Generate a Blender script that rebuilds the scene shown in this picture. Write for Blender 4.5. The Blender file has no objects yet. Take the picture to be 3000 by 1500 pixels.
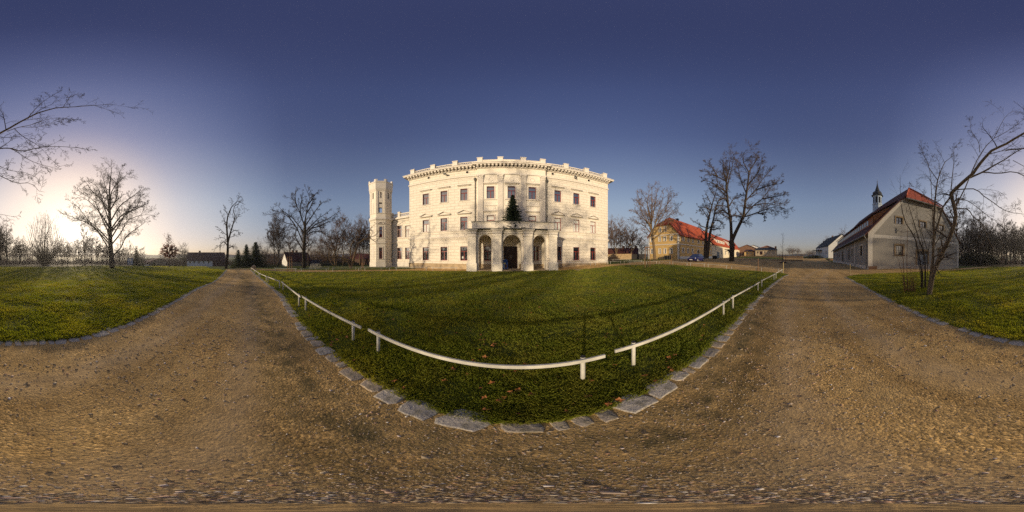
import bpy, math, random
import numpy as np
from mathutils import Vector, Matrix, geometry
random.seed(7); RNG = np.random.default_rng(11)
SC = bpy.context.scene
COL = SC.collection
R = math.radians
CAM_H = 1.7
SUN_AZ, SUN_EL = -153.9, 8.4        # degrees, azimuth from +Y clockwise

# ------------------------------------------------------------------ angles
def ray(px, py):
    return R((px - 1500) * .12), R((750 - py) * .12)
def atd(px, py, d):
    a, e = ray(px, py)
    return Vector((d * math.sin(a), d * math.cos(a), CAM_H + d * math.tan(e)))
def azd(az, d):
    return (d * math.sin(R(az)), d * math.cos(R(az)))

# ------------------------------------------------------------------ terrain
_C = []
def _cp(x, y, z): _C.append((x, y, z))
_cp(-15.8, 21.6, -.21); _cp(0, 19, -.06); _cp(6, 19, -.04); _cp(15.7, 23.5, .37); _cp(24.8, 12.9, .67)
_cp(35, 21.3, .9); _cp(34.5, 31.6, .75); _cp(33, 2, .75); _cp(60, 10, 1.0); _cp(100, 3, 1.6); _cp(120, 20, .6)
_cp(16.6, -11.7, 0); _cp(12.9, -30.4, -.72); _cp(52, -22, -.3); _cp(88, -34, .5); _cp(14, 0, .05); _cp(20, -4, .12)
_cp(-20, -3, -.2); _cp(-26, 0, -.4); _cp(-18, 8, -.18); _cp(-22, 20, -.25); _cp(-45, 12, -1.5); _cp(-63, 17, -2.4)
_cp(-22, -27, -.85); _cp(-28, -36, -1.0); _cp(-35, -60, -2.0); _cp(0, -50, -1.3); _cp(20, -60, -1.6)
_cp(0, -25, -.5)
for _az, _d, _z in ((-100, 45, -1.5), (-110, 40, -1.0), (-125, 40, -1.0), (-95, 60, -2.4), (-105, 60, -2.5), (-115, 60, -2.5), (-128, 60, -2.3), (-100, 82, -3.9), (-108, 82, -3.8), (-116, 84, -4.0), (-126, 84, -3.7), (-105, 115, -5.8), (-122, 115, -5.6),
                    (-140, 60, -1.8), (-155, 60, -1.7), (-170, 60, -1.7), (-145, 82, -2.9), (-160, 82, -2.9), (-175, 82, -2.9), (-140, 110, -4.4), (-160, 110, -4.4), (-180, 110, -4.2), (170, 60, -1.6), (160, 60, -1.6), (165, 90, -2.4),
                    (-85, 42, -1.4), (-75, 48, -1.5), (-65, 48, -1.5), (-78, 68, -2.6), (-66, 68, -2.6), (-55, 50, -1.6), (-50, 33, -.6), (-45, 40, -1.1), (-70, 100, -4), (-90, 100, -4.6)):
    _x, _y = azd(_az, _d); _cp(_x, _y, _z)
for _a in range(0, 360, 30):
    _x, _y = azd(_a, 240)
    _cp(_x, _y, {0: -1, 30: 0, 60: 1.6, 90: 2.0, 120: 1.0, 150: -1.5, 180: -8, 330: -4}.get(_a, -10))
_CP = np.array(_C)
def gz(x, y):
    x = np.asarray(x, float); y = np.asarray(y, float)
    d2 = (x[..., None] - _CP[:, 0])**2 + (y[..., None] - _CP[:, 1])**2
    w = 1 / (d2 + 4)**1.6
    z = (w * _CP[:, 2]).sum(-1) / w.sum(-1)
    r = np.hypot(x, y)
    t = np.clip((r - 7) / 9, 0, 1); t = t * t * (3 - 2 * t)
    return z * t
def gp(px, py):
    a, e = ray(px, py); s = math.tan(e)
    sa, ca = math.sin(a), math.cos(a)
    d = .2; prev = .2
    while d < 900:
        if CAM_H + d * s <= float(gz(d * sa, d * ca)): break
        prev = d; d *= 1.02
    lo, hi = prev, d
    for _ in range(30):
        m = (lo + hi) / 2
        if CAM_H + m * s <= float(gz(m * sa, m * ca)): hi = m
        else: lo = m
    return Vector((hi * sa, hi * ca, float(gz(hi * sa, hi * ca))))
def gv(x, y, dz=0): return Vector((x, y, float(gz(x, y)) + dz))

# ------------------------------------------------------------------ object helpers
def tag(o, label=None, cat=None, group=None, kind=None):
    if label: o['label'] = label
    if cat: o['category'] = cat
    if group: o['group'] = group
    if kind: o['kind'] = kind
    return o
def thing(name, label, cat, loc, rz=0, group=None):
    o = bpy.data.objects.new(name, None); COL.objects.link(o)
    o.empty_display_size = .3
    o.location = loc; o.rotation_euler = (0, 0, rz)
    return tag(o, label, cat, group)
def dup(o, parent=None):
    c = o.copy(); COL.objects.link(c); c.parent = parent
    for k in ('label', 'category', 'group'):
        if parent is None and k in c: del c[k]
    for ch in list(o.children): dup(ch, c)
    return c
def rootmat(o):
    while o.parent: o = o.parent
    return Matrix.Translation(o.location) @ o.rotation_euler.to_matrix().to_4x4()
def mesh_obj(name, V, F, mat, parent=None, smooth=False):
    """V: world coords (n,3) array, F: list of tuples or (m,k) int array"""
    V = np.asarray(V, np.float32).reshape(-1, 3)
    if parent is not None:
        M = np.array(rootmat(parent).inverted())
        V = V @ M[:3, :3].T.astype(np.float32) + M[:3, 3].astype(np.float32)
    me = bpy.data.meshes.new(name)
    if isinstance(F, np.ndarray):
        m, k = F.shape
        me.vertices.add(len(V)); me.vertices.foreach_set('co', V.ravel())
        me.loops.add(m * k); me.loops.foreach_set('vertex_index', F.ravel().astype(np.int32))
        me.polygons.add(m); me.polygons.foreach_set('loop_start', np.arange(0, m * k, k, dtype=np.int32))
        me.update(calc_edges=True); me.validate()
    else:
        me.from_pydata([tuple(v) for v in V.tolist()], [], [tuple(f) for f in F]); me.update()
    if smooth:
        me.polygons.foreach_set('use_smooth', np.ones(len(me.polygons), bool))
    if mat is not None: me.materials.append(mat)
    o = bpy.data.objects.new(name, me); COL.objects.link(o)
    if parent is not None: o.parent = parent
    return o

class MB:
    def __init__(s): s.v = []; s.f = []
    def add(s, V, F):
        b = len(s.v); s.v += [tuple(p) for p in V]; s.f += [tuple(i + b for i in f) for f in F]; return s
    def hexa(s, P):   # 8 pts: bottom 4 ccw, top 4 ccw
        return s.add(P, [(3, 2, 1, 0), (4, 5, 6, 7), (0, 1, 5, 4), (1, 2, 6, 5), (2, 3, 7, 6), (3, 0, 4, 7)])
    def box(s, x0, x1, y0, y1, z0, z1):
        return s.hexa([(x0, y0, z0), (x1, y0, z0), (x1, y1, z0), (x0, y1, z0), (x0, y0, z1), (x1, y0, z1), (x1, y1, z1), (x0, y1, z1)])
    def prism(s, A, B):  # two matching loops
        n = len(A)
        return s.add(list(A) + list(B), [tuple(range(n))[::-1], tuple(range(n, 2 * n))] + [(i, (i + 1) % n, n + (i + 1) % n, n + i) for i in range(n)])
    def tube(s, pts, rad, n=8, cap=True):
        pts = [Vector(p) for p in pts]
        if not hasattr(rad, '__len__'): rad = [rad] * len(pts)
        rings = []
        for i, p in enumerate(pts):
            t = (pts[min(i + 1, len(pts) - 1)] - pts[max(i - 1, 0)]).normalized()
            a = Vector((0, 0, 1)) if abs(t.z) < .9 else Vector((1, 0, 0))
            u = t.cross(a).normalized(); w = t.cross(u)
            rings.append([p + (u * math.cos(2 * math.pi * k / n) + w * math.sin(2 * math.pi * k / n)) * rad[i] for k in range(n)])
        V = [q for r in rings for q in r]; F = []
        for i in range(len(pts) - 1):
            for k in range(n):
                F.append((i * n + k, i * n + (k + 1) % n, (i + 1) * n + (k + 1) % n, (i + 1) * n + k))
        if cap: F += [tuple(range(n))[::-1], tuple(range((len(pts) - 1) * n, len(pts) * n))]
        return s.add(V, F)
    def lathe(s, prof, c, n=16, rot=0, cap=True):   # prof [(r,z)]
        V = []; F = []
        for r, z in prof:
            for k in range(n):
                a = rot + 2 * math.pi * k / n
                V.append((c[0] + r * math.cos(a), c[1] + r * math.sin(a), z))
        for i in range(len(prof) - 1):
            for k in range(n):
                F.append((i * n + k, i * n + (k + 1) % n, (i + 1) * n + (k + 1) % n, (i + 1) * n + k))
        if cap: F += [tuple(range(n))[::-1], tuple(range((len(prof) - 1) * n, len(prof) * n))]
        return s.add(V, F)
    def build(s, name, mat, parent=None, smooth=False):
        return mesh_obj(name, s.v, s.f, mat, parent, smooth)

def inside(pt, poly):
    x, y = pt; c = False; n = len(poly)
    for i in range(n):
        x0, y0 = poly[i]; x1, y1 = poly[i - 1]
        if (y0 > y) != (y1 > y) and x < (x1 - x0) * (y - y0) / (y1 - y0) + x0: c = not c
    return c
def cdt_holes(outline, holes):
    V = [Vector(p) for p in outline]; F = [list(range(len(outline)))]
    for h in holes:
        b = len(V); V += [Vector(p) for p in h]; F.append(list(range(b, b + len(h))))
    co, ed, fa, ov, oe, of = geometry.delaunay_2d_cdt(V, [], F, 1, 1e-6)
    keep = []
    for f, o in zip(fa, of):
        c = sum((co[i] for i in f), Vector((0, 0))) / len(f)
        if any(inside(c, h) for h in holes): continue
        keep.append(tuple(f))
    return co, keep

class Wall:
    """vertical plane: origin xy, unit direction u (left to right seen from outside), outward normal n"""
    def __init__(s, ox, oy, dx, dy):
        l = math.hypot(dx, dy); s.o = Vector((ox, oy)); s.d = Vector((dx / l, dy / l)); s.n = Vector((s.d.y, -s.d.x))
    def p(s, u, z, out=0):
        q = s.o + s.d * u + s.n * out
        return (q.x, q.y, z)
    def px(s, px, py, out=0):
        a, e = ray(px, py); r = Vector((math.sin(a), math.cos(a)))
        o = s.o + s.n * out
        den = r.dot(s.n); d = o.dot(s.n) / den
        return ((r * d - o).dot(s.d), CAM_H + d * math.tan(e))
    def box(s, mb, u0, u1, z0, z1, o0, o1):
        return mb.hexa([s.p(u0, z0, o1), s.p(u1, z0, o1), s.p(u1, z0, o0), s.p(u0, z0, o0), s.p(u0, z1, o1), s.p(u1, z1, o1), s.p(u1, z1, o0), s.p(u0, z1, o0)])
    def face(s, mb, outline, holes=(), out=0, reveal=.2, back=None, sides=False):
        """front face with holes; reveals run inwards; back = thickness for a slab"""
        co, fa = cdt_holes(outline, holes)
        b = len(mb.v)
        mb.add([s.p(c.x, c.y, out) for c in co], fa)
        if back:
            mb.add([s.p(c.x, c.y, out - back) for c in co], [f[::-1] for f in fa])
        dep = back or reveal
        for h in list(holes) + ([outline] if sides else []):
            n = len(h)
            mb.add([s.p(u, z, out) for u, z in h] + [s.p(u, z, out - dep) for u, z in h],
                   [(i, (i + 1) % n, n + (i + 1) % n, n + i) for i in range(n)])
        return mb
def rect(u0, u1, z0, z1): return [(u0, z0), (u1, z0), (u1, z1), (u0, z1)]
def arch(u0, u1, z0, z1, n=12):
    r = (u1 - u0) / 2; c = (u0 + u1) / 2
    return [(u0, z0), (u1, z0)] + [(c + r * math.cos(math.pi * k / n), z1 - r + r * math.sin(math.pi * k / n)) for k in range(n + 1)]
# ------------------------------------------------------------------ materials
class NT:
    def __init__(s, name):
        s.m = bpy.data.materials.new(name); s.m.use_nodes = True
        s.t = s.m.node_tree; s.t.nodes.clear()
        s.out = s.n('ShaderNodeOutputMaterial'); s.b = s.n('ShaderNodeBsdfPrincipled')
        s.l(s.b.outputs[0], s.out.inputs[0]); s._tc = None
    def n(s, typ, **kw):
        x = s.t.nodes.new(typ)
        for k, v in kw.items(): setattr(x, k, v)
        return x
    def l(s, a, b): s.t.links.new(a, b)
    @property
    def obj(s):
        if not s._tc: s._tc = s.n('ShaderNodeTexCoord')
        return s._tc.outputs['Object']
    def noise(s, scale, detail=4, rough=.55, vec=None, dist=0):
        x = s.n('ShaderNodeTexNoise'); x.inputs['Scale'].default_value = scale; x.inputs['Detail'].default_value = detail
        x.inputs['Roughness'].default_value = rough; x.inputs['Distortion'].default_value = dist
        s.l(vec or s.obj, x.inputs['Vector']); return x.outputs['Fac']
    def vor(s, scale, vec=None, out='Distance', feat='F1'):
        x = s.n('ShaderNodeTexVoronoi'); x.feature = feat; x.inputs['Scale'].default_value = scale
        s.l(vec or s.obj, x.inputs['Vector']); return x.outputs[out]
    def ramp(s, fac, stops):
        x = s.n('ShaderNodeValToRGB'); r = x.color_ramp
        while len(r.elements) < len(stops): r.elements.new(.5)
        for e, (p, c) in zip(r.elements, stops):
            e.position = p; e.color = (*c, 1) if len(c) == 3 else c
        s.l(fac, x.inputs[0]); return x.outputs[0]
    def mix(s, fac, a, b, mode='MIX'):
        x = s.n('ShaderNodeMix', data_type='RGBA', blend_type=mode)
        for i, v in ((0, fac), (6, a), (7, b)):
            if isinstance(v, (int, float)): x.inputs[i].default_value = v
            elif isinstance(v, tuple): x.inputs[i].default_value = (*v, 1)
            else: s.l(v, x.inputs[i])
        return x.outputs[2]
    def math(s, op, a, b=0.0, c=None):
        x = s.n('ShaderNodeMath', operation=op)
        for i, v in enumerate((a, b) if c is None else (a, b, c)):
            if isinstance(v, (int, float)): x.inputs[i].default_value = v
            else: s.l(v, x.inputs[i])
        return x.outputs[0]
    def xz(s, ax='x'):
        sp = s.n('ShaderNodeSeparateXYZ'); s.l(s.obj, sp.inputs[0])
        cb = s.n('ShaderNodeCombineXYZ')
        if ax == 'xy':
            s.l(s.math('ADD', sp.outputs[0], sp.outputs[1]), cb.inputs[0])
        else: s.l(sp.outputs[0 if ax == 'x' else 1], cb.inputs[0])
        s.l(sp.outputs[2], cb.inputs[1]); return cb.outputs[0]
    def bump(s, h, strength=.3, dist=.02, prev=None):
        x = s.n('ShaderNodeBump'); x.inputs['Strength'].default_value = strength; x.inputs['Distance'].default_value = dist
        s.l(h, x.inputs['Height'])
        if prev is not None: s.l(prev, x.inputs['Normal'])
        return x.outputs[0]
    def fin(s, col=None, rough=.8, bump=None, metal=0, spec=.3):
        if col is not None:
            if isinstance(col, tuple): s.b.inputs['Base Color'].default_value = (*col, 1)
            else: s.l(col, s.b.inputs['Base Color'])
        if isinstance(rough, (int, float)): s.b.inputs['Roughness'].default_value = rough
        else: s.l(rough, s.b.inputs['Roughness'])
        s.b.inputs['Metallic'].default_value = metal; s.b.inputs['Specular IOR Level'].default_value = spec
        if bump is not None: s.l(bump, s.b.inputs['Normal'])
        return s.m
def shade(c, k): return tuple(min(1, v * k) for v in c)
def plain(name, c, rough=.75, var=.25, scale=2.0, bump=.15, bs=20, metal=0, spec=.3):
    t = NT(name)
    col = t.ramp(t.noise(scale, 5), [(.3, shade(c, 1 - var)), (.7, shade(c, 1 + var * .6))])
    return t.fin(col, rough, t.bump(t.noise(bs, 4), bump, .02) if bump else None, metal, spec)
def stucco(name, c, ashlar=False, stain=.12):
    t = NT(name)
    col = t.ramp(t.noise(.35, 6, .6), [(.3, shade(c, 1 - stain)), (.65, c)])
    col = t.mix(.35, col, t.ramp(t.noise(2.5, 6, .65), [(.35, shade(c, .82)), (.6, shade(c, 1.05))]))
    mp = t.n('ShaderNodeMapping'); mp.inputs['Scale'].default_value = (2.6, 2.6, .16); t.l(t.obj, mp.inputs[0])
    col = t.mix(t.math('MULTIPLY', t.ramp(t.noise(1.0, 5, .6, mp.outputs[0]), [(.5, (0, 0, 0)), (.75, (1, 1, 1))]), .16), col, shade(c, .68))
    bmp = t.bump(t.noise(30, 3), .12, .01)
    if ashlar:
        br = t.n('ShaderNodeTexBrick'); t.l(t.xz(), br.inputs['Vector'])
        br.inputs['Scale'].default_value = 1; br.inputs['Brick Width'].default_value = 1.15; br.inputs['Row Height'].default_value = .46
        br.inputs['Mortar Size'].default_value = .028; br.inputs['Mortar Smooth'].default_value = .2
        br.inputs['Color1'].default_value = (1, 1, 1, 1); br.inputs['Color2'].default_value = (.88, .88, .87, 1); br.inputs['Mortar'].default_value = (.55, .52, .46, 1)
        col = t.mix(.45, col, br.outputs['Color'], 'MULTIPLY')
        inv = t.math('SUBTRACT', 1.0, br.outputs['Fac'])
        bmp = t.bump(inv, .7, .03, bmp)
    return t.fin(col, .85, bmp)
def tiles(name, c, var=.2, sx=.18, sy=.16):
    t = NT(name)
    uv = t.n('ShaderNodeUVMap') if False else None
    br = t.n('ShaderNodeTexBrick'); t.l(t.xz('xy'), br.inputs['Vector'])
    br.inputs['Scale'].default_value = 1; br.inputs['Brick Width'].default_value = sx * 1.4; br.inputs['Row Height'].default_value = sy
    br.inputs['Mortar Size'].default_value = .02; br.inputs['Mortar Smooth'].default_value = .6
    br.inputs['Color1'].default_value = (*shade(c, 1 + var), 1); br.inputs['Color2'].default_value = (*shade(c, 1 - var), 1); br.inputs['Mortar'].default_value = (*shade(c, .6), 1)
    col = t.mix(.45, br.outputs['Color'], t.ramp(t.noise(.9, 6, .65), [(.3, shade(c, .78)), (.7, shade(c, 1.12))]))
    return t.fin(col, .75, t.bump(t.math('SUBTRACT', 1.0, br.outputs['Fac']), .5, .03))
def glass(name, c=(.012, .014, .018), rough=.03):
    t = NT(name)
    return t.fin(t.ramp(t.noise(1.2, 2), [(.35, c), (.7, shade(c, 2.2))]), rough, t.bump(t.noise(1.5, 2), .02, .02), 0, .9) if not t.b.inputs['IOR'].__setattr__('default_value', 2.1) else None
def bark(name, c, rough=.9):
    t = NT(name)
    mp = t.n('ShaderNodeMapping'); mp.inputs['Scale'].default_value = (6, 6, 1.2); t.l(t.obj, mp.inputs[0])
    f = t.noise(2.2, 5, .65, mp.outputs[0], .4)
    return t.fin(t.ramp(f, [(.3, shade(c, .5)), (.7, shade(c, 1.4))]), rough, t.bump(f, .8, .05), 0, .2)
def leafy(name, c1, c2, trans=.45, attr=None, scale=.6, rough=.6):
    t = NT(name)
    if attr:
        a = t.n('ShaderNodeAttribute', attribute_name=attr); f = a.outputs['Fac']
        col = t.ramp(f, [(0, c1), (.8, c2), (1, (.30, .23, .09))])
        col = t.mix(.4, col, t.ramp(t.noise(scale, 4), [(.35, c1), (.7, c2)]))
        col = t.mix(t.math('MULTIPLY', t.ramp(t.noise(.7, 5, .65), [(.46, (0, 0, 0)), (.7, (1, 1, 1))]), .55), col, (.42, .36, .075))
    else:
        col = t.ramp(t.noise(scale, 5), [(.3, c1), (.7, c2)])
    t.fin(col, rough, None, 0, .25)
    tr = t.n('ShaderNodeBsdfTranslucent'); t.l(t.mix(1.0, col, (1.12, 1.0, .38), 'MULTIPLY'), tr.inputs[0])
    mx = t.n('ShaderNodeMixShader'); mx.inputs[0].default_value = trans
    t.l(t.b.outputs[0], mx.inputs[1]); t.l(tr.outputs[0], mx.inputs[2]); t.l(mx.outputs[0], t.out.inputs[0])
    return t.m

CREAM = (.78, .71, .60)
M = {}
M['ashlar'] = stucco('cream_ashlar', CREAM, True)
M['cream'] = stucco('cream_stucco', CREAM)
M['cream2'] = stucco('cream_stone', (.71, .65, .57))
M['sandstone'] = plain('sandstone', (.42, .32, .2), .9, .35, 1.5, .5, 12)
M['glass'] = glass('window_glass')
M['redframe'] = plain('oxblood_frame', (.24, .028, .02), .4, .2, 3, 0)
M['doorwood'] = plain('dark_door', (.035, .014, .011), .35, .4, 3, .1)
M['blind'] = plain('pale_blind', (.62, .62, .58), .8, .1, 1, 0)
M['zinc'] = plain('zinc', (.2, .2, .19), .5, .2, 3, 0, metal=.4)
M['lead'] = plain('lead_flashing', (.1, .1, .095), .6, .2, 3, 0)
M['metal_white'] = plain('white_rail_paint', (.52, .50, .44), .5, .28, 4, .15, 60)
M['rail_shaded'] = plain('shaded_white_rail_paint', (.42, .41, .38), .5, .12, 6, 0)  # darker copy of the white paint, shade of the far rails put into colour
M['black'] = plain('black_cap', (.015, .015, .015), .5, .2, 5, 0)
M['kerb'] = None
M['wood_raw'] = plain('raw_timber', (.26, .14, .075), .8, .4, 6, .3, 30)
M['wood_pale'] = plain('pale_stake', (.42, .33, .16), .8, .3, 6, .2, 30)
M['yellow'] = stucco('yellow_stucco', (.74, .49, .19), False, .1)
M['white_st'] = stucco('white_stucco', (.76, .73, .68), False, .15)
M['grey_st'] = stucco('grey_roughcast', (.33, .305, .265), False, .22)
M['pale_trim'] = stucco('pale_trim', (.60, .56, .49), False, .1)
M['brownstone'] = plain('brown_stone_frame', (.27, .19, .105), .9, .3, 4, .3)
M['red_tile'] = tiles('red_roof_tiles', (.40, .075, .022))
M['dark_tile'] = tiles('dark_roof_tiles', (.10, .030, .018))
M['maroon_tile'] = tiles('maroon_roof_tiles', (.075, .028, .022), .25)
M['black_tile'] = tiles('black_roof_tiles', (.025, .022, .022))
M['brick'] = tiles('weathered_brick', (.22, .12, .065), .4, .25, .09)
M['stonewall'] = plain('rubble_stone', (.38, .27, .15), .9, .5, 4, .8, 6)
M['dormwood'] = plain('dormer_timber', (.34, .13, .04), .6, .35, 3, .2)
M['bluewhite'] = plain('pale_blue_boards', (.42, .50, .58), .6, .15, 2, .1)
M['slate'] = plain('slate', (.06, .062, .064), .95, .3, 5, .2, spec=.05)
M['greydoor'] = plain('grey_blue_door', (.17, .2, .235), .6, .25, 3, .1)
M['darkvoid'] = plain('dark_void', (.01, .009, .008), .95, .1, 2, 0)
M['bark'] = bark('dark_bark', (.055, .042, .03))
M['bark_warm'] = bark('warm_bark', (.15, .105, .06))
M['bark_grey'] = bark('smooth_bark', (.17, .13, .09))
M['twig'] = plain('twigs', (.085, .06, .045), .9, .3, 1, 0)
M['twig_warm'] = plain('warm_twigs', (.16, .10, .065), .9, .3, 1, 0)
M['shrubtwig'] = plain('red_shrub_twigs', (.17, .075, .04), .8, .3, 1, 0)
M['redleaf'] = leafy('rust_leaves', (.16, .03, .012), (.28, .07, .025), .4)
M['deadleaf'] = leafy('dry_fallen_leaves', (.30, .09, .025), (.42, .2, .07), .2, None, 3)
M['needle'] = leafy('spruce_needles', (.018, .03, .014), (.042, .06, .028), .2)
M['evergreen'] = leafy('dark_evergreen', (.014, .02, .008), (.04, .045, .018), .2)
M['grass'] = leafy('grass_blades', (.13, .195, .022), (.36, .37, .05), .6, 'rnd', .35)
M['tyre'] = plain('tyre', (.02, .02, .02), .8, .2, 5, 0)
M['alloy'] = plain('hubcap', (.45, .45, .45), .35, .1, 5, 0, metal=.6)
M['lamp'] = plain('headlamp_glass', (.75, .75, .7), .15, .05, 5, 0, spec=.8)
M['paint'] = plain('blue_car_paint', (.013, .012, .075), .25, .05, 2, 0, spec=.7)
M['paint_dark'] = plain('dark_car_paint', (.03, .03, .035), .25, .05, 2, 0, spec=.7)
M['plate'] = plain('plate_white', (.75, .74, .7), .5, .05, 2, 0)

def kerbmat():
    t = NT('granite_kerb')
    info = t.n('ShaderNodeObjectInfo')
    base = t.ramp(info.outputs['Random'], [(0, (.46, .42, .35)), (.5, (.57, .51, .41)), (.78, (.52, .42, .29)), (1, (.38, .33, .26))])
    sp = t.ramp(t.noise(90, 3, .7), [(.38, (.45, .45, .45)), (.62, (1.25, 1.22, 1.18))])
    col = t.mix(.8, base, sp, 'MULTIPLY')
    col = t.mix(t.math('MULTIPLY', t.ramp(t.noise(7, 5, .6), [(.52, (0, 0, 0)), (.68, (1, 1, 1))]), .7), col, (.13, .115, .055))
    return t.fin(col, .85, t.bump(t.noise(45, 4), .6, .012))
M['kerb'] = kerbmat()

def gravelmat():
    t = NT('gravel_road')
    big = t.noise(.55, 5, .6); mid = t.noise(3.5, 5, .6); fine = t.noise(85, 4, .75)
    cell = t.vor(52, out='Color'); cd = t.vor(52, out='Distance')
    base = t.ramp(big, [(.3, (.46, .30, .115)), (.7, (.70, .48, .20))])
    base = t.mix(.45, base, t.ramp(mid, [(.3, (.43, .275, .105)), (.7, (.74, .52, .225))]))
    sep = t.n('ShaderNodeSeparateColor'); t.l(cell, sep.inputs[0])
    st = t.ramp(sep.outputs[0], [(0, (.36, .34, .3)), (.5, (.95, .92, .86)), (.85, (1.35, 1.25, 1.1)), (1, (2.3, 2.2, 2.0))])
    mp = t.n('ShaderNodeMapping'); mp.inputs['Scale'].default_value = (.16, 1.15, 1); mp.inputs['Rotation'].default_value = (0, 0, .12); t.l(t.obj, mp.inputs[0])
    track = t.noise(1.0, 4, .55, mp.outputs[0], .6)
    base = t.mix(.75, base, t.ramp(track, [(.32, (.62, .58, .52)), (.5, (1, 1, 1)), (.68, (1.22, 1.2, 1.14))]), 'MULTIPLY')
    patch = t.ramp(t.noise(.9, 5, .6, None, .5), [(.4, (.35, .35, .35)), (.62, (1, 1, 1))])
    base = t.mix(t.math('MULTIPLY', patch, .8), base, t.mix(1.0, base, st, 'MULTIPLY'))
    base = t.mix(.85, base, t.ramp(fine, [(.3, (.5, .48, .44)), (.7, (1.3, 1.28, 1.22))]), 'MULTIPLY')
    sq = t.n('ShaderNodeSeparateXYZ'); t.l(t.obj, sq.inputs[0])
    xp = t.math('MAXIMUM', sq.outputs[0], 0.0)
    vv = t.math('ADD', t.math('ADD', sq.outputs[1], .95), t.math('MULTIPLY', t.math('MULTIPLY', xp, xp), .018))
    vv = t.math('ADD', vv, t.math('MULTIPLY', t.math('SUBTRACT', big, .5), .9))
    tr = t.math('SUBTRACT', 1.0, t.math('MULTIPLY', t.math('ABSOLUTE', t.math('SUBTRACT', t.math('ABSOLUTE', vv), .78)), 2.6))
    trc = t.n('ShaderNodeClamp'); t.l(tr, trc.inputs[0]); trk = trc.outputs[0]
    base = t.mix(t.math('MULTIPLY', trk, .6), base, t.ramp(mid, [(.3, (.46, .315, .15)), (.7, (.64, .455, .235))]))
    # mossy band by the inner kerb, darkened to paint in the viewer's own shadow
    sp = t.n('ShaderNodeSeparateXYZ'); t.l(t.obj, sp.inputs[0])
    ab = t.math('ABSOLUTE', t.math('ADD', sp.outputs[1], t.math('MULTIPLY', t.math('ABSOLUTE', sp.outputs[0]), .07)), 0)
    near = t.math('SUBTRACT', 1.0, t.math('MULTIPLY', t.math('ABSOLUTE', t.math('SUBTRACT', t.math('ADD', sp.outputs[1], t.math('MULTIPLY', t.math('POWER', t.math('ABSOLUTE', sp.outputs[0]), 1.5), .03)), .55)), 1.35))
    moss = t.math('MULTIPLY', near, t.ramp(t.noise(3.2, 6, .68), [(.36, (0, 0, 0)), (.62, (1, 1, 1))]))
    moss_shade_c = t.n('ShaderNodeClamp'); t.l(moss, moss_shade_c.inputs[0])
    base = t.mix(t.math('MULTIPLY', moss_shade_c.outputs[0], .9), base, (.095, .08, .034))
    h = t.math('ADD', t.math('MULTIPLY', t.math('SUBTRACT', 1.0, cd), .8), t.math('MULTIPLY', fine, .8))
    b = t.bump(t.math('MULTIPLY', h, t.math('SUBTRACT', 1.0, t.math('MULTIPLY', trk, .65))), .45, .012)
    b = t.bump(mid, .3, .06, b)
    return t.fin(base, .95, b, 0, .15)
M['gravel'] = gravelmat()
def lawnmat(name, c1, c2, soil=.4):
    t = NT(name)
    base = t.ramp(t.noise(.22, 5, .6), [(.3, c1), (.7, c2)])
    base = t.mix(.5, base, t.ramp(t.noise(2.3, 5, .65), [(.3, shade(c1, .7)), (.7, shade(c2, 1.15))]))
    base = t.mix(.5, base, t.ramp(t.noise(28, 4, .7), [(.35, shade(c1, .35)), (.65, shade(c2, 1.4))]))
    base = t.mix(t.math('MULTIPLY', t.ramp(t.noise(5, 4, .7), [(.5, (0, 0, 0)), (.66, (1, 1, 1))]), soil), base, (.06, .045, .025))
    b = t.bump(t.noise(38, 4, .75), 1.0, .06); b = t.bump(t.noise(6, 4, .6), .6, .12, b); b = t.bump(t.noise(1.2, 3), .4, .25, b)
    return t.fin(base, .9, b, 0, .1)
M['lawn'] = lawnmat('lawn_turf', (.10, .135, .018), (.19, .205, .034))
M['meadow'] = lawnmat('park_turf', (.085, .115, .018), (.16, .17, .03))
M['litter'] = lawnmat('leaf_litter', (.045, .032, .016), (.085, .06, .028), .5)
M['hill'] = lawnmat('winter_hills', (.07, .06, .04), (.11, .09, .06))
# ------------------------------------------------------------------ branching
def tubes(P, Rd, n):
    """P (N,k,3), Rd (N,k) -> verts, quads"""
    N, k, _ = P.shape
    T = np.empty_like(P); T[:, 1:-1] = P[:, 2:] - P[:, :-2]; T[:, 0] = P[:, 1] - P[:, 0]; T[:, -1] = P[:, -1] - P[:, -2]
    T /= np.linalg.norm(T, axis=2, keepdims=True) + 1e-9
    ref = np.zeros((N, 1, 3)); mean = np.abs(T.mean(1)); ref[np.arange(N), 0, mean.argmin(1)] = 1
    U = np.cross(T, np.broadcast_to(ref, T.shape)); U /= np.linalg.norm(U, axis=2, keepdims=True) + 1e-9
    W = np.cross(T, U)
    a = np.arange(n) * 2 * np.pi / n
    V = P[:, :, None] + (U[:, :, None] * np.cos(a)[:, None] + W[:, :, None] * np.sin(a)[:, None]) * Rd[:, :, None, None]
    idx = np.arange(N * k * n).reshape(N, k, n)
    A = idx[:, :-1]; B = idx[:, 1:]
    Q = np.stack([A, np.roll(A, -1, 2), np.roll(B, -1, 2), B], -1).reshape(-1, 4)
    return V.reshape(-1, 3), Q
def join(parts):
    Vs = []; Qs = []; b = 0
    for V, Q in parts:
        Vs.append(V); Qs.append(Q + b); b += len(V)
    return np.concatenate(Vs), np.concatenate(Qs)
def unit(v): return v / (np.linalg.norm(v, axis=-1, keepdims=True) + 1e-9)
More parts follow.
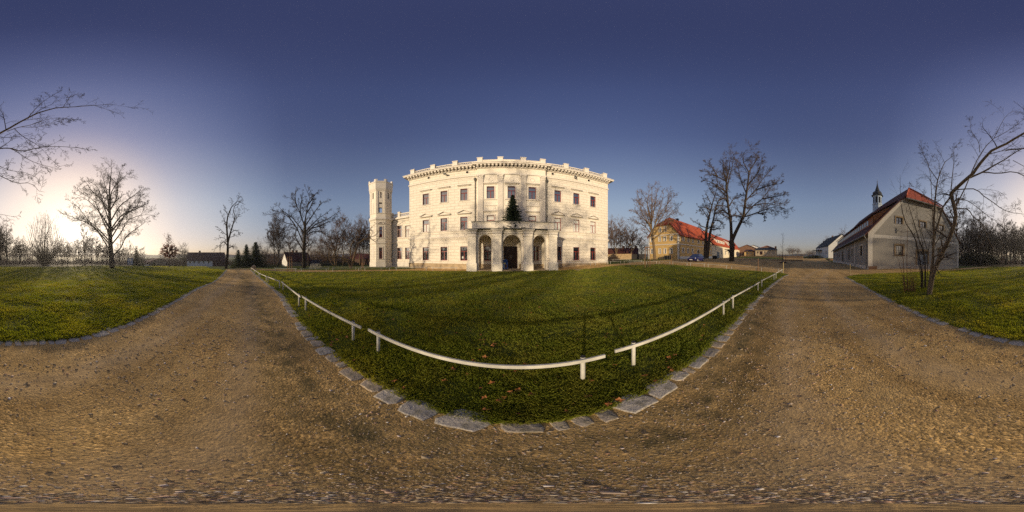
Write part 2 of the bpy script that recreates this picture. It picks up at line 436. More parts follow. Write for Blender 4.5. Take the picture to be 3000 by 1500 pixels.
def grow(P, Rd, m, rng, t0=.25, t1=1.0, ang=50, lr=.5, lo=None, hi=None, up=.0, wig=.18, k=5, rr=.6, tip=.25, taper=.5, angv=14):
    """m children along every parent; returns children P, R"""
    N, kp, _ = P.shape
    L = np.linalg.norm(np.diff(P, axis=1), axis=2).sum(1)
    t = (np.arange(m)[None] + rng.uniform(.1, .9, (N, m))) / m
    t = t0 + (t1 - t0) * t
    f = t * (kp - 1); i = np.minimum(f.astype(int), kp - 2); fr = f - i
    ar = np.arange(N)[:, None]
    base = P[ar, i] * (1 - fr[..., None]) + P[ar, i + 1] * fr[..., None]
    rad = Rd[ar, i] * (1 - fr) + Rd[ar, i + 1] * fr
    T = unit(P[ar, i + 1] - P[ar, i])
    q = unit(rng.normal(size=T.shape)); S = unit(np.cross(T, q))
    a = np.radians(rng.normal(ang, angv, (N, m)))[..., None] * (1 - .35 * t[..., None] ** 3)
    D = unit(T * np.cos(a) + S * np.sin(a))
    ln = lr * L[:, None] * (1 - taper * t) * rng.uniform(.65, 1.25, (N, m))
    if lo or hi: ln = np.clip(ln, lo or 0, hi or 1e9)
    C = np.empty((N, m, k, 3)); C[:, :, 0] = base; d = D
    st = (ln / (k - 1))[..., None]
    for j in range(1, k):
        d = unit(d + rng.normal(size=d.shape) * wig + np.array([0, 0, up]))
        C[:, :, j] = C[:, :, j - 1] + d * st
    r0 = np.minimum(rad * rr, rad * .9)
    CR = r0[..., None] * np.linspace(1, tip, k)
    return C.reshape(-1, k, 3), CR.reshape(-1, k)
def smooth_line(pts, k):
    pts = np.asarray(pts, float); n = len(pts)
    s = np.r_[0, np.cumsum(np.linalg.norm(np.diff(pts, axis=0), axis=1))]; s /= s[-1]
    u = np.linspace(0, 1, k)
    # Catmull-Rom through pts
    out = np.empty((k, 3))
    for j, x in enumerate(u):
        i = min(int(np.searchsorted(s, x, 'right') - 1), n - 2)
        f = (x - s[i]) / (s[i + 1] - s[i] + 1e-9)
        p0 = pts[max(i - 1, 0)]; p1 = pts[i]; p2 = pts[i + 1]; p3 = pts[min(i + 2, n - 1)]
        out[j] = .5 * (2 * p1 + (p2 - p0) * f + (2 * p0 - 5 * p1 + 4 * p2 - p3) * f * f + (3 * p1 - p0 - 3 * p2 + p3) * f ** 3)
    return out
def tree_parts(limbs, levels, seed, k=10, minr=.0):
    """limbs: [(pts, r0, r1)], levels: list of grow kwargs -> (trunk geo, crown geo, last level)"""
    rng = np.random.default_rng(seed)
    P = np.stack([smooth_line(p, k) for p, a, b in limbs]); Rd = np.stack([np.linspace(a, b, k) for p, a, b in limbs])
    tr = tubes(P, Rd, 8)
    crown = []; cp, cr = P, Rd; lv = None
    for i, kw in enumerate(levels):
        kw = dict(kw); sides = kw.pop('sides', 3); cp, cr = grow(cp, cr, rng=rng, **kw)
        cr = np.maximum(cr, minr); crown.append(tubes(cp, cr, sides)); lv = (cp, cr)
    return tr, (join(crown) if crown else None), lv
def make_tree(name, label, base, limbs, levels, seed, group=None, cat='tree', mats=('bark', 'twig'), minr=.006, k=10):
    o = thing(name, label, cat, base, 0, group)
    tr, cr, lv = tree_parts(limbs, levels, seed, k, minr)
    mesh_obj('trunk', tr[0], tr[1], M[mats[0]], o, True)
    if cr: mesh_obj('crown', cr[0], cr[1], M[mats[1]], o)
    return o, lv
def pxtree(name, label, base_px, d, lims, levels, seed, zoom=None, depth=.16, gz_base=True, **kw):
    """limbs drawn as picture polylines, laid out at distance d with each limb leaving the picture plane by its own depth slope"""
    ox, oy, sc = zoom or (0, 0, 1)
    rng = np.random.default_rng(seed + 500)
    base = atd(ox + base_px[0] / sc, oy + base_px[1] / sc, d)
    L = []
    for i, (pts, r0, r1, *sl) in enumerate(lims):
        slope = sl[0] if sl else rng.uniform(-1, 1) * depth * 3
        W = []
        p0 = atd(ox + pts[0][0] / sc, oy + pts[0][1] / sc, d); acc = 0; prev = p0
        for x, y in pts:
            q = atd(ox + x / sc, oy + y / sc, d); acc += (q - prev).length; prev = q
            dd = d + acc * slope
            W.append(tuple(atd(ox + x / sc, oy + y / sc, dd)))
        L.append((W, r0, r1))
    return make_tree(name, label, base, L, levels, seed, **kw)

# unit-height generic trees (trunk base at 0): limbs as points in metres
def generic_limbs(h, kind, seed):
    rng = np.random.default_rng(seed); L = []
    def bend(a, b, n=5, w=.04):
        a = np.array(a); b = np.array(b); t = np.linspace(0, 1, n)[:, None]
        p = a + (b - a) * t; p[1:-1] += rng.normal(size=(n - 2, 3)) * w * np.linalg.norm(b - a); return [tuple(x) for x in p]
    if kind == 'tall':
        r = h * .016; lean = rng.normal(size=2) * h * .03
        L.append((bend((0, 0, 0), (lean[0], lean[1], h * .97), 6, .012), r, r * .12))
        for i in range(13):
            z = h * (.36 + .55 * i / 13); a = i * 2.4 + rng.uniform(-.5, .5); l = h * (.26 - .16 * i / 13) * rng.uniform(.7, 1.2)
            x0 = lean * z / h
            L.append((bend((x0[0], x0[1], z), (x0[0] + l * math.cos(a), x0[1] + l * math.sin(a), z + l * rng.uniform(.5, 1.3)), 5, .07), r * .42 * (1.1 - .6 * i / 13), r * .06))
    elif kind == 'round':
        r = h * .022
        L.append((bend((0, 0, 0), (rng.normal() * h * .02, 0, h * .95), 6, .02), r, r * .1))
        for i in range(16):
            z = h * (.2 + .55 * i / 16); a = i * 2.4 + rng.uniform(-.4, .4); l = h * (.42 - .26 * i / 16) * rng.uniform(.8, 1.15)
            L.append((bend((0, 0, z), (l * math.cos(a), l * math.sin(a), z + l * rng.uniform(.35, .9)), 5, .07), r * .5 * (1.1 - .6 * i / 16), r * .06))
    elif kind == 'multi':
        r = h * .012
        for i in range(5):
            a = i * 1.3 + rng.uniform(-.3, .3); l = h * rng.uniform(.06, .28)
            L.append((bend((.1 * math.cos(a), .1 * math.sin(a), 0), (l * math.cos(a), l * math.sin(a), h * rng.uniform(.75, 1)), 6, .03), r * rng.uniform(.7, 1.1), r * .12))
        for i in range(12):
            a = i * 2.4; z = h * rng.uniform(.3, .75); l = h * rng.uniform(.16, .3)
            p = L[i % 5][0]; q = np.array(p[2 if z < h * .5 else 3])
            L.append((bend(tuple(q), tuple(q + np.array([l * math.cos(a), l * math.sin(a), l * .8])), 5, .07), r * .45, r * .06))
    elif kind == 'bush':
        r = h * .01
        for i in range(14):
            a = i * 2.4; l = h * rng.uniform(.2, .62)
            L.append((bend((.05 * math.cos(a), .05 * math.sin(a), 0), (l * math.cos(a), l * math.sin(a), h * rng.uniform(.6, 1)), 5, .07), r * rng.uniform(.7, 1.3), r * .15))
    return L
PROTO = {}
def proto(kind, seed, h, mats, dens=(8, 6, 5), minr=.017):
    key = (kind, seed, mats)
    if key not in PROTO:
        lv = [dict(m=dens[0], t0=.3, ang=46, lr=.45, up=.07, wig=.16, k=5, rr=.55, sides=4),
              dict(m=dens[1], t0=.2, ang=45, lr=.6, up=.05, wig=.2, k=4, rr=.65),
              dict(m=dens[2], t0=.15, ang=42, lr=.6, up=.03, wig=.22, k=3, rr=.75)]
        PROTO[key] = tree_parts(generic_limbs(h, kind, seed), lv, seed, 8, minr)[:2] + (h, {})
    return PROTO[key]
def stand(kind, seed, px, ybase, ytop, d, label, group, mats=('bark', 'twig'), rot=None, base=None, name='bare_tree', wide=1.0, dens=(8, 6, 5)):
    tr, cr, h, cache = proto(kind, seed, 14.0, mats, dens)
    b = atd(px, ybase, d); top = atd(px, ytop, d)
    s = (top.z - b.z) / h
    o = thing(name, label, 'tree', b, rot if rot is not None else (px * 1.7 + seed) % 6.28, group)
    o.scale = (s * wide, s * wide, s)
    for nm, geo, mt, sm in (('trunk', tr, mats[0], True), ('crown', cr, mats[1], False)):
        if nm not in cache:
            me = mesh_obj(nm, geo[0], geo[1], M[mt], None, sm); cache[nm] = me.data
            me.parent = o; me.matrix_parent_inverse = Matrix()
        else:
            c = bpy.data.objects.new(nm, cache[nm]); COL.objects.link(c); c.parent = o
    return o

def spruce(label, px, ybase, ytop, d, wid, seed, group=None, base=None, top=None, name='spruce_tree', dens=1.0, cat='conifer', mat='needle'):
    rng = np.random.default_rng(seed)
    b = Vector(base) if base is not None else atd(px, ybase, d)
    h = (top if top is not None else atd(px, ytop, d).z) - b.z
    o = thing(name, label, cat, b, 0, group)
    MB().tube([b, b + Vector((0, 0, h * .5)), b + Vector((0, 0, h))], [h * .018, h * .01, h * .002], 7).build('trunk', M['bark'], o, True)
    T = []; nw = int(34 * dens)
    for i in range(nw):
        f = i / nw; z = h * (.05 + .94 * f); Rm = wid / 2 * ((1 - f) ** .85) * rng.uniform(.8, 1.12) + .02 * wid
        nb = max(4, int(13 * (1 - f) + 4))
        for j in range(nb):
            a = j * 6.283 / nb + i * 1.1 + rng.uniform(-.25, .25); rl = Rm * rng.uniform(.65, 1.1)
            dirv = np.array([math.cos(a), math.sin(a), 0]); sid = np.array([-dirv[1], dirv[0], 0])
            ns = max(4, int(11 * dens * (rl / (wid / 2)) + 3))
            for q in range(ns):
                s = (q + .4) / ns; droop = -.32 * s * rl + .18 * s * s * rl
                c = np.array([b.x, b.y, b.z + z]) + dirv * rl * s + np.array([0, 0, droop])
                sz = h * .052 * (1.15 - .5 * s) * rng.uniform(.7, 1.3)
                for sg in (-1, 1):
                    e = c + (sid * sg * .8 + dirv * .55 + np.array([0, 0, rng.uniform(-.5, .25)])) * sz
                    w = np.array([0, 0, sz * .3]) + dirv * sz * .12
                    T.append((c - w * .6, c + w * .6, e))
    V = np.array(T, np.float32).reshape(-1, 3)
    mesh_obj('crown', V, np.arange(len(V)).reshape(-1, 3), M[mat], o)
    return o
# ------------------------------------------------------------------ ground, road, lawn
TRI_NEAR = [(733, 791), (745, 800), (770, 820), (800, 845), (830, 871), (862, 922), (900, 970), (940, 1012), (1000, 1060), (1080, 1110), (1180, 1166), (1300, 1212), (1420, 1237), (1550, 1243), (1680, 1225), (1810, 1188), (1900, 1148), (2010, 1078), (2100, 1000), (2150, 948), (2200, 893), (2250, 843), (2295, 810), (2311, 804.5)]
TRI_FAR = [(2293, 800), (2215, 794), (2120, 787), (2025, 780), (1970, 776), (1927, 773.5), (1840, 776), (1760, 783.5), (1690, 789.5), (1634, 792.5)]
TRI_FAR2 = [(1370, 793.5), (1250, 793.5), (1150, 793.3), (1050, 794.5), (960, 797), (900, 797), (850, 796), (790, 793.5)]
S_EDGE = [(2478, 811), (2540, 843), (2600, 875), (2680, 912), (2750, 941), (2830, 966), (2920, 989), (2999, 1003), (60, 1002), (150, 999), (230, 991), (270, 981), (350, 958), (430, 923), (500, 888), (570, 848), (620, 828), (655, 800), (664, 791)]
def flat(p): return (p.x, p.y)
tri_near = [flat(gp(*p)) for p in TRI_NEAR]; s_edge = [flat(gp(*p)) for p in S_EDGE]
def pal(s, out): # palace local -> world xy (filled by palace constants)
    t0 = R(-3.35); n = (math.sin(t0), math.cos(t0)); t = (math.cos(t0), -math.sin(t0))
    return ((22.5 + out) * n[0] + (s + 1.26) * t[0], (22.5 + out) * n[1] + (s + 1.26) * t[1])
tri_far = [flat(gp(*p)) for p in TRI_FAR] + [pal(5.6, -3.75), pal(-5.6, -3.75)] + [flat(gp(*p)) for p in TRI_FAR2]
lawn_poly = tri_near + tri_far
road_poly = [flat(gp(*p)) for p in [(660, 788), (700, 786.5), (735, 787), (790, 788.5), (850, 789.5), (900, 790.8), (970, 792), (1050, 790.3), (1200, 788.3)]] \
    + [pal(-14, .2), pal(14, .2)] + [flat(gp(*p)) for p in [(1785, 775), (1820, 772), (1850, 768.5), (1880, 766.5), (1930, 763)]] \
    + [(34, 20.5), (50, 20), (58, 14), (52, 2), (60, -6), (85, -8), (95, -24), (80, -29), (57, -22.5), (17.2, -11.8)] \
    + [flat(gp(*p)) for p in [(2808, 786.4), (2880, 781.5), (2960, 777.5), (2992, 776.6), (2992, 778.6), (2960, 780.5), (2880, 785), (2810, 790.5), (2700, 796.5), (2560, 801.5), (2500, 806)]] + s_edge
south_poly = [s_edge[0]] + [flat(gp(*p)) for p in [(2500, 806.2), (2560, 801.7), (2700, 796.7), (2810, 790.7), (2880, 785.2), (2960, 780.7), (2992, 778.9)]] \
    + [azd(a, 46) for a in (183, 195, 208, 220, 232, 243, 252)] + [azd(257, 26)] + [flat(gp(650, 792))] + s_edge[:0:-1]
forest_poly = [azd(a, 50) for a in range(166, 229, 6)] + [azd(a, 150) for a in range(226, 145, -8)] + [azd(158, 47)]
polys = [('lawn', lawn_poly), ('road', road_poly), ('south_lawn', south_poly), ('forest_floor', forest_poly)]
def dens_poly(p, mx):
    out = []
    for i in range(len(p)):
        a = Vector(p[i]); b = Vector(p[(i + 1) % len(p)]); n = max(1, int((b - a).length / max(mx, .06 * min(a.length, b.length))))
        out += [a.lerp(b, k / n) for k in range(n)]
    return out
V2 = []; F2 = []; PP = []
for nm, p in polys:
    q = dens_poly(p, .5); PP.append([tuple(v) for v in q])
    F2.append(list(range(len(V2), len(V2) + len(q)))); V2 += q
r = .35; ring = 0
while r < 3200:
    n = 72 if r < 6 else 120
    if r > 400: n = 72
    for k in range(n):
        a = 2 * math.pi * (k + .5 * (ring % 2)) / n
        V2.append(Vector((r * math.sin(a), r * math.cos(a))))
    r *= 1.07 if r < 200 else 1.3; ring += 1
V2.append(Vector((0, 0)))
co, ed, fa, _, _, _ = geometry.delaunay_2d_cdt(V2, [], F2, 0, 1e-5)
XY = np.array([(c.x, c.y) for c in co]); Z = gz(XY[:, 0], XY[:, 1])
XYZ = np.c_[XY, Z]
cls = {'ground': []}
for nm, _p in polys: cls[nm] = []
BB = [(min(x for x, y in p), max(x for x, y in p), min(y for x, y in p), max(y for x, y in p)) for p in PP]
for f in fa:
    c = XY[list(f)].mean(0); hit = 'ground'
    for (nm, _p), q, b in zip(polys, PP, BB):
        if b[0] < c[0] < b[1] and b[2] < c[1] < b[3] and inside(c, q): hit = nm; break
    cls[hit].append(tuple(f))
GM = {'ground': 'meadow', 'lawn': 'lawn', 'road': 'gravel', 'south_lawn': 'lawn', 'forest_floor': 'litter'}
for nm, fs in cls.items():
    if not fs: continue
    used = sorted({i for f in fs for i in f}); mp = {i: j for j, i in enumerate(used)}
    o = mesh_obj({'south_lawn': 'lawn'}.get(nm, nm), XYZ[used], [tuple(mp[i] for i in f) for f in fs], M[GM[nm]], None, True)
    o['kind'] = 'structure'
    o['label'] = {'ground': 'grass and fields beyond the park lawns', 'lawn': 'wedge of lawn between the road and the palace', 'road': 'sandy gravel road and yard round the lawn', 'south_lawn': 'sunny lawn south of the gravel road', 'forest_floor': 'brown leaf litter under the bare wood'}[nm]

# hills
def hill(name, az0, az1, d, hs, label):
    n = len(hs); V = []; F = []
    for i, h in enumerate(hs):
        a = az0 + (az1 - az0) * i / (n - 1)
        for dd, k in ((0, 0), (.12, .75), (.25, 1), (.45, .5), (.7, 0)):
            x, y = azd(a, d * (1 + dd)); V.append((x, y, -6 + (h + 6) * k))
    for i in range(n - 1):
        for j in range(4):
            F.append((i * 5 + j, (i + 1) * 5 + j, (i + 1) * 5 + j + 1, i * 5 + j + 1))
    o = mesh_obj(name, V, F, M['hill'], None, True); tag(o, label, None, None, 'structure'); return o
rg = random.Random(3)
def hh(n, lo, hi):
    return [lo + (hi - lo) * (.5 + .32 * math.sin(i * .7 + lo) + .18 * math.sin(i * 1.9)) for i in range(n)]
hill('hills', -178, -50, 700, [0] + hh(40, 6, 16) + [0], 'low wooded hills along the western horizon')
hill('hills', 84, 112, 900, [0] + hh(14, 8, 17) + [0], 'low blue hill beyond the yard')
hill('hills', 30, 60, 800, [0] + hh(14, 8, 14) + [0], 'low hill behind the stone wall')

# kerb stones
def kerb_line(poly, w0, lab, grp, lim, seed):
    rg = random.Random(seed); pts = [Vector(p) for p in poly]; n = 0
    seg = 0; pos = pts[0].copy(); d = 0
    L = [0]
    for a, b in zip(pts, pts[1:]): L.append(L[-1] + (b - a).length)
    def at(s):
        for i in range(len(pts) - 1):
            if L[i + 1] >= s: return pts[i].lerp(pts[i + 1], (s - L[i]) / (L[i + 1] - L[i])), (pts[i + 1] - pts[i]).normalized()
        return pts[-1], (pts[-1] - pts[-2]).normalized()
    s = .05; out = []
    while s < L[-1] - .3:
        l = rg.uniform(.2, .36)
        if rg.random() < .12: l = rg.uniform(.09, .14)
        p, t = at(s + l / 2)
        if rg.random() > .035: out.append((p, t, l))
        s += l + rg.uniform(.015, .055)
    out.sort(key=lambda q: q[0].length); out = out[:lim]
    for p, t, l in out:
        nrm = Vector((-t.y, t.x)); nrm = nrm if nrm.dot(p) > 0 else -nrm; p = p - nrm * .03; w = w0 * rg.uniform(.8, 1.15); zb = float(gz(p.x, p.y)); sk = rg.uniform(-.22, .22)
        m = 14; loop = []
        for k in range(m):
            a = 2 * math.pi * k / m; ca, sa = math.cos(a), math.sin(a)
            e = 9; q = (abs(ca) ** e + abs(sa) ** e) ** (-1 / e) * rg.uniform(.88, 1.04)
            loop.append(((ca * q + sk * sa * q) * l / 2, sa * q * w / 2))
        top = rg.uniform(.004, .016); tilt = rg.uniform(-.03, .03); off = rg.uniform(-.02, .02)
        V = []; F = []
        for sc, dz in ((1.03, -.05), (1.0, top * .55), (.9, top), (.45, top + .003)):
            for x, y in loop:
                q = p + t * (x * sc) + nrm * (y * sc + off); V.append((q.x, q.y, zb + dz + tilt * y + rg.uniform(-.002, .002)))
        for r_ in range(3):
            for k in range(m): F.append((r_ * m + k, r_ * m + (k + 1) % m, (r_ + 1) * m + (k + 1) % m, (r_ + 1) * m + k))
        F.append(tuple(range(3 * m, 4 * m)))
        o = thing_mesh('kerb_stone', V, F, M['kerb'], (p.x, p.y, zb), lab(p), 'kerb stone', grp)
def thing_mesh(name, V, F, mat, loc, label, cat, group=None, smooth=False):
    V = np.asarray(V, np.float32) - np.array(loc, np.float32)
    o = mesh_obj(name, V, F, mat, None, smooth); o.location = loc
    return tag(o, label, cat, group)
kerb_line(tri_near, .26, lambda p: 'rough grey granite kerb stone edging the railed lawn', 'granite kerb stones along the railed lawn', 150, 5)
kerb_line(s_edge, .25, lambda p: 'pale granite kerb stone edging the sunny open lawn across the road', 'granite kerb stones along the open lawn', 140, 9)
# ------------------------------------------------------------------ palace
def window(wall, parent, u0, u1, z0, z1, out=0, depth=.22, frame='redframe', pane='glass', surround=None, sur_w=.16, sill='cream2', style='T', bar=.07, blind=None, name='window', sill_out=.1, label=None):
    """window object = surround moulding (or the outer casing), children frame, pane, sill"""
    mb = MB()
    if surround:
        w = sur_w; o1 = out + .045
        wall.box(mb, u0 - w, u0 - .003, z0 + .02, z1 + w, out - .02, o1); wall.box(mb, u1 + .003, u1 + w, z0 + .02, z1 + w, out - .02, o1)
        wall.box(mb, u0 - .003, u1 + .003, z1 + .003, z1 + w, out - .02, o1)
        win = mb.build(name, M[surround], parent)
    else:
        b = .035
        for a in ((u0, u0 + b, z0, z1), (u1 - b, u1, z0, z1), (u0 + b, u1 - b, z0, z0 + b), (u0 + b, u1 - b, z1 - b, z1)):
            wall.box(mb, *a, out - depth - .02, out - depth + .03)
        win = mb.build(name, M[frame], parent)
    if label: win['label'] = label
    f = MB(); fo0, fo1 = out - depth - .03, out - depth + .045
    e = .002
    wall.box(f, u0 + e, u0 + bar, z0 + e, z1 - e, fo0, fo1); wall.box(f, u1 - bar, u1 - e, z0 + e, z1 - e, fo0, fo1)
    wall.box(f, u0 + bar, u1 - bar, z0 + e, z0 + bar * 1.2, fo0, fo1); wall.box(f, u0 + bar, u1 - bar, z1 - bar, z1 - e, fo0, fo1)
    c = (u0 + u1) / 2; zt = z0 + (z1 - z0) * .66
    if style == 'T':
        wall.box(f, u0 + bar, u1 - bar, zt - bar * .6, zt + bar * .6, fo0, fo1 + .02)
        wall.box(f, c - bar * .6, c + bar * .6, z0 + bar * 1.2, zt - bar * .6, fo0, fo1 + .01)
    elif style == '+':
        wall.box(f, c - bar * .45, c + bar * .45, z0 + bar * 1.2, z1 - bar, fo0, fo1 - .01)
        wall.box(f, u0 + bar, c - bar * .45, (z0 + z1) / 2 - .03, (z0 + z1) / 2 + .03, fo0, fo1 - .01); wall.box(f, c + bar * .45, u1 - bar, (z0 + z1) / 2 - .03, (z0 + z1) / 2 + .03, fo0, fo1 - .01)
    elif style == 'bars':
        n = 4
        for k in range(1, n):
            x = u0 + (u1 - u0) * k / n; wall.box(f, x - .015, x + .015, z0 + bar * 1.2, z1 - bar, fo0, fo1)
        for k in range(1, 4):
            z = z0 + (z1 - z0) * k / 4; wall.box(f, u0 + bar, u1 - bar, z - .014, z + .014, fo1 + .002, fo1 + .03)
    f.build('frame', M[frame], win)
    g = MB(); g.add([wall.p(u0 + .01, z0 + .01, out - depth), wall.p(u1 - .01, z0 + .01, out - depth), wall.p(u1 - .01, z1 - .01, out - depth), wall.p(u0 + .01, z1 - .01, out - depth)], [(0, 1, 2, 3)])
    g.build('pane', M[pane], win)
    if blind:
        za, zb = blind
        bl = MB(); wall.box(bl, u0 + bar, u1 - bar, z0 + (z1 - z0) * za, z0 + (z1 - z0) * zb, out - depth + .004, out - depth + .012); bl.build('blind', M['blind'], win)
    if sill:
        sb = MB(); wall.box(sb, u0 - .22, u1 + .22, z0 - .09, z0 - .003, out - depth, out + sill_out); sb.build('sill', M[sill], win)
    return win

D0 = 22.5
_o = pal(0, 0); _t0 = R(-3.35)
PW = Wall(_o[0], _o[1], math.cos(_t0), -math.sin(_t0))       # u to the right seen from the lawn, out toward the lawn
pz = float(gz(*_o))
palace = thing('palace', 'three storey cream white palace with roof balustrade and arched entrance porch', 'palace', (_o[0], _o[1], -.1), R(3.35))
HW = 15.72; ZB = -.45; BAY = 4.75; BO = .32
cols = [-12.7, -9.7, -6.68, 6.68, 9.7, 12.7]; ccols = [-2.88, -.02, 2.84]
rows = [(1.05, 3.05), (5.42, 7.36), (9.9, 11.82)]
W2 = .525
def hw(c, r): return rect(c - W2, c + W2, *rows[r])
mb = MB()
for a, b in ((-HW, -BAY), (BAY, HW)):
    PW.face(mb, rect(a, b, ZB, 15.25), [hw(c, r) for c in cols if a < c < b for r in range(3)], 0, .25)
BACK = -19
mb.add([PW.p(-HW, ZB, BACK), PW.p(-HW, ZB, 0), PW.p(-HW, 15.25, 0), PW.p(-HW, 15.25, BACK), PW.p(HW, ZB, 0), PW.p(HW, ZB, BACK), PW.p(HW, 15.25, BACK), PW.p(HW, 15.25, 0)],
       [(0, 1, 2, 3), (4, 5, 6, 7), (5, 0, 3, 6)])
mb.build('wall', M['ashlar'], palace)
mb = MB()
PW.face(mb, rect(-BAY, BAY, ZB, 15.25), [hw(c, r) for c in ccols for r in (1, 2)] + [rect(-3.8, -2.75, *rows[0]), rect(2.7, 3.75, *rows[0]), rect(-1.09, .8, .02, 3.02)], BO, .25)
for s in (-BAY, BAY):
    q = [PW.p(s, ZB, 0), PW.p(s, ZB, BO), PW.p(s, 15.25, BO), PW.p(s, 15.25, 0)]; mb.add(q, [(0, 1, 2, 3) if s < 0 else (3, 2, 1, 0)])
mb.build('centre_bay', M['cream'], palace)
mb = MB(); mb.add([PW.p(-HW, 15.75, .1), PW.p(HW, 15.75, .1), PW.p(HW, 15.75, BACK), PW.p(-HW, 15.75, BACK)], [(0, 1, 2, 3)]); mb.build('roof', M['lead'], palace)
def band(name, z0, z1, o, mat='cream2', bay=True, side=True, bo=None):
    for s in (-1, 1):
        mb = MB(); PW.box(mb, *((-HW - o, -BAY - .002) if s < 0 else (BAY + .002, HW + o)), z0, z1, -.05, o); mb.build(name, M[mat], palace)
        if side:
            mb = MB(); PW.box(mb, *((-HW - o, -HW + .02) if s < 0 else (HW - .02, HW + o)), z0, z1, BACK, -.052); mb.build(name, M[mat], palace)
    if bay: mb = MB(); PW.box(mb, -BAY - o * .8, BAY + o * .8, z0, z1, -.03, BO + (bo or o)); mb.build(name, M[mat], palace)
# plinth, strings, cornice
for q_ in ((-HW - .07, -5.3, ZB, .6, -.05, .07), (5.3, HW + .07, ZB, .6, -.05, .07), (-HW - .07, -HW + .02, ZB, .6, BACK, -.052), (HW - .02, HW + .07, ZB, .6, BACK, -.052), (-4.74, -1.3, ZB, .6, BO - .05, BO + .06), (1.0, 4.74, ZB, .6, BO - .05, BO + .06)):
    mb = MB(); PW.box(mb, *q_); mb.build('plinth', M['sandstone'], palace)
band('string_course', 5.28, 5.4, .09, bay=False); band('string_course', 4.36, 4.56, .14, bay=False); band('string_course', 4.22, 4.36, .07, bay=False)
band('frieze_moulding', 13.82, 14.02, .12); band('frieze_moulding', 13.5, 13.6, .05, bay=False)
band('cornice', 15.02, 15.22, .16); band('cornice', 15.5, 15.72, .72); band('cornice_cap', 15.722, 15.82, .8, 'cream2'); band('blocking_course', 15.83, 16.06, .12)
# modillions
mod = MB(); PW.box(mod, -.13, .13, 15.23, 15.495, .05, .62); PW.box(mod, -.13, .13, 15.12, 15.228, .05, .36)
m0 = mod.build('modillion', M['cream2'], palace); first = True
us = [-HW + .1 + .525 * k for k in range(21)] + [-4.62 + .513 * k for k in range(19)] + [HW - .1 - .525 * k for k in range(21)]
for u in us:
    o = m0 if first else m0.copy()
    if not first: COL.objects.link(o); o.parent = palace
    first = False; o.location = (u, -BO if abs(u) < 4.7 else 0, 0)
# balustrade: pedestals, rails, balusters
peds = [-15.1, -11.5, -8.0, -4.35, -1.55, 1.6, 4.35, 8.0, 11.5, 15.1]
for u in peds:
    o_ = BO if abs(u) < 5 else 0
    mb = MB(); w = .36
    PW.box(mb, u - w, u + w, 16.062, 17.0, o_ - .6, o_ + .1); PW.box(mb, u - w - .06, u + w + .06, 17.002, 17.12, o_ - .66, o_ + .16)
    PW.box(mb, u - w - .04, u + w + .04, 16.062, 16.2, o_ - .64, o_ + .135)
    mb.build('pedestal', M['cream2'], palace)
bal = None
for i in range(len(peds) - 1):
    a, b = peds[i] + .37, peds[i + 1] - .37
    if abs((a + b) / 2) < 5:
        mb = MB(); PW.box(mb, a, b, 16.062, 16.5, BO - .4, BO + .03); PW.box(mb, a, b, 16.502, 16.6, BO - .44, BO + .09); mb.build('attic_panel', M['cream'], palace); continue
    mb = MB(); PW.box(mb, a, b, 16.062, 16.14, -.34, -.1); PW.box(mb, a, b, 16.62, 16.76, -.34, -.1)
    rail = mb.build('balustrade', M['cream2'], palace)
    n = 9
    for k in range(n):
        u = a + (b - a) * (k + .5) / n
        if bal is None:
            q = MB(); c = PW.p(0, 0, -.22)
            q.lathe([(.07, 16.142), (.07, 16.17), (.03, 16.2), (.068, 16.3), (.062, 16.36), (.026, 16.5), (.035, 16.56), (.07, 16.59), (.07, 16.618)], c, 10)
            bal = q.build('baluster', M['cream2'], rail, True); bal.location = (u, 0, 0)
        else:
            o = bal.copy(); COL.objects.link(o); o.parent = rail; o.location = (u, 0, 0)
# pilasters
for u in (-4.28, -1.58, 1.58, 4.28):
    mb = MB(); w = .38
    PW.box(mb, u - w, u + w, 5.0, 13.08, BO - .03, BO + .13)
    for k in range(6):
        x = u - w + .07 + k * .124; PW.box(mb, x, x + .062, 5.1, 12.95, BO + .128, BO + .165)
    p = mb.build('pilaster', M['cream2'], palace)
    cb = MB()
    PW.box(cb, u - .42, u + .42, 13.082, 13.2, BO - .03, BO + .2); PW.box(cb, u - .40, u + .40, 13.2, 13.66, BO - .03, BO + .16)
    for k in range(5):
        x = u - .36 + k * .18
        cb.add([PW.p(x - .08, 13.21, BO + .162), PW.p(x + .08, 13.21, BO + .162), PW.p(x + .06, 13.45, BO + .25), PW.p(x - .06, 13.45, BO + .25), PW.p(x, 13.5, BO + .17)], [(0, 1, 2, 3), (3, 2, 4)])
    for sx in (-1, 1):
        c = Vector(PW.p(u + sx * .36, 13.55, BO + .2)); cb.lathe([(.01, c.z - .12), (.11, c.z - .08), (.12, c.z), (.11, c.z + .08), (.01, c.z + .12)], c, 10)
    PW.box(cb, u - .5, u + .5, 13.662, 13.8, BO - .03, BO + .24)
    cb.build('capital', M['cream2'], p)
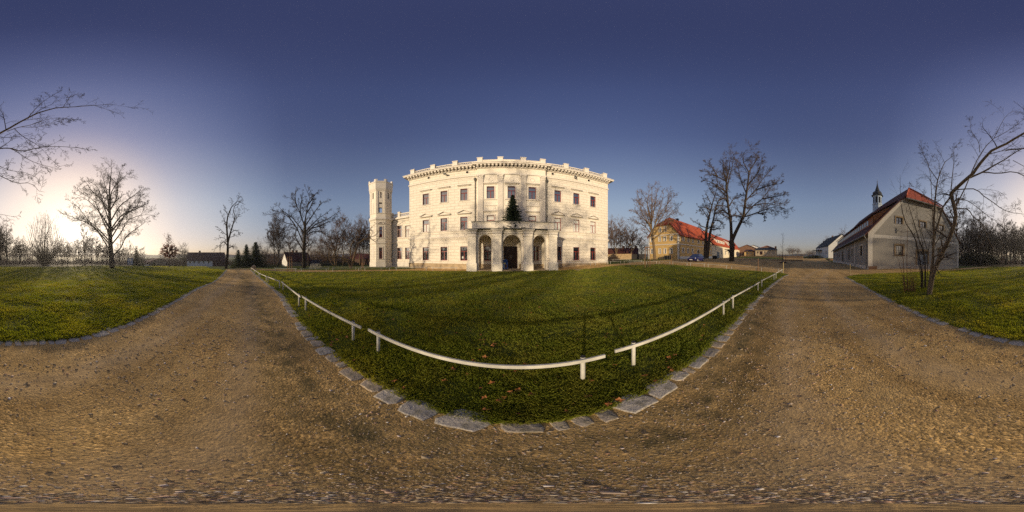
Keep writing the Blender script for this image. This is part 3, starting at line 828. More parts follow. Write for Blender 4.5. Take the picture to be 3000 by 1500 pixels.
# bay ornaments
for c in ccols:
    mb = MB(); ct = Vector(PW.p(c, 13.0, BO)); n = 28; ro, ri = .34, .27
    V = []; F = []
    for k in range(n):
        a = 2 * math.pi * k / n
        for rr, oo in ((ro, 0), (ro, .04), (ri, .04), (ri, 0)): V.append(PW.p(c + rr * math.cos(a), 13.0 + rr * math.sin(a), BO + oo))
    for k in range(n):
        for j in range(3): F.append((k * 4 + j, ((k + 1) % n) * 4 + j, ((k + 1) % n) * 4 + j + 1, k * 4 + j + 1))
    mb.add(V, F); mb.build('roundel', M['cream2'], palace)
    mb = MB()
    PW.box(mb, c - .98, c + .98, 12.28, 12.42, BO - .02, BO + .3); PW.box(mb, c - .92, c + .92, 12.16, 12.278, BO - .02, BO + .14); mb.build('window_hood', M['cream2'], palace)
    mb = MB(); PW.box(mb, c - 1.0, c + 1.0, 7.95, 8.08, BO - .02, BO + .26); PW.box(mb, c - .92, c + .92, 7.84, 7.948, BO - .02, BO + .12); mb.build('window_hood', M['cream2'], palace)
    mb = MB(); PW.box(mb, c - .92, c + .92, 9.68, 9.8, BO - .02, BO + .13); mb.build('apron_moulding', M['cream2'], palace); mb = MB(); PW.box(mb, c - .92, c + .92, 8.78, 8.86, BO - .02, BO + .1); mb.build('apron_moulding', M['cream2'], palace)
    for a, b in ((c - 1.0, c - .92), (c + .92, c + 1.0)):
        mb = MB(); PW.box(mb, a, b, 8.862, 12.158, BO - .02, BO + .05); mb.build('apron_moulding', M['cream2'], palace)
# hoods and pediments on the wings
for c in cols:
    mb = MB(); PW.box(mb, c - .95, c + .95, 12.38, 12.5, -.02, .3); PW.box(mb, c - .86, c + .86, 12.27, 12.378, -.02, .13); mb.build('window_hood', M['cream2'], palace)
    mb = MB(); PW.box(mb, c - .98, c + .98, 7.82, 7.92, -.02, .28)
    for s in (-1, 1):
        A = [PW.p(c + s * 1.04, 7.922, .3), PW.p(c + s * 1.04, 8.02, .3), PW.p(c, 8.46, .3), PW.p(c, 8.34, .3)]
        B = [PW.p(c + s * 1.04, 7.922, -.02), PW.p(c + s * 1.04, 8.02, -.02), PW.p(c, 8.46, -.02), PW.p(c, 8.34, -.02)]
        mb.prism(A, B)
    mb.add([PW.p(c - .9, 7.925, .08), PW.p(c + .9, 7.925, .08), PW.p(c, 8.33, .08)], [(0, 1, 2)])
    mb.build('pediment', M['cream2'], palace)
# windows
BL = {(6.68, 1): (.03, .97), (9.7, 1): (.03, .97), (12.7, 1): (.03, .97), (-12.7, 1): (.0, .62), (-6.68, 0): None}
for r in range(3):
    for c in cols:
        window(PW, palace, c - W2, c + W2, *rows[r], 0, .2, surround='cream2', blind=BL.get((c, r)))
for c in ccols:
    window(PW, palace, c - W2, c + W2, *rows[2], BO, .2, surround='cream2', sill=None)
    window(PW, palace, c - W2, c + W2, *rows[1], BO, .2, surround='cream2', sill=None, blind=(.5, .98) if abs(c) > 1 else None)
window(PW, palace, -3.8, -2.75, *rows[0], BO, .2, surround='cream2'); window(PW, palace, 2.7, 3.75, *rows[0], BO, .2, surround='cream2')
# paper notice in one ground floor window
mb = MB(); PW.box(mb, -7.0, -6.78, 1.35, 1.65, -.16, -.15); mb.build('paper_notice', M['blind'], palace)
# door
mb = MB(); PW.box(mb, -1.09, -.16, .03, 3.01, BO - .2, BO - .13); PW.box(mb, -.15, .8, .03, 3.01, BO - .2, BO - .13)
for a, b in ((-.98, -.27), (-.03, .68)):
    for z0, z1 in ((.2, .9), (1.05, 1.9), (2.05, 2.85)): PW.box(mb, a, b, z0, z1, BO - .132, BO - .105)
dr = mb.build('entrance_door', M['doorwood'], palace)
for u in (-.22, -.08):
    mb = MB(); mb.tube([PW.p(u, 1.35, BO - .12), PW.p(u, 1.36, BO - .05), PW.p(u, 1.75, BO - .05), PW.p(u, 1.76, BO - .12)], .018, 6); mb.build('door_handle', M['alloy'], dr)
# round vents with frames, floodlights
for u in (-12.2, -6.2, 5.9, 11.9):
    z = 14.7; mb = MB(); n = 16
    mb.prism([PW.p(u + .2 * math.cos(2 * math.pi * k / n), z + .2 * math.sin(2 * math.pi * k / n), .004) for k in range(n)][::-1], [PW.p(u + .2 * math.cos(2 * math.pi * k / n), z + .2 * math.sin(2 * math.pi * k / n), .02) for k in range(n)][::-1])
    v = mb.build('round_vent', M['darkvoid'], palace)
    V = []; F = []
    for k in range(n):
        a = 2 * math.pi * k / n
        for rr, oo in ((.29, 0), (.29, .035), (.2, .035), (.2, 0)): V.append(PW.p(u + rr * math.cos(a), z + rr * math.sin(a), oo))
    for k in range(n):
        for j in range(3): F.append((k * 4 + j, ((k + 1) % n) * 4 + j, ((k + 1) % n) * 4 + j + 1, k * 4 + j + 1))
    MB().add(V, F).build('vent_ring', M['cream2'], v)
for u in (-9.4, 9.3):
    mb = MB(); mb.tube([PW.p(u, 14.62, 0), PW.p(u, 14.6, .45)], .03, 6); PW.box(mb, u - .16, u + .16, 14.5, 14.78, .45, .62); PW.box(mb, u + .2, u + .34, 14.45, 14.6, .2, .5)
    mb.build('floodlight', M['lead'], palace)
# downpipes
for u in (-5.05, 4.98):
    mb = MB(); mb.tube([PW.p(u, 13.0, .14), PW.p(u, 5.0, .14)], .06, 8); p = mb.build('downpipe', M['zinc'], palace, True)
    mb = MB(); c = PW.p(u, 0, .16); mb.lathe([(.07, 12.9), (.16, 13.15), (.19, 13.2), (.19, 13.42), (.15, 13.46)], c, 10); mb.build('hopper', M['lead'], p)
mb = MB(); mb.tube([PW.p(4.86, 13.45, .2), PW.p(4.86, 15.0, .2)], .05, 8); mb.build('downpipe', M['zinc'], palace, True)

# portico
PF = 3.5                                  # front of the porch wall
TOP = 4.32
mb = MB()
arches = [arch(-4.08, -2.56, -.02, TOP - .08), arch(-1.2, .98, -.02, TOP - .1), arch(2.42, 3.98, -.02, TOP - .1)]
def notch(outline_u0, outline_u1, arcs, z0, z1):
    pts = [(outline_u0, z0)]
    for a in arcs:
        pts += [(a[0][0], z0)] + a[2:][::-1] + [(a[1][0], z0)]
    return pts + [(outline_u1, z0), (outline_u1, z1), (outline_u0, z1)]
PW.face(mb, notch(-5.05, 5.1, arches, -.35, 4.34), [], PF - .12, back=.7, sides=True)
mb.build('porch_arcade', M['cream'], palace)
# side walls of the porch with an arch each
for s in (-1, 1):
    u = -5.02 if s < 0 else 5.07
    o = PW.p(u, 0, BO if s < 0 else PF - .83); e = PW.p(u, 0, PF - .83 if s < 0 else BO)
    sw = Wall(o[0], o[1], e[0] - o[0], e[1] - o[1]); L_ = math.hypot(e[0] - o[0], e[1] - o[1])
    mb = MB(); sw.face(mb, notch(0, L_, [arch(.45, L_ - .25, -.02, 3.95)], -.35, 4.34), [], 0, back=.6, sides=True)
    mb.build('porch_side_wall', M['cream'], palace)
# pillars in front of the arcade
for u in (-4.84, -1.88, 1.72, 4.76):
    mb = MB(); w = .5
    PW.box(mb, u - w, u - w + .14, .92, 4.0, PF - .125, PF + .3); PW.box(mb, u + w - .14, u + w, .92, 4.0, PF - .125, PF + .3)
    PW.box(mb, u - w + .14, u + w - .14, .92, 1.1, PF - .125, PF + .3); PW.box(mb, u - w + .14, u + w - .14, 3.6, 4.0, PF - .125, PF + .3)
    PW.box(mb, u - w + .14, u + w - .14, 1.1, 3.6, PF - .125, PF + .26)
    PW.box(mb, u - w - .06, u + w + .06, 4.003, 4.1, PF - .125, PF + .37); PW.box(mb, u - w - .02, u + w + .02, 4.102, 4.3, PF - .125, PF + .33)
    p = mb.build('porch_pillar', M['cream'], palace)
    mb = MB(); PW.box(mb, u - w - .1, u + w + .1, -.4, .82, PF - .13, PF + .4)
    mb.hexa([PW.p(u - w - .1, .82, PF + .4), PW.p(u + w + .1, .82, PF + .4), PW.p(u + w + .1, .82, PF - .13), PW.p(u - w - .1, .82, PF - .13), PW.p(u - w, .917, PF + .3), PW.p(u + w, .917, PF + .3), PW.p(u + w, .917, PF - .13), PW.p(u - w, .917, PF - .13)])
    mb.build('pillar_base', M['cream'], p)
    mb = MB(); PW.box(mb, u - w - .08, u + w + .08, 4.34, 4.6, PF - .4, PF + .36); PW.box(mb, u - w - .14, u + w + .14, 4.602, 4.72, PF - .4, PF + .44); PW.box(mb, u - w - .22, u + w + .22, 4.722, 4.84, PF - .4, PF + .55)
    mb.build('pillar_entablature', M['cream2'], p)
mb = MB(); PW.box(mb, -5.3, 5.35, 4.345, 4.6, BO + .02, PF + .02); PW.box(mb, -5.34, 5.39, 4.604, 4.84, BO + .02, PF + .14); mb.build('porch_entablature', M['cream2'], palace)
mb = MB(); PW.box(mb, -5.62, 5.66, 4.842, 4.9, BO + .02, PF + .6); mb.build('balcony_edge', M['lead'], palace)
mb = MB()
PW.box(mb, -4.87, 4.9, 4.902, 5.78, PF - .4, PF - .05)
for u0, u1 in ((-4.87, -4.3), (-2.65, -2.05), (1.85, 2.5), (4.3, 4.9)): PW.box(mb, u0, u1, 4.902, 5.78, PF - .05, PF + .03)
for z0, z1 in ((4.902, 5.06), (5.66, 5.78)):
    for u0, u1 in ((-4.3, -2.65), (-2.05, 1.85), (2.5, 4.3)): PW.box(mb, u0, u1, z0, z1, PF - .05, PF + .03)
PW.box(mb, -4.87, -4.52, 4.902, 5.78, BO + .02, PF - .402); PW.box(mb, 4.55, 4.9, 4.902, 5.78, BO + .02, PF - .402)
bp = mb.build('balcony_parapet', M['cream'], palace)
mb = MB(); PW.box(mb, -4.95, 4.98, 5.783, 5.85, PF - .46, PF + .1); PW.box(mb, -4.95, -4.46, 5.783, 5.85, BO + .02, PF - .462); PW.box(mb, 4.49, 4.98, 5.783, 5.85, BO + .02, PF - .462); mb.build('parapet_coping', M['lead'], bp)
mb = MB(); PW.box(mb, -5.3, 5.3, -.4, .015, BO - .2, PF + .25); mb.build('porch_floor', M['sandstone'], palace)
# groined soffit ribs between the piers
for u in (-2.3, 1.7):
    mb = MB(); n = 10
    A = [PW.p(u - .2, 2.6 + 1.7 * math.sin(math.pi * k / n / 2), BO + .02 + 2.4 * (1 - math.cos(math.pi * k / n / 2))) for k in range(n + 1)] + [PW.p(u - .2, 4.343, BO + .02)]
    B = [PW.p(u + .2, 2.6 + 1.7 * math.sin(math.pi * k / n / 2), BO + .02 + 2.4 * (1 - math.cos(math.pi * k / n / 2))) for k in range(n + 1)] + [PW.p(u + .2, 4.343, BO + .02)]
    mb.prism(A, B); mb.build('porch_rib', M['cream'], palace)

# spruce standing on the balcony, sandwich board by the door
tb = PW.p(.0, 4.9, 2.35)
spruce('young spruce tree set up on the palace balcony', 0, 0, 0, 0, 3.7, 21, None, tb, 9.75, 'balcony_spruce', 1.25)
mb = MB(); sx0, sx1 = -1.18, -.62
c = PW.p(-.9, 0, 1.9); bz = .02
board = thing('sandwich_board', 'blue round topped poster stand in front of the palace door', 'sign', (c[0], c[1], bz))
n = 10
for nm, o0, lean in (('front_panel', 2.0, -.2), ('rear_panel', 1.75, .2)):
    L0 = [(-1.2, .04), (-.58, .04)] + [(-.89 + .31 * math.cos(math.pi * k / n), 1.02 + .26 * math.sin(math.pi * k / n)) for k in range(n + 1)]
    mb = MB(); mb.prism([PW.p(u, z + bz, o0 + lean * z / 1.3) for u, z in L0], [PW.p(u, z + bz, o0 - .04 + lean * z / 1.3) for u, z in L0]); pn = mb.build(nm, plain('blue_board_' + nm, (.03, .09, .32), .5, .2, 3, 0), board)
    if nm == 'front_panel':
        def q(u0, u1, z0, z1): return MB().add([PW.p(u, z + bz, o0 + .006 + lean * z / 1.3) for u, z in ((u0, z0), (u1, z0), (u1, z1), (u0, z1))], [(0, 1, 2, 3)])
        q(-1.14, -.64, .95, 1.2).build('poster_cap', M['cream'], pn); q(-1.12, -.86, .66, .93).build('poster_sheet', plain('yellow_sheet', (.62, .55, .22), .7, .1, 4, 0), pn)
        q(-1.17, -.97, .12, .62).build('poster_picture', plain('pale_blue_picture', (.35, .45, .62), .6, .3, 9, 0), pn); q(-.93, -.7, .2, .6).build('poster_picture', plain('brown_picture', (.2, .1, .07), .6, .6, 9, 0), pn)

# ------------------------------------------------------------------ annexe beside the palace
AO = -1.85
an_o = PW.p(-17.8, 0, AO)
annexe = thing('annexe', 'low two storey cream wing with balustrade between palace and tower', 'building', (an_o[0], an_o[1], -.2), R(3.35))
AW = Wall(*PW.p(-21.2, 0, AO)[:2], PW.d.x, PW.d.y)
def apx(x, y): return AW.px(1060 + x / 4.29, 500 + y / 4.29)
wins = []
for x0, x1 in ((446, 503), (546, 604)):
    for y0, y1 in ((690, 838), (967, 1113)):
        u0, zt = apx(x0, y0); u1, _ = apx(x1, y0); um, zb = apx((x0 + x1) / 2, y1); um, zt = apx((x0 + x1) / 2, y0)
        wins.append((u0, u1, zb, zt))
mb = MB(); AW.face(mb, rect(0, 5.4, -.6, 8.6), [rect(*w) for w in wins], 0, .25)
mb.add([AW.p(0, -.6, -9), AW.p(0, -.6, 0), AW.p(0, 8.6, 0), AW.p(0, 8.6, -9), AW.p(5.4, 8.6, 0), AW.p(5.4, 8.6, -9)], [(0, 1, 2, 3), (3, 2, 4, 5)])
mb.build('wall', M['ashlar'], annexe)
for i, w in enumerate(wins): window(AW, annexe, *w, 0, .2, surround='cream2', sill=None, blind=(.05, .95) if i in (2,) else None, sur_w=.12)
for nm, z0, z1, o in (('string_course', 4.22, 4.4, .12), ('string_course', 4.98, 5.1, .1), ('plinth', -.6, .62, .08), ('frieze', 8.25, 8.4, .12), ('cornice', 8.62, 8.85, .35), ('blocking_course', 8.852, 9.05, .12)):
    mb = MB(); AW.box(mb, 0, 5.35, z0, z1, -.3, o); mb.build(nm, M['cream2'], annexe)
for u in (2.05, 4.55):
    pass
ua, zt = apx(405, 648); ub, _ = apx(640, 648); uc = (ua + ub) / 2
mb = MB()
for s, ue in ((-1, ua), (1, min(ub, 5.3))):
    mb.prism([AW.p(ue, 7.2, .1), AW.p(ue, 7.28, .1), AW.p(uc, 8.1, .1), AW.p(uc, 8.0, .1)], [AW.p(ue, 7.2, -.02), AW.p(ue, 7.28, -.02), AW.p(uc, 8.1, -.02), AW.p(uc, 8.0, -.02)])
mb.build('blind_pediment', M['cream2'], annexe)
for x in (428, 522):
    u, z1 = apx(x, 680); mb = MB(); AW.box(mb, u - .14, u + .14, 5.102, 6.95, -.02, .06); AW.box(mb, u - .2, u + .2, 6.952, 7.1, -.02, .11); mb.build('pilaster', M['cream2'], annexe)
pl = [0.2, apx(467, 540)[0], 5.0]
for u in pl:
    mb = MB(); AW.box(mb, u - .24, u + .24, 9.052, 9.98, -.4, .08); AW.box(mb, u - .29, u + .29, 9.982, 10.08, -.45, .13); mb.build('pedestal', M['cream2'], annexe)
for a, b in zip(pl, pl[1:]):
    mb = MB(); AW.box(mb, a + .25, b - .25, 9.052, 9.12, -.32, 0); AW.box(mb, a + .25, b - .25, 9.6, 9.75, -.32, 0); rail = mb.build('balustrade', M['cream2'], annexe)
    n = max(3, int((b - a) / .3))
    for k in range(n):
        u = a + .25 + (b - a - .5) * (k + .5) / n; q = MB(); c = AW.p(u, 0, -.16)
        q.lathe([(.085, 9.122), (.05, 9.18), (.095, 9.28), (.045, 9.46), (.085, 9.55), (.085, 9.598)], c, 8); q.build('baluster', M['cream2'], rail, True)
mb = MB(); u = apx(330, 800)[0]
mb.tube([AW.p(.35, 8.5, .2), AW.p(.35, -.1, .2)], .08, 8); mb.build('downpipe', M['zinc'], annexe, True)

# ------------------------------------------------------------------ octagonal tower
ta, _e = ray(1115.5, 750); TD = 31.6; TC = Vector((TD * math.sin(ta), TD * math.cos(ta)))
tower = thing('tower', 'slender octagonal cream tower with battlements left of the palace', 'tower', (TC.x, TC.y, -.3), -ta)
tdir = Vector((math.cos(ta), -math.sin(ta)))     # right seen from camera
def owall(k, ap):
    ang = R(45 * k); n0 = Vector((-math.sin(ta), -math.cos(ta)))
    n = Vector((n0.x * math.cos(ang) - n0.y * math.sin(ang), n0.x * math.sin(ang) + n0.y * math.cos(ang)))
    d = Vector((-n.y, n.x)); hw_ = ap * math.tan(R(22.5))
    o = TC + n * ap - d * hw_
    return Wall(o.x, o.y, d.x, d.y), 2 * hw_
AP = 2.03
rot8 = math.atan2(-math.cos(ta), -math.sin(ta)) + R(22.5)
def octa(mb, ap, z0, z1, ap1=None):
    c = 1 / math.cos(R(22.5)); return mb.lathe([(ap * c, z0), ((ap1 or ap) * c, z1)], (TC.x, TC.y), 8, rot8)
W0, FW = owall(0, AP)
def tpx(x, y): return W0.px(1060 + x / 4.29, 500 + y / 4.29)
zz = lambda y: tpx(236, y)[1]
Zs = dict(pl=zz(1150), s1=zz(905), s2=zz(850), c0=zz(608), c1=zz(582), u0=zz(530), cr0=zz(240), cr1=zz(150), top=zz(110))
def tw(x0, x1, y0, y1): a, zt = tpx(x0, y0); b, _ = tpx(x1, y0); return a, b, zz(y1), zz(y0)
gfw = tw(216, 258, 966, 1108); ffw = tw(219, 257, 703, 840); opw = tw(213, 254, 398, 527); arw = tw(227, 250, 264, 343)
mb = MB()
for k in range(8):
    Wk, w_ = owall(k, AP); h = [rect(*gfw), rect(*ffw)] if k == 0 else []
    Wk.face(mb, rect(0, w_, -.6, Zs['c1']), h, 0, .22)
mb.build('lower_stage', M['ashlar'], tower)
mb = MB()
for k in range(8):
    Wk, w_ = owall(k, AP - .02); h = []
    if k in (0, 4): h = [rect(*opw)]
    Wk.face(mb, rect(0, w_, Zs['c1'], Zs['cr1']), h + ([arch(w_ / 2 - .17, w_ / 2 + .17, arw[2], arw[3])] if k in (0, 1, 7) else []), 0, .3)
mb.build('upper_stage', M['cream'], tower)
for k in range(8):   # corner strips
    Wk, w_ = owall(k, AP - .02); mb = MB()
    Wk.box(mb, 0, .3, Zs['u0'], Zs['cr0'] - .25, -.02, .07); Wk.box(mb, w_ - .3, w_, Zs['u0'], Zs['cr0'] - .25, -.02, .07); mb.build('corner_strip', M['cream'], tower)
    if k in (1, 7):
        mb = MB(); c = w_ / 2; Wk.box(mb, c - .24, c + .24, opw[2], opw[3], -.02, .04); mb.build('blind_panel', M['cream2'], tower)
        mb = MB(); Wk.box(mb, c - .26, c + .26, gfw[2], gfw[3], -.02, .04); mb.build('blind_panel', M['cream2'], tower)
        mb = MB(); Wk.box(mb, c - .3, c + .3, ffw[2] - .1, ffw[3], -.02, .03); mb.build('blind_panel', M['cream2'], tower)
    if k in (0, 1, 7):
        mb = MB(); c = w_ / 2; Wk.box(mb, c - .25, c + .25, arw[2] - .1, arw[3] + .1, -.5, -.3); mb.build('window_recess', M['darkvoid'] if k else M['cream2'], tower)
window(W0, tower, *gfw, 0, .18, surround='cream2', sur_w=.14); window(W0, tower, *ffw, 0, .18, surround='cream2', sur_w=.14)
mb = MB(); W0.box(mb, opw[0] + .002, opw[1] - .002, opw[2] + (opw[3] - opw[2]) * .5, opw[2] + (opw[3] - opw[2]) * .86, -.12, -.05); mb.build('open_hatch', M['cream2'], tower)
c = (ffw[0] + ffw[1]) / 2; zp = ffw[3] + .55; mb = MB()
for s in (-1, 1):
    mb.prism([W0.p(c + s * .62, zp, .18), W0.p(c + s * .62, zp + .09, .18), W0.p(c, zp + .38, .18), W0.p(c, zp + .28, .18)], [W0.p(c + s * .62, zp, -.02), W0.p(c + s * .62, zp + .09, -.02), W0.p(c, zp + .38, -.02), W0.p(c, zp + .28, -.02)])
W0.box(mb, c - .6, c + .6, zp - .08, zp - .002, -.02, .17); mb.build('pediment', M['cream2'], tower)
def ring(nm, z0, z1, o, o1=None): mb = MB(); octa(mb, AP + o, z0, z1, AP + (o1 if o1 is not None else o)); mb.build(nm, M['cream2'], tower)
ring('plinth', -.6, Zs['pl'], .08); ring('string_course', Zs['s1'] - .12, Zs['s1'] + .06, .09); ring('string_course', Zs['s2'] - .06, Zs['s2'] + .03, .06)
ring('cornice', Zs['c0'] - .2, Zs['c0'], .06, .2); ring('cornice', Zs['c0'] + .002, Zs['c1'], .22, .12); ring('string_course', Zs['u0'] - .08, Zs['u0'] + .0, .06)
ring('crown', Zs['cr0'] - .2, Zs['cr0'] + .25, .03, .2); ring('crown', Zs['cr0'] + .252, Zs['cr1'], .2, .24); ring('crown_edge', Zs['cr1'] + .002, Zs['cr1'] + .1, .32)
for k in range(8):
    Wk, w_ = owall(k, AP + .26)
    for a, b in ((0, .36), (w_ - .36, w_)):
        mb = MB(); Wk.box(mb, a + .004, b - .004, Zs['cr1'] + .102, Zs['top'], -.28, 0); mb.build('battlement', M['cream2'], tower)
    mb = MB(); Wk.box(mb, .36, w_ - .36, Zs['cr1'] + .102, Zs['cr1'] + .3, -.28, -.002); mb.build('parapet', M['cream2'], tower)
# ------------------------------------------------------------------ yellow farmhouse
def gable_block(name, label, A, B, C_, zb, ze, zr, mats, roof_over=.35, hip=None, cat='house'):
    pass
YA = atd(1989.6, 759, 41); ya = Vector((YA.x, YA.y))
yd = Vector((1, .0))          # long side runs east
YW = Wall(ya.x, ya.y, 1, .0)  # south wall, outward south
YWID = 10.3
YG = Wall(ya.x, ya.y + YWID, 0, -1)   # west gable, left to right seen from the west
yz0 = .55; ye = CAM_H + 5.65; yrz = CAM_H + 11.1; yh = CAM_H + 8.38
farm = thing('farmhouse', 'long yellow farmhouse with orange red tiled half hipped roof', 'house', (ya.x, ya.y, yz0))
def zoomfn(W, ox, oy, sc): return lambda x, y: W.px(ox + x / sc, oy + y / sc)
g5 = zoomfn(YG, 1840, 680, 9.2); s5 = zoomfn(YW, 1840, 680, 9.2); s3 = zoomfn(YW, 1970, 660, 9.909)
def winbox(f, x0, y0, x1, y1):
    u0, _ = f(x0, y1); u1, _ = f(x1, y1); zb = f((x0 + x1) / 2, y1)[1]; zt = f((x0 + x1) / 2, y0)[1]; return [u0, u1, zb, zt]
gw = [winbox(g5, *b) for b in [(830, 150, 875, 245), (970, 130, 1020, 240), (1140, 110, 1190, 228), (832, 465, 876, 580), (975, 452, 1018, 575), (1135, 445, 1188, 570)]]
for i in (0, 1, 2): gw[i][2:] = [gw[1][2], gw[1][3]]
for i in (3, 4, 5): gw[i][2:] = [gw[4][2], gw[4][3]]
wl = gw[0][1] - gw[0][0]
gw += [[.75, 1.6, gw[1][2], gw[1][3]], [.75, 1.6, gw[4][2], gw[4][3]]]
g3 = zoomfn(YG, 1820, 640, 8.05)
gw += [winbox(g3, 1015, 200, 1058, 305), winbox(g3, 895, 225, 935, 320)]
mid = YWID / 2
def zslope(v): return ye + (v if v < mid else YWID - v) / mid * (yrz - ye)
vh = (yh - ye) / (yrz - ye) * mid
mb = MB(); YG.face(mb, [(0, yz0 - .5), (YWID, yz0 - .5), (YWID, ye), (YWID - vh, yh), (vh, yh), (0, ye)], [rect(*w) for w in gw], 0, .16)
sw_boxes = [(1465, 112, 1508, 238), (1610, 130, 1645, 255), (1735, 160, 1768, 265), (1882, 200, 1915, 290)]
sw = [winbox(s5, *b) for b in sw_boxes]; gr = [winbox(s5, *b) for b in [(1462, 440, 1507, 560), (1597, 450, 1635, 570), (1722, 460, 1758, 575)]]
for w in sw: w[2:] = sw[0][2:]
for w in gr: w[2:] = gr[0][2:]
pit = sw[1][0] - sw[0][0]; wid = sw[0][1] - sw[0][0]
LY = 24.0
k = sw[-1][0] + pit * 1.25
while k < LY - 1.5:
    sw.append([k, k + wid, *sw[0][2:]]); k += pit * 1.25
extra = [[k_, k_ + wid, *gr[0][2:]] for k_ in [q_[0] for q_ in sw[5:8]] if k_ < LY - 1.5]
au, _ = s5(1868, 580); bu, _ = s5(1925, 580); az = s5(1896, 470)[1]
holes = [rect(*w) for w in sw + gr + extra] + [arch(au, bu, gr[0][2] - .1, az)]
YW.face(mb, rect(0, LY, yz0 - .5, ye), holes, 0, .16)
mb.add([YW.p(LY, yz0 - .5, 0), YW.p(LY, yz0 - .5, -YWID), YW.p(LY, ye, -YWID), YW.p(LY, yrz, -mid), YW.p(LY, ye, 0)], [(0, 1, 2, 3, 4)])
mb.build('wall', M['yellow'], farm)
for w in gw: window(YG, farm, *w, 0, .13, frame='white_st', surround='white_st', sur_w=.2, sill='white_st', style='+', bar=.06)
for w in sw + gr + extra: window(YW, farm, *w, 0, .13, frame='white_st', surround='white_st', sur_w=.2, sill='white_st', style='+', bar=.06)
mb = MB(); pa = arch(au - .22, bu + .22, gr[0][2] - .1, az + .22); pb = arch(au, bu, gr[0][2] - .1, az)
n_ = len(pa); mb.add([YW.p(u, z, .03) for u, z in pa] + [YW.p(u, z, .03) for u, z in pb], [(i, i + 1, n_ + i + 1, n_ + i) for i in range(1, n_ - 1)] + [(n_ - 1, 0, n_, 2 * n_ - 1)])
ad = mb.build('arched_door', M['white_st'], farm)
MB().add([YW.p(u, z, -.12) for u, z in pb], [tuple(range(len(pb)))]).build('door_leaf', M['glass'], ad)
mb = MB(); YW.box(mb, 0, LY, CAM_H + 2.95, CAM_H + 3.15, -.05, .1); YG.box(mb, 0, YWID, CAM_H + 2.95, CAM_H + 3.15, -.05, .1); mb.build('string_course', M['white_st'], farm)
mb = MB(); YW.box(mb, 0, LY, yz0 - .5, yz0 + 1.05, -.05, .04); mb.build('plinth', M['white_st'], farm)
mb = MB(); YG.box(mb, YWID - .5, YWID + .04, yz0 + .3, ye - .2, -.02, .04); mb.build('corner_quoin', M['white_st'], farm)
mb = MB(); YG.box(mb, 0, .45, yz0 + .3, ye - .2, -.02, .04); mb.build('corner_quoin', M['white_st'], farm)
mb = MB(); YG.box(mb, 0, YWID, ye - .1, ye + .12, -.02, .06); mb.build('gable_moulding', M['white_st'], farm)
mb = MB(); mb.tube([YW.p(.12, yz0, .15), YW.p(.12, ye, .15)], .06, 6); mb.build('downpipe', M['zinc'], farm)
# roof
def roof_mesh(W, L, wid, ze, zr, zh=None, over=.4, hipback=3.0, thick=.16, end_hip=0):
    """ridge roof over a block whose front wall is W (u 0..L), depth wid, half hip at u=0 from height zh"""
    md = wid / 2; sl = (zr - ze) / md
    mb = MB(); zo = ze - over * sl
    k = md - (zr - zh) / sl if zh else 0          # v where the half hip starts
    hb = hipback if zh else 0
    e = .25
    def pt(u, v, z): return W.p(u, z, -v)
    for dz in (0, -thick):
        front = [pt(-e, -over, zo + dz), pt(L + e, -over, zo + dz), pt(L + e, md, zr + dz), pt(hb - (0 if zh else e), md, zr + dz)] + ([pt(-e, k, zh + dz)] if zh else [])
        back = [pt(L + e, wid + over, zo + dz), pt(-e, wid + over, zo + dz)] + ([pt(-e, wid - k, zh + dz)] if zh else []) + [pt(hb - (0 if zh else e), md, zr + dz), pt(L + e, md, zr + dz)]
        for f in (front, back): mb.add(f, [tuple(range(len(f)))])
        if zh: mb.add([pt(-e, k, zh + dz), pt(hb, md, zr + dz), pt(-e, wid - k, zh + dz)], [(0, 1, 2)])
    def strip(a, b): mb.add([a, b, (b[0], b[1], b[2] - thick), (a[0], a[1], a[2] - thick)], [(0, 1, 2, 3)])
    strip(pt(-e, -over, zo), pt(L + e, -over, zo)); strip(pt(-e, wid + over, zo), pt(L + e, wid + over, zo))
    if zh:
        strip(pt(-e, -over, zo), pt(-e, k, zh)); strip(pt(-e, k, zh), pt(-e, wid - k, zh)); strip(pt(-e, wid - k, zh), pt(-e, wid + over, zo))
    else:
        strip(pt(-e, -over, zo), pt(-e, md, zr)); strip(pt(-e, md, zr), pt(-e, wid + over, zo))
    strip(pt(L + e, -over, zo), pt(L + e, md, zr)); strip(pt(L + e, md, zr), pt(L + e, wid + over, zo))
    return mb
rf = roof_mesh(YW, LY + .3, YWID, ye + .12, yrz + .12, yh + .1, .45, 3.0).build('roof', M['red_tile'], farm)
mb = MB(); YW.box(mb, 7.1, 7.8, yrz - .3, yrz + .45, -mid - .3, -mid + .3); YW.box(mb, 6.95, 7.95, yrz + .452, yrz + .55, -mid - .4, -mid + .4); mb.build('chimney', M['black_tile'], rf)

# whitewashed barn continuing the farmhouse
L2 = 92 - LY
wb = thing('farm_barn', 'cream farm barn with red tiled roof and dormers behind the big forked tree', 'barn', (*YW.p(LY + .4, .6)[:2], .6))
BW = Wall(*YW.p(LY + .35, 0)[:2], 1, .005)
bz0 = .5; be = CAM_H + 4.9; br_ = CAM_H + 10.6
b3 = zoomfn(BW, 1970, 660, 9.909)
bw = [winbox(b3, *b) for b in [(1418, 725, 1442, 850), (1525, 745, 1545, 855), (1618, 760, 1638, 870), (1785, 785, 1798, 880), (1845, 795, 1862, 890)]]
for w in bw: w[2:] = [bw[0][2], bw[0][3]]
doors = [winbox(b3, 1295, 775, 1362, 945), winbox(b3, 1885, 795, 1922, 955)]
for dr_ in doors: dr_[2:] = [bz0 + .2, doors[0][3]]
mb = MB(); BW.face(mb, rect(0, L2, bz0 - .6, be), [rect(*w) for w in bw + doors], 0, .16)
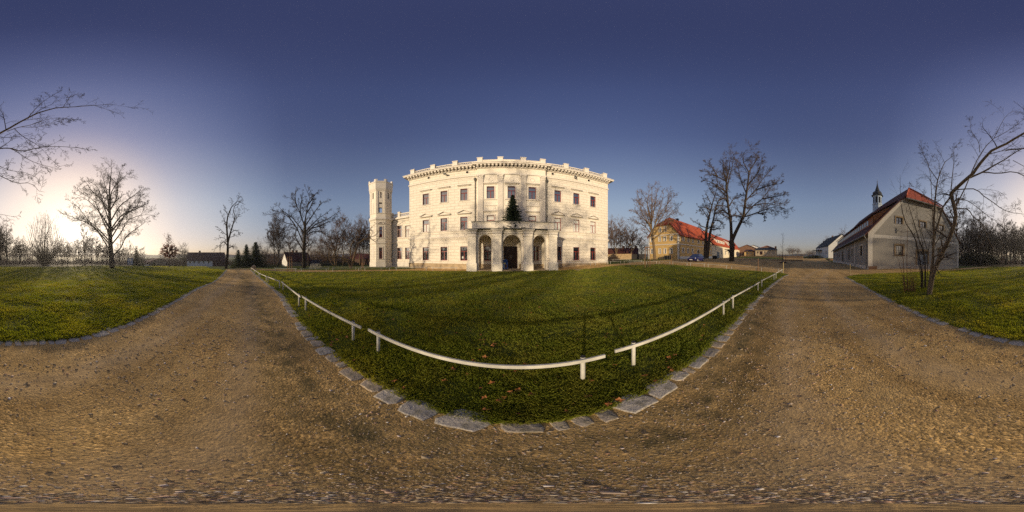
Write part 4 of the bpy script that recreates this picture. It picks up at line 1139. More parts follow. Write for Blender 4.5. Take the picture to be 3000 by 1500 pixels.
mb.add([BW.p(L2, bz0 - .6, 0), BW.p(L2, bz0 - .6, -YWID), BW.p(L2, be, -YWID), BW.p(L2, br_, -mid), BW.p(L2, be, 0)], [(0, 1, 2, 3, 4)])
mb.add([BW.p(0, bz0 - .6, 0), BW.p(0, be, 0), BW.p(0, be, -YWID), BW.p(0, bz0 - .6, -YWID)], [(0, 1, 2, 3)])
mb.build('wall', stucco('barn_limewash', (.72, .62, .45), False, .18), wb)
for w in bw: window(BW, wb, *w, 0, .13, frame='greydoor', surround='white_st', sur_w=.2, sill=None, style='T')
for d_ in doors:
    mb = MB(); BW.box(mb, *d_[:2], d_[2], d_[3], -.15, -.06); mb.build('door', M['greydoor'], wb)
rf = roof_mesh(BW, L2, YWID, be + .1, br_, None, .4).build('roof', M['red_tile'], wb)
sl = (br_ - be) / mid
for u0, u1, h in ((8.5, 22, 2.2), (30, 38, 3.2)):
    mb = MB(); zb_ = be + .9 * sl
    A = [(u0, .9, be + .9 * sl), (u0, .9, be + .9 * sl + h * .62), (u0, 4.2, be + 4.2 * sl)]
    mb.prism([BW.p(u0, z, -v) for _, v, z in A], [BW.p(u1, z, -v) for _, v, z in A]); dm = mb.build('dormer', M['cream'], wb)
    mb = MB(); mb.hexa([BW.p(u0 - .2, zb_ + h * .62, -.6), BW.p(u1 + .2, zb_ + h * .62, -.6), BW.p(u1 + .2, be + 4.4 * sl + .05, -4.4), BW.p(u0 - .2, be + 4.4 * sl + .05, -4.4)] + [BW.p(u0 - .2, zb_ + h * .62 + .14, -.6), BW.p(u1 + .2, zb_ + h * .62 + .14, -.6), BW.p(u1 + .2, be + 4.4 * sl + .19, -4.4), BW.p(u0 - .2, be + 4.4 * sl + .19, -4.4)]); mb.build('dormer_roof', M['red_tile'], dm)
    k = u0 + .8
    while k < u1 - 1.6:
        mb = MB(); BW.box(mb, k, k + 1.1, zb_ + .25, zb_ + h * .5, -.91, -.86); mb.build('dormer_window', M['glass'], dm); k += 2.6

# ------------------------------------------------------------------ grey barn with turret
BC = atd(2543, 789.6, 20.3); bc = Vector((BC.x, BC.y))
br = atd(2808, 785.4, 33.0); brv = Vector((br.x, br.y))
gl = (brv - bc).length
GW = Wall(bc.x, bc.y, *(brv - bc))
bf = atd(2440.8, 768.2, 55); bfv = Vector((bf.x, bf.y))
LW = Wall(bfv.x, bfv.y, *(bc - bfv)); ll = (bc - bfv).length
ang_b = math.atan2(GW.d.y, GW.d.x)
barn = thing('grey_barn', 'large grey roughcast barn with red half hipped roof and ridge turret', 'barn', (bc.x, bc.y, -.1), ang_b)
geL = CAM_H + 3.05; geR = CAM_H + 3.05; ghz = CAM_H + 8.67; grz = CAM_H + 12.75
gzf = zoomfn(GW, 2520, 540, 4.772)
md = gl / 2; gs = (grz - geL) / md; kk = (ghz - geL) / gs
gwn = [winbox(gzf, *b) for b in [(503, 462, 592, 552), (838, 522, 918, 605), (1100, 580, 1168, 655)]]
glw = [winbox(gzf, *b) for b in [(497, 855, 602, 990), (1093, 905, 1160, 1010)]]
gdr = winbox(gzf, 800, 935, 940, 1185)
for w in gwn: w[2:] = [gwn[1][2], gwn[1][3]]
mb = MB(); GW.face(mb, [(0, -1.6), (gl, -1.6), (gl, geR), (gl - kk, ghz), (kk, ghz), (0, geL)], [rect(*w) for w in gwn + glw + [gdr]], 0, .28)
lz = zoomfn(LW, 2340, 640, 7.577)
def lbox(x0, y0, x1, y1): return winbox(lz, x0, y0, x1, y1)
lwn = [lbox(1358, 605, 1418, 825), lbox(1168, 668, 1200, 842), lbox(855, 770, 870, 870), lbox(778, 785, 798, 880)]
ldr = [lbox(1100, 690, 1130, 920), lbox(958, 735, 992, 1000), lbox(888, 765, 906, 855)]
fe = CAM_H + 2.0
fb = bf.z
def ltop(u): return fe + (geL - fe) * u / ll
mb2 = MB(); LW.face(mb2, [(0, fb - .8), (ll, -.6), (ll, geL), (0, fe)], [rect(*w) for w in lwn + ldr], 0, .25)
# remaining walls
rr = GW.p(gl, 0); dvec = (bfv - bc)
far2 = (brv + dvec * (1.0)); 
mb2.add([(brv.x, brv.y, -1.6), (far2.x, far2.y, -1.6), (far2.x, far2.y, fe), (brv.x, brv.y, geR)], [(0, 1, 2, 3)])
mb2.add([(bfv.x, bfv.y, fb - .8), (far2.x, far2.y, -1.6), (far2.x, far2.y, fe), ((bfv.x + far2.x) / 2, (bfv.y + far2.y) / 2, grz - .8), (bfv.x, bfv.y, fe)], [(0, 1, 2, 3, 4)])
mb.v += []; b0 = len(mb.v); mb.add(mb2.v, mb2.f)
mb.build('wall', M['grey_st'], barn)
for w in gwn: window(GW, barn, *w, 0, .2, frame='doorwood', surround='brownstone', sur_w=.2, sill=None, style='+')
for w in glw: window(GW, barn, *w, 0, .2, frame='doorwood', surround='brownstone', sur_w=.24, sill='brownstone', style='bars')
for w in lwn: window(LW, barn, *w, 0, .2, frame='doorwood', surround='pale_trim', sur_w=.2, sill=None, style='T')
for w in ldr:
    mb = MB(); LW.box(mb, w[0], w[1], w[2], w[3], -.2, -.12); mb.build('door', M['doorwood'], barn)
mb = MB(); c = (gdr[0] + gdr[1]) / 2; GW.box(mb, gdr[0], c - .01, gdr[2], gdr[3] - .45, -.24, -.17); GW.box(mb, c + .01, gdr[1], gdr[2], gdr[3] - .45, -.24, -.17)
for a, b in ((gdr[0] + .12, c - .12), (c + .12, gdr[1] - .12)):
    for z0, z1 in ((.15, .45), (.5, .85)): GW.box(mb, a, b, gdr[2] + (gdr[3] - gdr[2]) * z0, gdr[2] + (gdr[3] - gdr[2]) * z1 * .95, -.172, -.14)
door_ = mb.build('door', M['greydoor'], barn)
MB().add([GW.p(gdr[0], gdr[3] - .44, -.2), GW.p(gdr[1], gdr[3] - .44, -.2), GW.p(gdr[1], gdr[3], -.2), GW.p(gdr[0], gdr[3], -.2)], [(0, 1, 2, 3)]).build('fanlight', M['glass'], door_)
mb = MB(); GW.box(mb, gdr[0] - .35, gdr[0] - .003, gdr[2], gdr[3] + .3, -.1, .03); GW.box(mb, gdr[1] + .003, gdr[1] + .35, gdr[2], gdr[3] + .3, -.1, .03); GW.box(mb, gdr[0] - .003, gdr[1] + .003, gdr[3] + .003, gdr[3] + .3, -.1, .03); mb.build('door_surround', M['brownstone'], door_)
# pale trims
mb = MB(); zb_ = gzf(160, 645)[1]
GW.box(mb, .02, gl - .02, geL - .75, geL - .3, -.05, .03)
GW.box(mb, .0, .62, -.35, geL - .752, -.05, .03); GW.box(mb, gl - .42, gl, -1.2, geL - .752, -.05, .03)
for s in (0, 1):
    def m_(u): return u if s == 0 else gl - u
    P = [(m_(.05), geL - .3), (m_(.75), geL - .3), (m_(kk + .25), ghz - .35), (m_(kk), ghz - .02), (m_(.0), geL + .0)]
    if s: P = P[::-1]
    mb.prism([GW.p(u, z, .028) for u, z in P], [GW.p(u, z, -.04) for u, z in P])
mb.build('pale_trim', M['pale_trim'], barn)
mb = MB(); GW.box(mb, .63, gl - .43, -1.5, gzf(600, 1135)[1], -.05, .035); mb.build('plinth', plain('pale_plinth', (.4, .36, .3), .9, .2, 2, .2), barn)
mb = MB(); GW.box(mb, .05, 1.25, -.0, .42, -.05, .05); mb.build('brick_patch', M['brick'], barn)
for x in (1250, 1032, 925, 812):
    u = lz(x, 800)[0]; mb = MB(); LW.box(mb, u - .28, u + .28, -.2 + (0 if u > ll * .5 else -.3), ltop(u) - .1, -.05, .05); mb.build('pilaster_strip', M['pale_trim'], barn)
mb = MB(); 
mb.prism([LW.p(0, fb - .5, .05), LW.p(ll, -.5, .05), LW.p(ll, .42, .05), LW.p(0, fb + .8, .05)], [LW.p(0, fb - .5, -.05), LW.p(ll, -.5, -.05), LW.p(ll, .42, -.05), LW.p(0, fb + .8, -.05)]); mb.build('plinth', M['pale_trim'], barn)
for u, zt in ((510, 650), (1160, 745)):
    uu, z = gzf(u, zt); mb = MB(); GW.box(mb, uu - .06, uu + .06, z - .35, z + .35, -.02, .06); GW.box(mb, uu - .16, uu + .16, z - .04, z + .04, -.02, .07); mb.build('wall_anchor', M['lead'], barn)
# roof: built from explicit corners
def P3(v, z): return (v.x, v.y, z)
ddir = dvec.normalized(); e = ddir * -.3; over = .5
gd = GW.d
zo = geL - over * gs
midv = bc + gd * md; farmid = (bfv + far2) / 2
lf = bc + e - gd * over; lb = bfv + ddir * .3 - gd * over; rf_ = brv + e + gd * over; rb = far2 + ddir * .3 + gd * over
kL = bc + e + gd * kk; kR = bc + e + gd * (gl - kk); apex = midv + ddir * 4.4; fapex = farmid + ddir * .3
zfo = fe - over * gs
T_ = .2
mb = MB()
for dz in (.12, .12 - T_):
    mb.add([P3(lf, zo + dz), P3(kL, ghz + dz), P3(apex, grz + dz), P3(fapex, grz - .4 + dz), P3(lb, zfo + dz)], [(0, 1, 2), (0, 2, 3), (0, 3, 4)])
    mb.add([P3(rf_, zo + dz), P3(kR, ghz + dz), P3(apex, grz + dz), P3(fapex, grz - .4 + dz), P3(rb, zfo + dz)], [(0, 1, 2), (0, 2, 3), (0, 3, 4)])
def strip(a, za, b, zb): mb.add([P3(a, za + .12), P3(b, zb + .12), P3(b, zb + .12 - T_), P3(a, za + .12 - T_)], [(0, 1, 2, 3)])
strip(lf, zo, kL, ghz); strip(kR, ghz, rf_, zo); strip(lf, zo, lb, zfo); strip(rf_, zo, rb, zfo); strip(lb, zfo, fapex, grz - .4)
roof = mb.build('roof', M['dark_tile'], barn)
mb = MB(); ex = ddir * -.35
mb.add([P3(kL + ex, ghz - .12), P3(apex, grz + .16), P3(kR + ex, ghz - .12)], [(0, 2, 1)]); mb.add([P3(kL + ex, ghz - .3), P3(kR + ex, ghz - .3), P3(kR + ex, ghz - .121), P3(kL + ex, ghz - .121)], [(0, 1, 2, 3)])
mb.build('hip_slope', M['red_tile'], roof)
mb = MB(); mb.tube([P3(kL + ex, ghz + .12), P3(apex, grz + .22)], .13, 6); mb.build('hip_ridge', M['red_tile'], roof)
mb = MB(); mb.tube([P3(kR + ex, ghz + .12), P3(apex, grz + .22)], .13, 6); mb.build('hip_ridge', M['red_tile'], roof)
mb = MB(); mb.tube([P3(kL + ex * 1.3, ghz - .3), P3(kR + ex * 1.3, ghz - .3)], .1, 6); mb.build('gutter', M['zinc'], roof)
mb = MB(); mb.tube([P3(lf - gd * .08, zo - .02), P3(lb - gd * .08, zfo - .02)], .1, 6); mb.build('gutter', M['zinc'], roof)
mb = MB(); a = bc - gd * .35 + ddir * .25; mb.tube([P3(lf + ddir * .3, zo - .1), P3(lf + ddir * .3 + gd * .25, zo - .5), P3(a + gd * .2, zo - .9), P3(a + gd * .2, .1)], .06, 6); mb.build('downpipe', M['zinc'], barn)
# long timber dormer
q = 1.15
def dpt(s, v, z): w_ = bc + ddir * s + gd * v; return (w_.x, w_.y, z)
def rz(s, v): t_ = s / ll; e0 = geL + (fe - geL) * t_; return e0 + (grz - .4 * t_ - e0) * v / md
s0, s1 = 1.2, ll - 2.2; nseg = 20
mb = MB()
for i in range(nseg):
    a = s0 + (s1 - s0) * i / nseg; b = s0 + (s1 - s0) * (i + 1) / nseg
zt = 1.35
def lay(v0, v1, za, zb, name, mat, par, a=s0, b=s1):
    mb = MB(); mb.hexa([dpt(a, v0, rz(a, q) + za), dpt(b, v0, rz(b, q) + za), dpt(b, v1, rz(b, q) + za), dpt(a, v1, rz(a, q) + za), dpt(a, v0, rz(a, q) + zb), dpt(b, v0, rz(b, q) + zb), dpt(b, v1, rz(b, q) + zb), dpt(a, v1, rz(a, q) + zb)]); return mb.build(name, M[mat], par)
dm = lay(q, q + .12, .1, zt, 'long_dormer', 'dormwood', barn)
vr = q + zt / gs * 2.6
for s in (s0, s1 - .1):
    mb = MB(); mb.prism([dpt(s, q, rz(s, q) + .1), dpt(s, q, rz(s, q) + zt), dpt(s, vr + .1, rz(s, vr + .1))], [dpt(s + .1, q, rz(s, q) + .1), dpt(s + .1, q, rz(s, q) + zt), dpt(s + .1, vr + .1, rz(s, vr + .1))]); mb.build('dormer_cheek', M['dormwood'], dm)
mb = MB(); a, b = s0 - .25, s1 + .25
T4 = [dpt(a, q - .35, rz(a, q) + zt - .05), dpt(b, q - .35, rz(b, q) + zt - .05), dpt(b, vr + .4, rz(b, vr + .4) + .16), dpt(a, vr + .4, rz(a, vr + .4) + .16)]
mb.hexa(T4 + [(x, y, z + .16) for x, y, z in T4]); mb.build('dormer_roof', M['dark_tile'], dm)
nw = 26
for i in range(nw):
    a = s0 + 1.6 + (s1 - s0 - 2.0) * (i + .18) / nw; b = s0 + 1.6 + (s1 - s0 - 2.0) * (i + .82) / nw
    mb = MB(); mb.hexa([dpt(a, q - .03, rz(a, q) + .35), dpt(b, q - .03, rz(b, q) + .35), dpt(b, q + .01, rz(b, q) + .35), dpt(a, q + .01, rz(a, q) + .35), dpt(a, q - .03, rz(a, q) + 1.12), dpt(b, q - .03, rz(b, q) + 1.12), dpt(b, q + .01, rz(b, q) + 1.12), dpt(a, q + .01, rz(a, q) + 1.12)])
    mb.build('dormer_window', M['glass'], dm)
# turret on the ridge
ta2, _ = ray(2570.5, 700)
t_ = None
for i in range(400):
    w_ = apex.lerp(fapex, i / 400)
    if math.atan2(w_.x, w_.y) <= ta2: t_ = w_; break
tdist = t_.length
def tz(y): return CAM_H + tdist * math.tan(R((750 - y) * .12))
tr_ = tdist * math.tan(R(25.5 * .12 / 2)) / math.cos(R(22.5))
mb = MB(); c = (t_.x, t_.y)
mb.lathe([(tr_, grz - 1.5), (tr_, tz(602)), (tr_ * 1.1, tz(601)), (tr_ * 1.1, tz(599.5)), (tr_ * .95, tz(599)), (tr_ * .95, tz(575))], c, 8, .3)
tur = mb.build('turret', M['bluewhite'], roof)
for k in range(8):
    a = .3 + R(22.5) + k * R(45); ap = tr_ * .95 * math.cos(R(22.5)); n = Vector((math.cos(a), math.sin(a))); d = Vector((-n.y, n.x))
    o = Vector(c) + n * ap; Wt = Wall(o.x, o.y, d.x, d.y); mb = MB(); mb.add([Wt.p(u, z, .02) for u, z in arch(-tr_ * .2, tr_ * .2, tz(597), tz(579))], [tuple(range(15))]); mb.build('louvre_opening', M['darkvoid'], tur)
def kap(prof, nm): mb = MB(); mb.lathe(prof, c, 8, .3); mb.build(nm, M['slate'], tur)
kap([(tr_ * 1.3, tz(575)), (tr_ * 1.28, tz(573.5)), (tr_ * .98, tz(571.5)), (tr_ * 1.02, tz(566)), (tr_ * .8, tz(562.5)), (tr_ * .42, tz(560)), (tr_ * .5, tz(558)), (tr_ * .3, tz(551)), (tr_ * .14, tz(543)), (tr_ * .06, tz(536))], 'turret_cap')
mb = MB(); mb.tube([(c[0], c[1], tz(537)), (c[0], c[1], tz(525))], .03, 5); mb.lathe([(.02, tz(534.5)), (.16, tz(533.5)), (.16, tz(532.5)), (.02, tz(531.5))], c, 8); mb.build('finial', M['lead'], tur)

# ------------------------------------------------------------------ white house beyond the barn
def simple_house(name, label, cat, corner, gable_end, long_end, zb, ze, zr, wall, roofm, wins=(), chim=None, over=.35, lw=()):
    """corner, gable_end, long_end: xy; gable between corner and gable_end; returns (root, gable wall, long wall)"""
    c, g, l = Vector(corner), Vector(gable_end), Vector(long_end)
    o = thing(name, label, cat, (c.x, c.y, zb + .3), math.atan2((g - c).y, (g - c).x))
    # orient walls so that outward faces away from the house centre
    cen = (g + l) / 2
    def W(a, b):
        w = Wall(a.x, a.y, *(b - a))
        if w.n.dot(cen - a) > 0: w = Wall(b.x, b.y, *(a - b))
        return w
    gw_, lw_ = W(c, g), W(c, l); wd = (g - c).length; ln = (l - c).length
    mb = MB()
    def hit(w, lst): return [rect(*q) for q in lst]
    gw_.face(mb, [(0, zb - .8), (wd, zb - .8), (wd, ze), (wd / 2, zr), (0, ze)], hit(gw_, wins), 0, .15)
    lw_.face(mb, rect(0, ln, zb - .8, ze), hit(lw_, lw), 0, .15)
    f = g + l - c
    w3 = W(g, f); mb.add([w3.p(0, zb - .8), w3.p(ln, zb - .8), w3.p(ln, ze), w3.p(0, ze)], [(0, 1, 2, 3)])
    w4 = W(l, f); mb.add([w4.p(0, zb - .8), w4.p(wd, zb - .8), w4.p(wd, ze), w4.p(wd / 2, zr), w4.p(0, ze)], [(0, 1, 2, 3, 4)])
    mb.build('wall', M[wall] if isinstance(wall, str) else wall, o)
    dl = (l - c).normalized(); dg = (g - c).normalized(); sl = (zr - ze) / (wd / 2)
    a0 = c - dl * .3; a1 = l + dl * .3; m0 = (c + g) / 2 - dl * .3; m1 = (l + f) / 2 + dl * .3; b0 = g - dl * .3; b1 = f + dl * .3
    mb = MB()
    for dz in (.2, .02):
        mb.add([P3(a0 - dg * over, ze - over * sl + dz), P3(a1 - dg * over, ze - over * sl + dz), P3(m1, zr + dz), P3(m0, zr + dz)], [(0, 1, 2, 3)])
        mb.add([P3(b0 + dg * over, ze - over * sl + dz), P3(b1 + dg * over, ze - over * sl + dz), P3(m1, zr + dz), P3(m0, zr + dz)], [(0, 1, 2, 3)])
    for p_, q_ in ((a0 - dg * over, m0), (b0 + dg * over, m0), (a1 - dg * over, m1), (b1 + dg * over, m1)):
        mb.add([P3(p_, ze - over * sl + .2), P3(q_, zr + .2), P3(q_, zr + .02), P3(p_, ze - over * sl + .02)], [(0, 1, 2, 3)])
    for p_, q_ in ((a0 - dg * over, a1 - dg * over), (b0 + dg * over, b1 + dg * over)):
        mb.add([P3(p_, ze - over * sl + .2), P3(q_, ze - over * sl + .2), P3(q_, ze - over * sl + .02), P3(p_, ze - over * sl + .02)], [(0, 1, 2, 3)])
    rf = mb.build('roof', M[roofm], o)
    if chim:
        for t in chim:
            p = m0.lerp(m1, t); mb = MB(); s_ = .4
            mb.box(p.x - s_, p.x + s_, p.y - s_, p.y + s_, zr - .4, zr + .9); mb.box(p.x - s_ - .08, p.x + s_ + .08, p.y - s_ - .08, p.y + s_ + .08, zr + .902, zr + 1.02); mb.build('chimney', M['brick'], rf)
    return o, gw_, lw_, rf
def xy(px, d): a, _ = ray(px, 750); return (d * math.sin(a), d * math.cos(a))
def zat(py, d): return CAM_H + d * math.tan(R((750 - py) * .12))
c = Vector(xy(2427, 92)); l = Vector(xy(2391, 118)); g = c + Vector(((c - l).y, -(c - l).x)).normalized() * 17
if g.y > c.y: g = c - (g - c)
wh, gwl, lwl, _ = simple_house('white_house', 'white rendered house with black roof beyond the grey barn', 'house', c, g, l, zat(756.5, 92), zat(720.5, 92), zat(686, 95), 'white_st', 'black_tile', chim=(.6,),
    lw=())
u, z = lwl.px(2420.2, 742); mb = MB(); lwl.box(mb, u - .7, u + .7, zat(744, 96), zat(735.5, 96), -.1, .03); mb.build('window', M['glass'], wh)
u0, z = lwl.px(2391, 740); u1, z1 = lwl.px(2408.5, 740)
mb = MB(); zc = zat(733, 105); u0, u1 = min(u0, u1), max(u0, u1); lwl.box(mb, u0, u1, zc, zc + .2, 0, 3.2); mb.build('porch_canopy', M['black_tile'], wh)
for k in range(5):
    u = u0 + (u1 - u0) * (k + .1) / 4.3; mb = MB(); lwl.box(mb, u - .12, u + .12, zat(757, 105), zc - .003, 2.8, 3.05); mb.build('porch_post', M['white_st'], wh)
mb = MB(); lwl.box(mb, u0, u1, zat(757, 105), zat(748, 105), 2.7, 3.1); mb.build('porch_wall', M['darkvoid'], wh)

# yard buildings to the east
y6 = lambda x, y: (2060 + x / 6.44, 660 + y / 6.44)
def yard(name, label, xl, xr, d, dep, y_base, y_eave, y_ridge, wall, roofm, wins=(), gable=True, doors=(), chim=None, cat='barn'):
    a = Vector(xy(xl, d)); b = Vector(xy(xr, d)); w = Wall(a.x, a.y, *(b - a)); L = (b - a).length
    if w.n.dot(a) > 0: w = Wall(b.x, b.y, *(a - b))
    zb, ze, zr = zat(y_base, d), zat(y_eave, d), zat(y_ridge, d)
    o = thing(name, label, cat, (*((a + b) / 2), zb + .3), math.atan2(w.d.y, w.d.x))
    mb = MB(); hs = []
    wl = []
    for x0, y0, x1, y1 in wins:
        q = winbox(lambda x, y: w.px(*y6(x, y)), x0, y0, x1, y1); q[0], q[1] = min(q[:2]), max(q[:2]); wl.append(q)
    outl = [(0, zb - 1), (L, zb - 1), (L, ze)] + ([(L / 2, zr)] if gable else []) + [(0, ze)]
    w.face(mb, outl, [rect(*q) for q in wl], 0, .2)
    for u in (0, L): mb.add([w.p(u, zb - 1), w.p(u, ze), w.p(u, ze, -dep), w.p(u, zb - 1, -dep)], [(0, 1, 2, 3)])
    mb.build('wall', M[wall] if isinstance(wall, str) else wall, o)
    for q in wl: window(w, o, *q, 0, .15, frame='doorwood', sill=None, style='+', bar=.1)
    mb = MB(); e = .4
    if gable:
        for s, ue in ((-1, -e), (1, L + e)):
            zo = ze - e * (zr - ze) / (L / 2); T4 = [w.p(ue, zo + .05, .5), w.p(L / 2, zr + .05, .5), w.p(L / 2, zr + .05, -dep), w.p(ue, zo + .05, -dep)]
            mb.hexa(T4 + [(x, y, z + .22) for x, y, z in T4])
    else:
        T4 = [w.p(-e, ze - .1, .5), w.p(L + e, ze - .1, .5), w.p(L + e - 1.5, zr, -dep * .5), w.p(1.5 - e, zr, -dep * .5)]
        mb.hexa(T4 + [(x, y, z + .22) for x, y, z in T4]); T4 = [w.p(-e, ze - .1, -dep - .5), w.p(L + e, ze - .1, -dep - .5), w.p(L + e - 1.5, zr, -dep * .5), w.p(1.5 - e, zr, -dep * .5)]
        mb.hexa(T4 + [(x, y, z + .2) for x, y, z in T4])
        for ue, ur in ((-e, 1.5 - e), (L + e, L + e - 1.5)): mb.add([w.p(ue, ze, .5), w.p(ur, zr + .1, -dep * .5), w.p(ue, ze, -dep - .5)], [(0, 1, 2)])
    rf = mb.build('roof', M[roofm], o)
    for x0, y0, x1, y1 in doors:
        q = winbox(lambda x, y: w.px(*y6(x, y)), x0, y0, x1, y1); u0, u1 = min(q[:2]), max(q[:2])
        mb = MB(); w.box(mb, u0, u1, q[2], q[3], -.05, .05); mb.build('door', M['doorwood'], o)
    if chim:
        u, z = w.px(*y6(*chim)); mb = MB(); w.box(mb, u - .6, u + .6, ze - .2, z, -2.2, -1.0); mb.build('chimney', M['brick'], rf)
    return o
yard('old_barn', 'weathered brick barn with low gable at the east end of the yard', 2161, 2216, 124, 30, 752, 728, 717.5, 'brick', 'dark_tile')
yard('grey_shed', 'pale flat gabled shed behind the weathered brick barn', 2188, 2226, 150, 20, 752, 725.5, 718, 'white_st', 'slate')
yard('yard_annexe', 'small cream lean to with two windows beside the weathered brick barn', 2181, 2208, 108, 8, 749, 736.5, 731.5, 'yellow', 'maroon_tile', [(822, 515, 845, 545), (888, 515, 910, 545)], False)
yard('yard_cottage', 'low cream cottage with grey roof and dark door at the end of the yard', 2213, 2276.5, 104, 13, 750.5, 732.5, 725.5, plain('cottage_render', (.5, .39, .26), .9, .3, .6, .2), 'slate',
     [(1020, 490, 1042, 530), (1152, 490, 1174, 530), (1212, 488, 1240, 528), (1315, 488, 1340, 530)], False, [(1068, 490, 1120, 555)], (1370, 392), 'cottage')
yard('red_roof_barn', 'red roofed barn rising behind the low cream cottage', 2226, 2268, 122, 12, 750, 727, 720.3, 'brick', 'red_tile')

# houses to the west
def house_front(name, label, xl, xr, d0, d1, dep, yb, ye_, yr, wall, roofm, wins=(), chim=(), cat='house', zoom=(330, 680, 6.605), gpt=None, gmat=None, gwin=()):
    a = Vector(xy(xl, d0)); b = Vector(xy(xr, d1)); n = Vector(((b - a).y, -(b - a).x)).normalized()
    if n.dot(a) < 0: n = -n
    w = Wall(a.x, a.y, *(b - a))
    if w.n.dot(a) > 0: w = Wall(b.x, b.y, *(a - b))
    ws = []
    for q in wins:
        bx = winbox(lambda x, y: w.px(zoom[0] + x / zoom[2], zoom[1] + y / zoom[2]), *q); bx[0], bx[1] = min(bx[:2]), max(bx[:2]); ws.append(bx)
    dm_ = (d0 + d1) / 2
    g_ = Vector(gpt) if gpt else a + n * dep
    o, gw_, lw_, rf = simple_house(name, label, cat, a, g_, b, zat(yb, dm_), zat(ye_, dm_), zat(yr, dm_ + dep / 2), wall, roofm, chim=chim, lw=ws)
    for q in ws: window(lw_, o, *q, 0, .12, frame='doorwood', sill=None, style='+', bar=.08)
    if gmat:
        L_ = (g_ - a).length; zb_, ze_, zr_ = zat(yb, dm_), zat(ye_, dm_), zat(yr, dm_ + dep / 2); mb = MB()
        gw_.face(mb, [(.02, zb_ - .5), (L_ - .02, zb_ - .5), (L_ - .02, ze_ - .1), (L_ / 2, zr_ - .12), (.02, ze_ - .1)], [], .03); mb.build('gable_render', M[gmat], o)
        for u, z0, z1 in gwin:
            mb = MB(); gw_.box(mb, L_ * u - .4, L_ * u + .4, zb_ + z0, zb_ + z1, .02, .06); mb.build('shutter', M['blind'], o)
    return o, lw_, rf, w
hs = [(1485, 562, 1510, 605), (1567, 562, 1590, 605), (1658, 562, 1682, 605), (1748, 562, 1772, 605), (1845, 562, 1870, 605)]
h1, w1, rf1, _w = house_front('long_house', 'long white walled house with maroon roof left of the leaning tree', 548, 659.5, 80, 80, 9, 781, 762.5, 740.5, 'white_st', 'maroon_tile', hs, (.33,))
u0, _ = w1.px(622.8, 770); u1, _ = w1.px(659.5, 770); u0, u1 = min(u0, u1), max(u0, u1)
mb = MB(); w1.box(mb, u0, u1, zat(781, 80) - .6, zat(762.5, 80) - .05, -.05, .12); mb.build('timber_front', M['maroon_tile'], h1)
for x in (1555, 1720, 1895, 2080):
    u, z = w1.px(330 + x / 6.605, 680 + 470 / 6.605); zd = zat(750.5, 84); mb = MB(); zz_ = zat(762.5, 80)
    mb.hexa([w1.p(u - 1.5, zd - .9, -2.0), w1.p(u + 1.5, zd - .9, -2.0), w1.p(u + 1.5, zd - .2, -4.2), w1.p(u - 1.5, zd - .2, -4.2), w1.p(u - 1.5, zd + .0, -1.95), w1.p(u + 1.5, zd + .0, -1.95), w1.p(u + 1.5, zd + .75, -4.2), w1.p(u - 1.5, zd + .75, -4.2)])
    d_ = mb.build('dormer', M['maroon_tile'], rf1)
    mb = MB(); w1.box(mb, u - 1.3, u + 1.3, zd - .8, zd - .1, -1.98, -1.93); mb.build('dormer_window', M['glass'], d_)
h2, w2, rf2, _w = house_front('park_cottage', 'small cottage with cream gable and brown roof behind the great oak', 841.5, 910, 62, 68, 6.5, 780, 763, 740.5, plain('grey_brown_render', (.30, .24, .18), .9, .25, 1.5, .2), 'dark_tile',
    [(975, 560, 1000, 600), (1045, 555, 1072, 600), (1190, 560, 1215, 600)], (.35, .5), 'cottage', (720, 680, 6.78), xy(826.5, 67), 'white_st', ((.33, 1.2, 2.3), (.67, 1.2, 2.3), (.5, 3.4, 4.1)))
h3, w3, rf3, _w = house_front('dark_barn', 'dark timber barn with a brick gable behind the leaning tree by the tower', 1022, 1082, 66, 60, 9, 783, 758, 744.5, plain('dark_planks', (.10, .06, .045), .9, .4, 3, .3), 'dark_tile', (), (), 'barn')
h4, w4, rf4, _w = house_front('lean_to_shed', 'low dark roofed shed attached beside the park cottage', 911, 940, 66, 66, 5, 781, 771, 763.5, plain('shed_render', (.25, .21, .17), .9, .2, 1.5, .2), 'black_tile', (), (), 'shed')
h5, w5, rf5, _w = house_front('brown_house', 'brown roofed house half hidden behind the lone spruce', 417, 433, 95, 88, 14, 784, 770, 757, plain('brown_render', (.2, .15, .1), .9, .2, 1.5, .2), 'dark_tile', (), (), 'house')
# low houses and stone wall north of the farmhouse
h6, w6, rf6, _w = house_front('tiled_outbuilding', 'long low outbuilding with brown tiled roof behind the rubble wall', 1770, 1866, 64, 62, 8, 762, 745, 728, 'stonewall', 'dark_tile', (), (.55, .93), 'outbuilding')
def wall_run(name, label, pts, ybase, ytop, d, thick, mat, cat='wall', coping=None):
    a = Vector(xy(pts[0], d[0])); b = Vector(xy(pts[1], d[1])); w = Wall(a.x, a.y, *(b - a)); L = (b - a).length
    z0, z1 = zat(ybase[0], d[0]), zat(ytop[0], d[0]); z2, z3 = zat(ybase[1], d[1]), zat(ytop[1], d[1])
    o = thing(name, label, cat, (*((a + b) / 2), (z0 + z2) / 2), math.atan2(w.d.y, w.d.x))
    mb = MB(); mb.hexa([w.p(0, z0 - .5, 0), w.p(L, z2 - .5, 0), w.p(L, z2 - .5, -thick), w.p(0, z0 - .5, -thick), w.p(0, z1, 0), w.p(L, z3, 0), w.p(L, z3, -thick), w.p(0, z1, -thick)]); mb.build('masonry', M[mat], o)
    mb = MB(); mb.hexa([w.p(0, z1 + .003, .06), w.p(L, z3 + .003, .06), w.p(L, z3 + .003, -thick - .06), w.p(0, z1 + .003, -thick - .06), w.p(0, z1 + .12, .06), w.p(L, z3 + .12, .06), w.p(L, z3 + .12, -thick - .06), w.p(0, z1 + .12, -thick - .06)]); mb.build('coping', M[coping or mat], o)
    return o
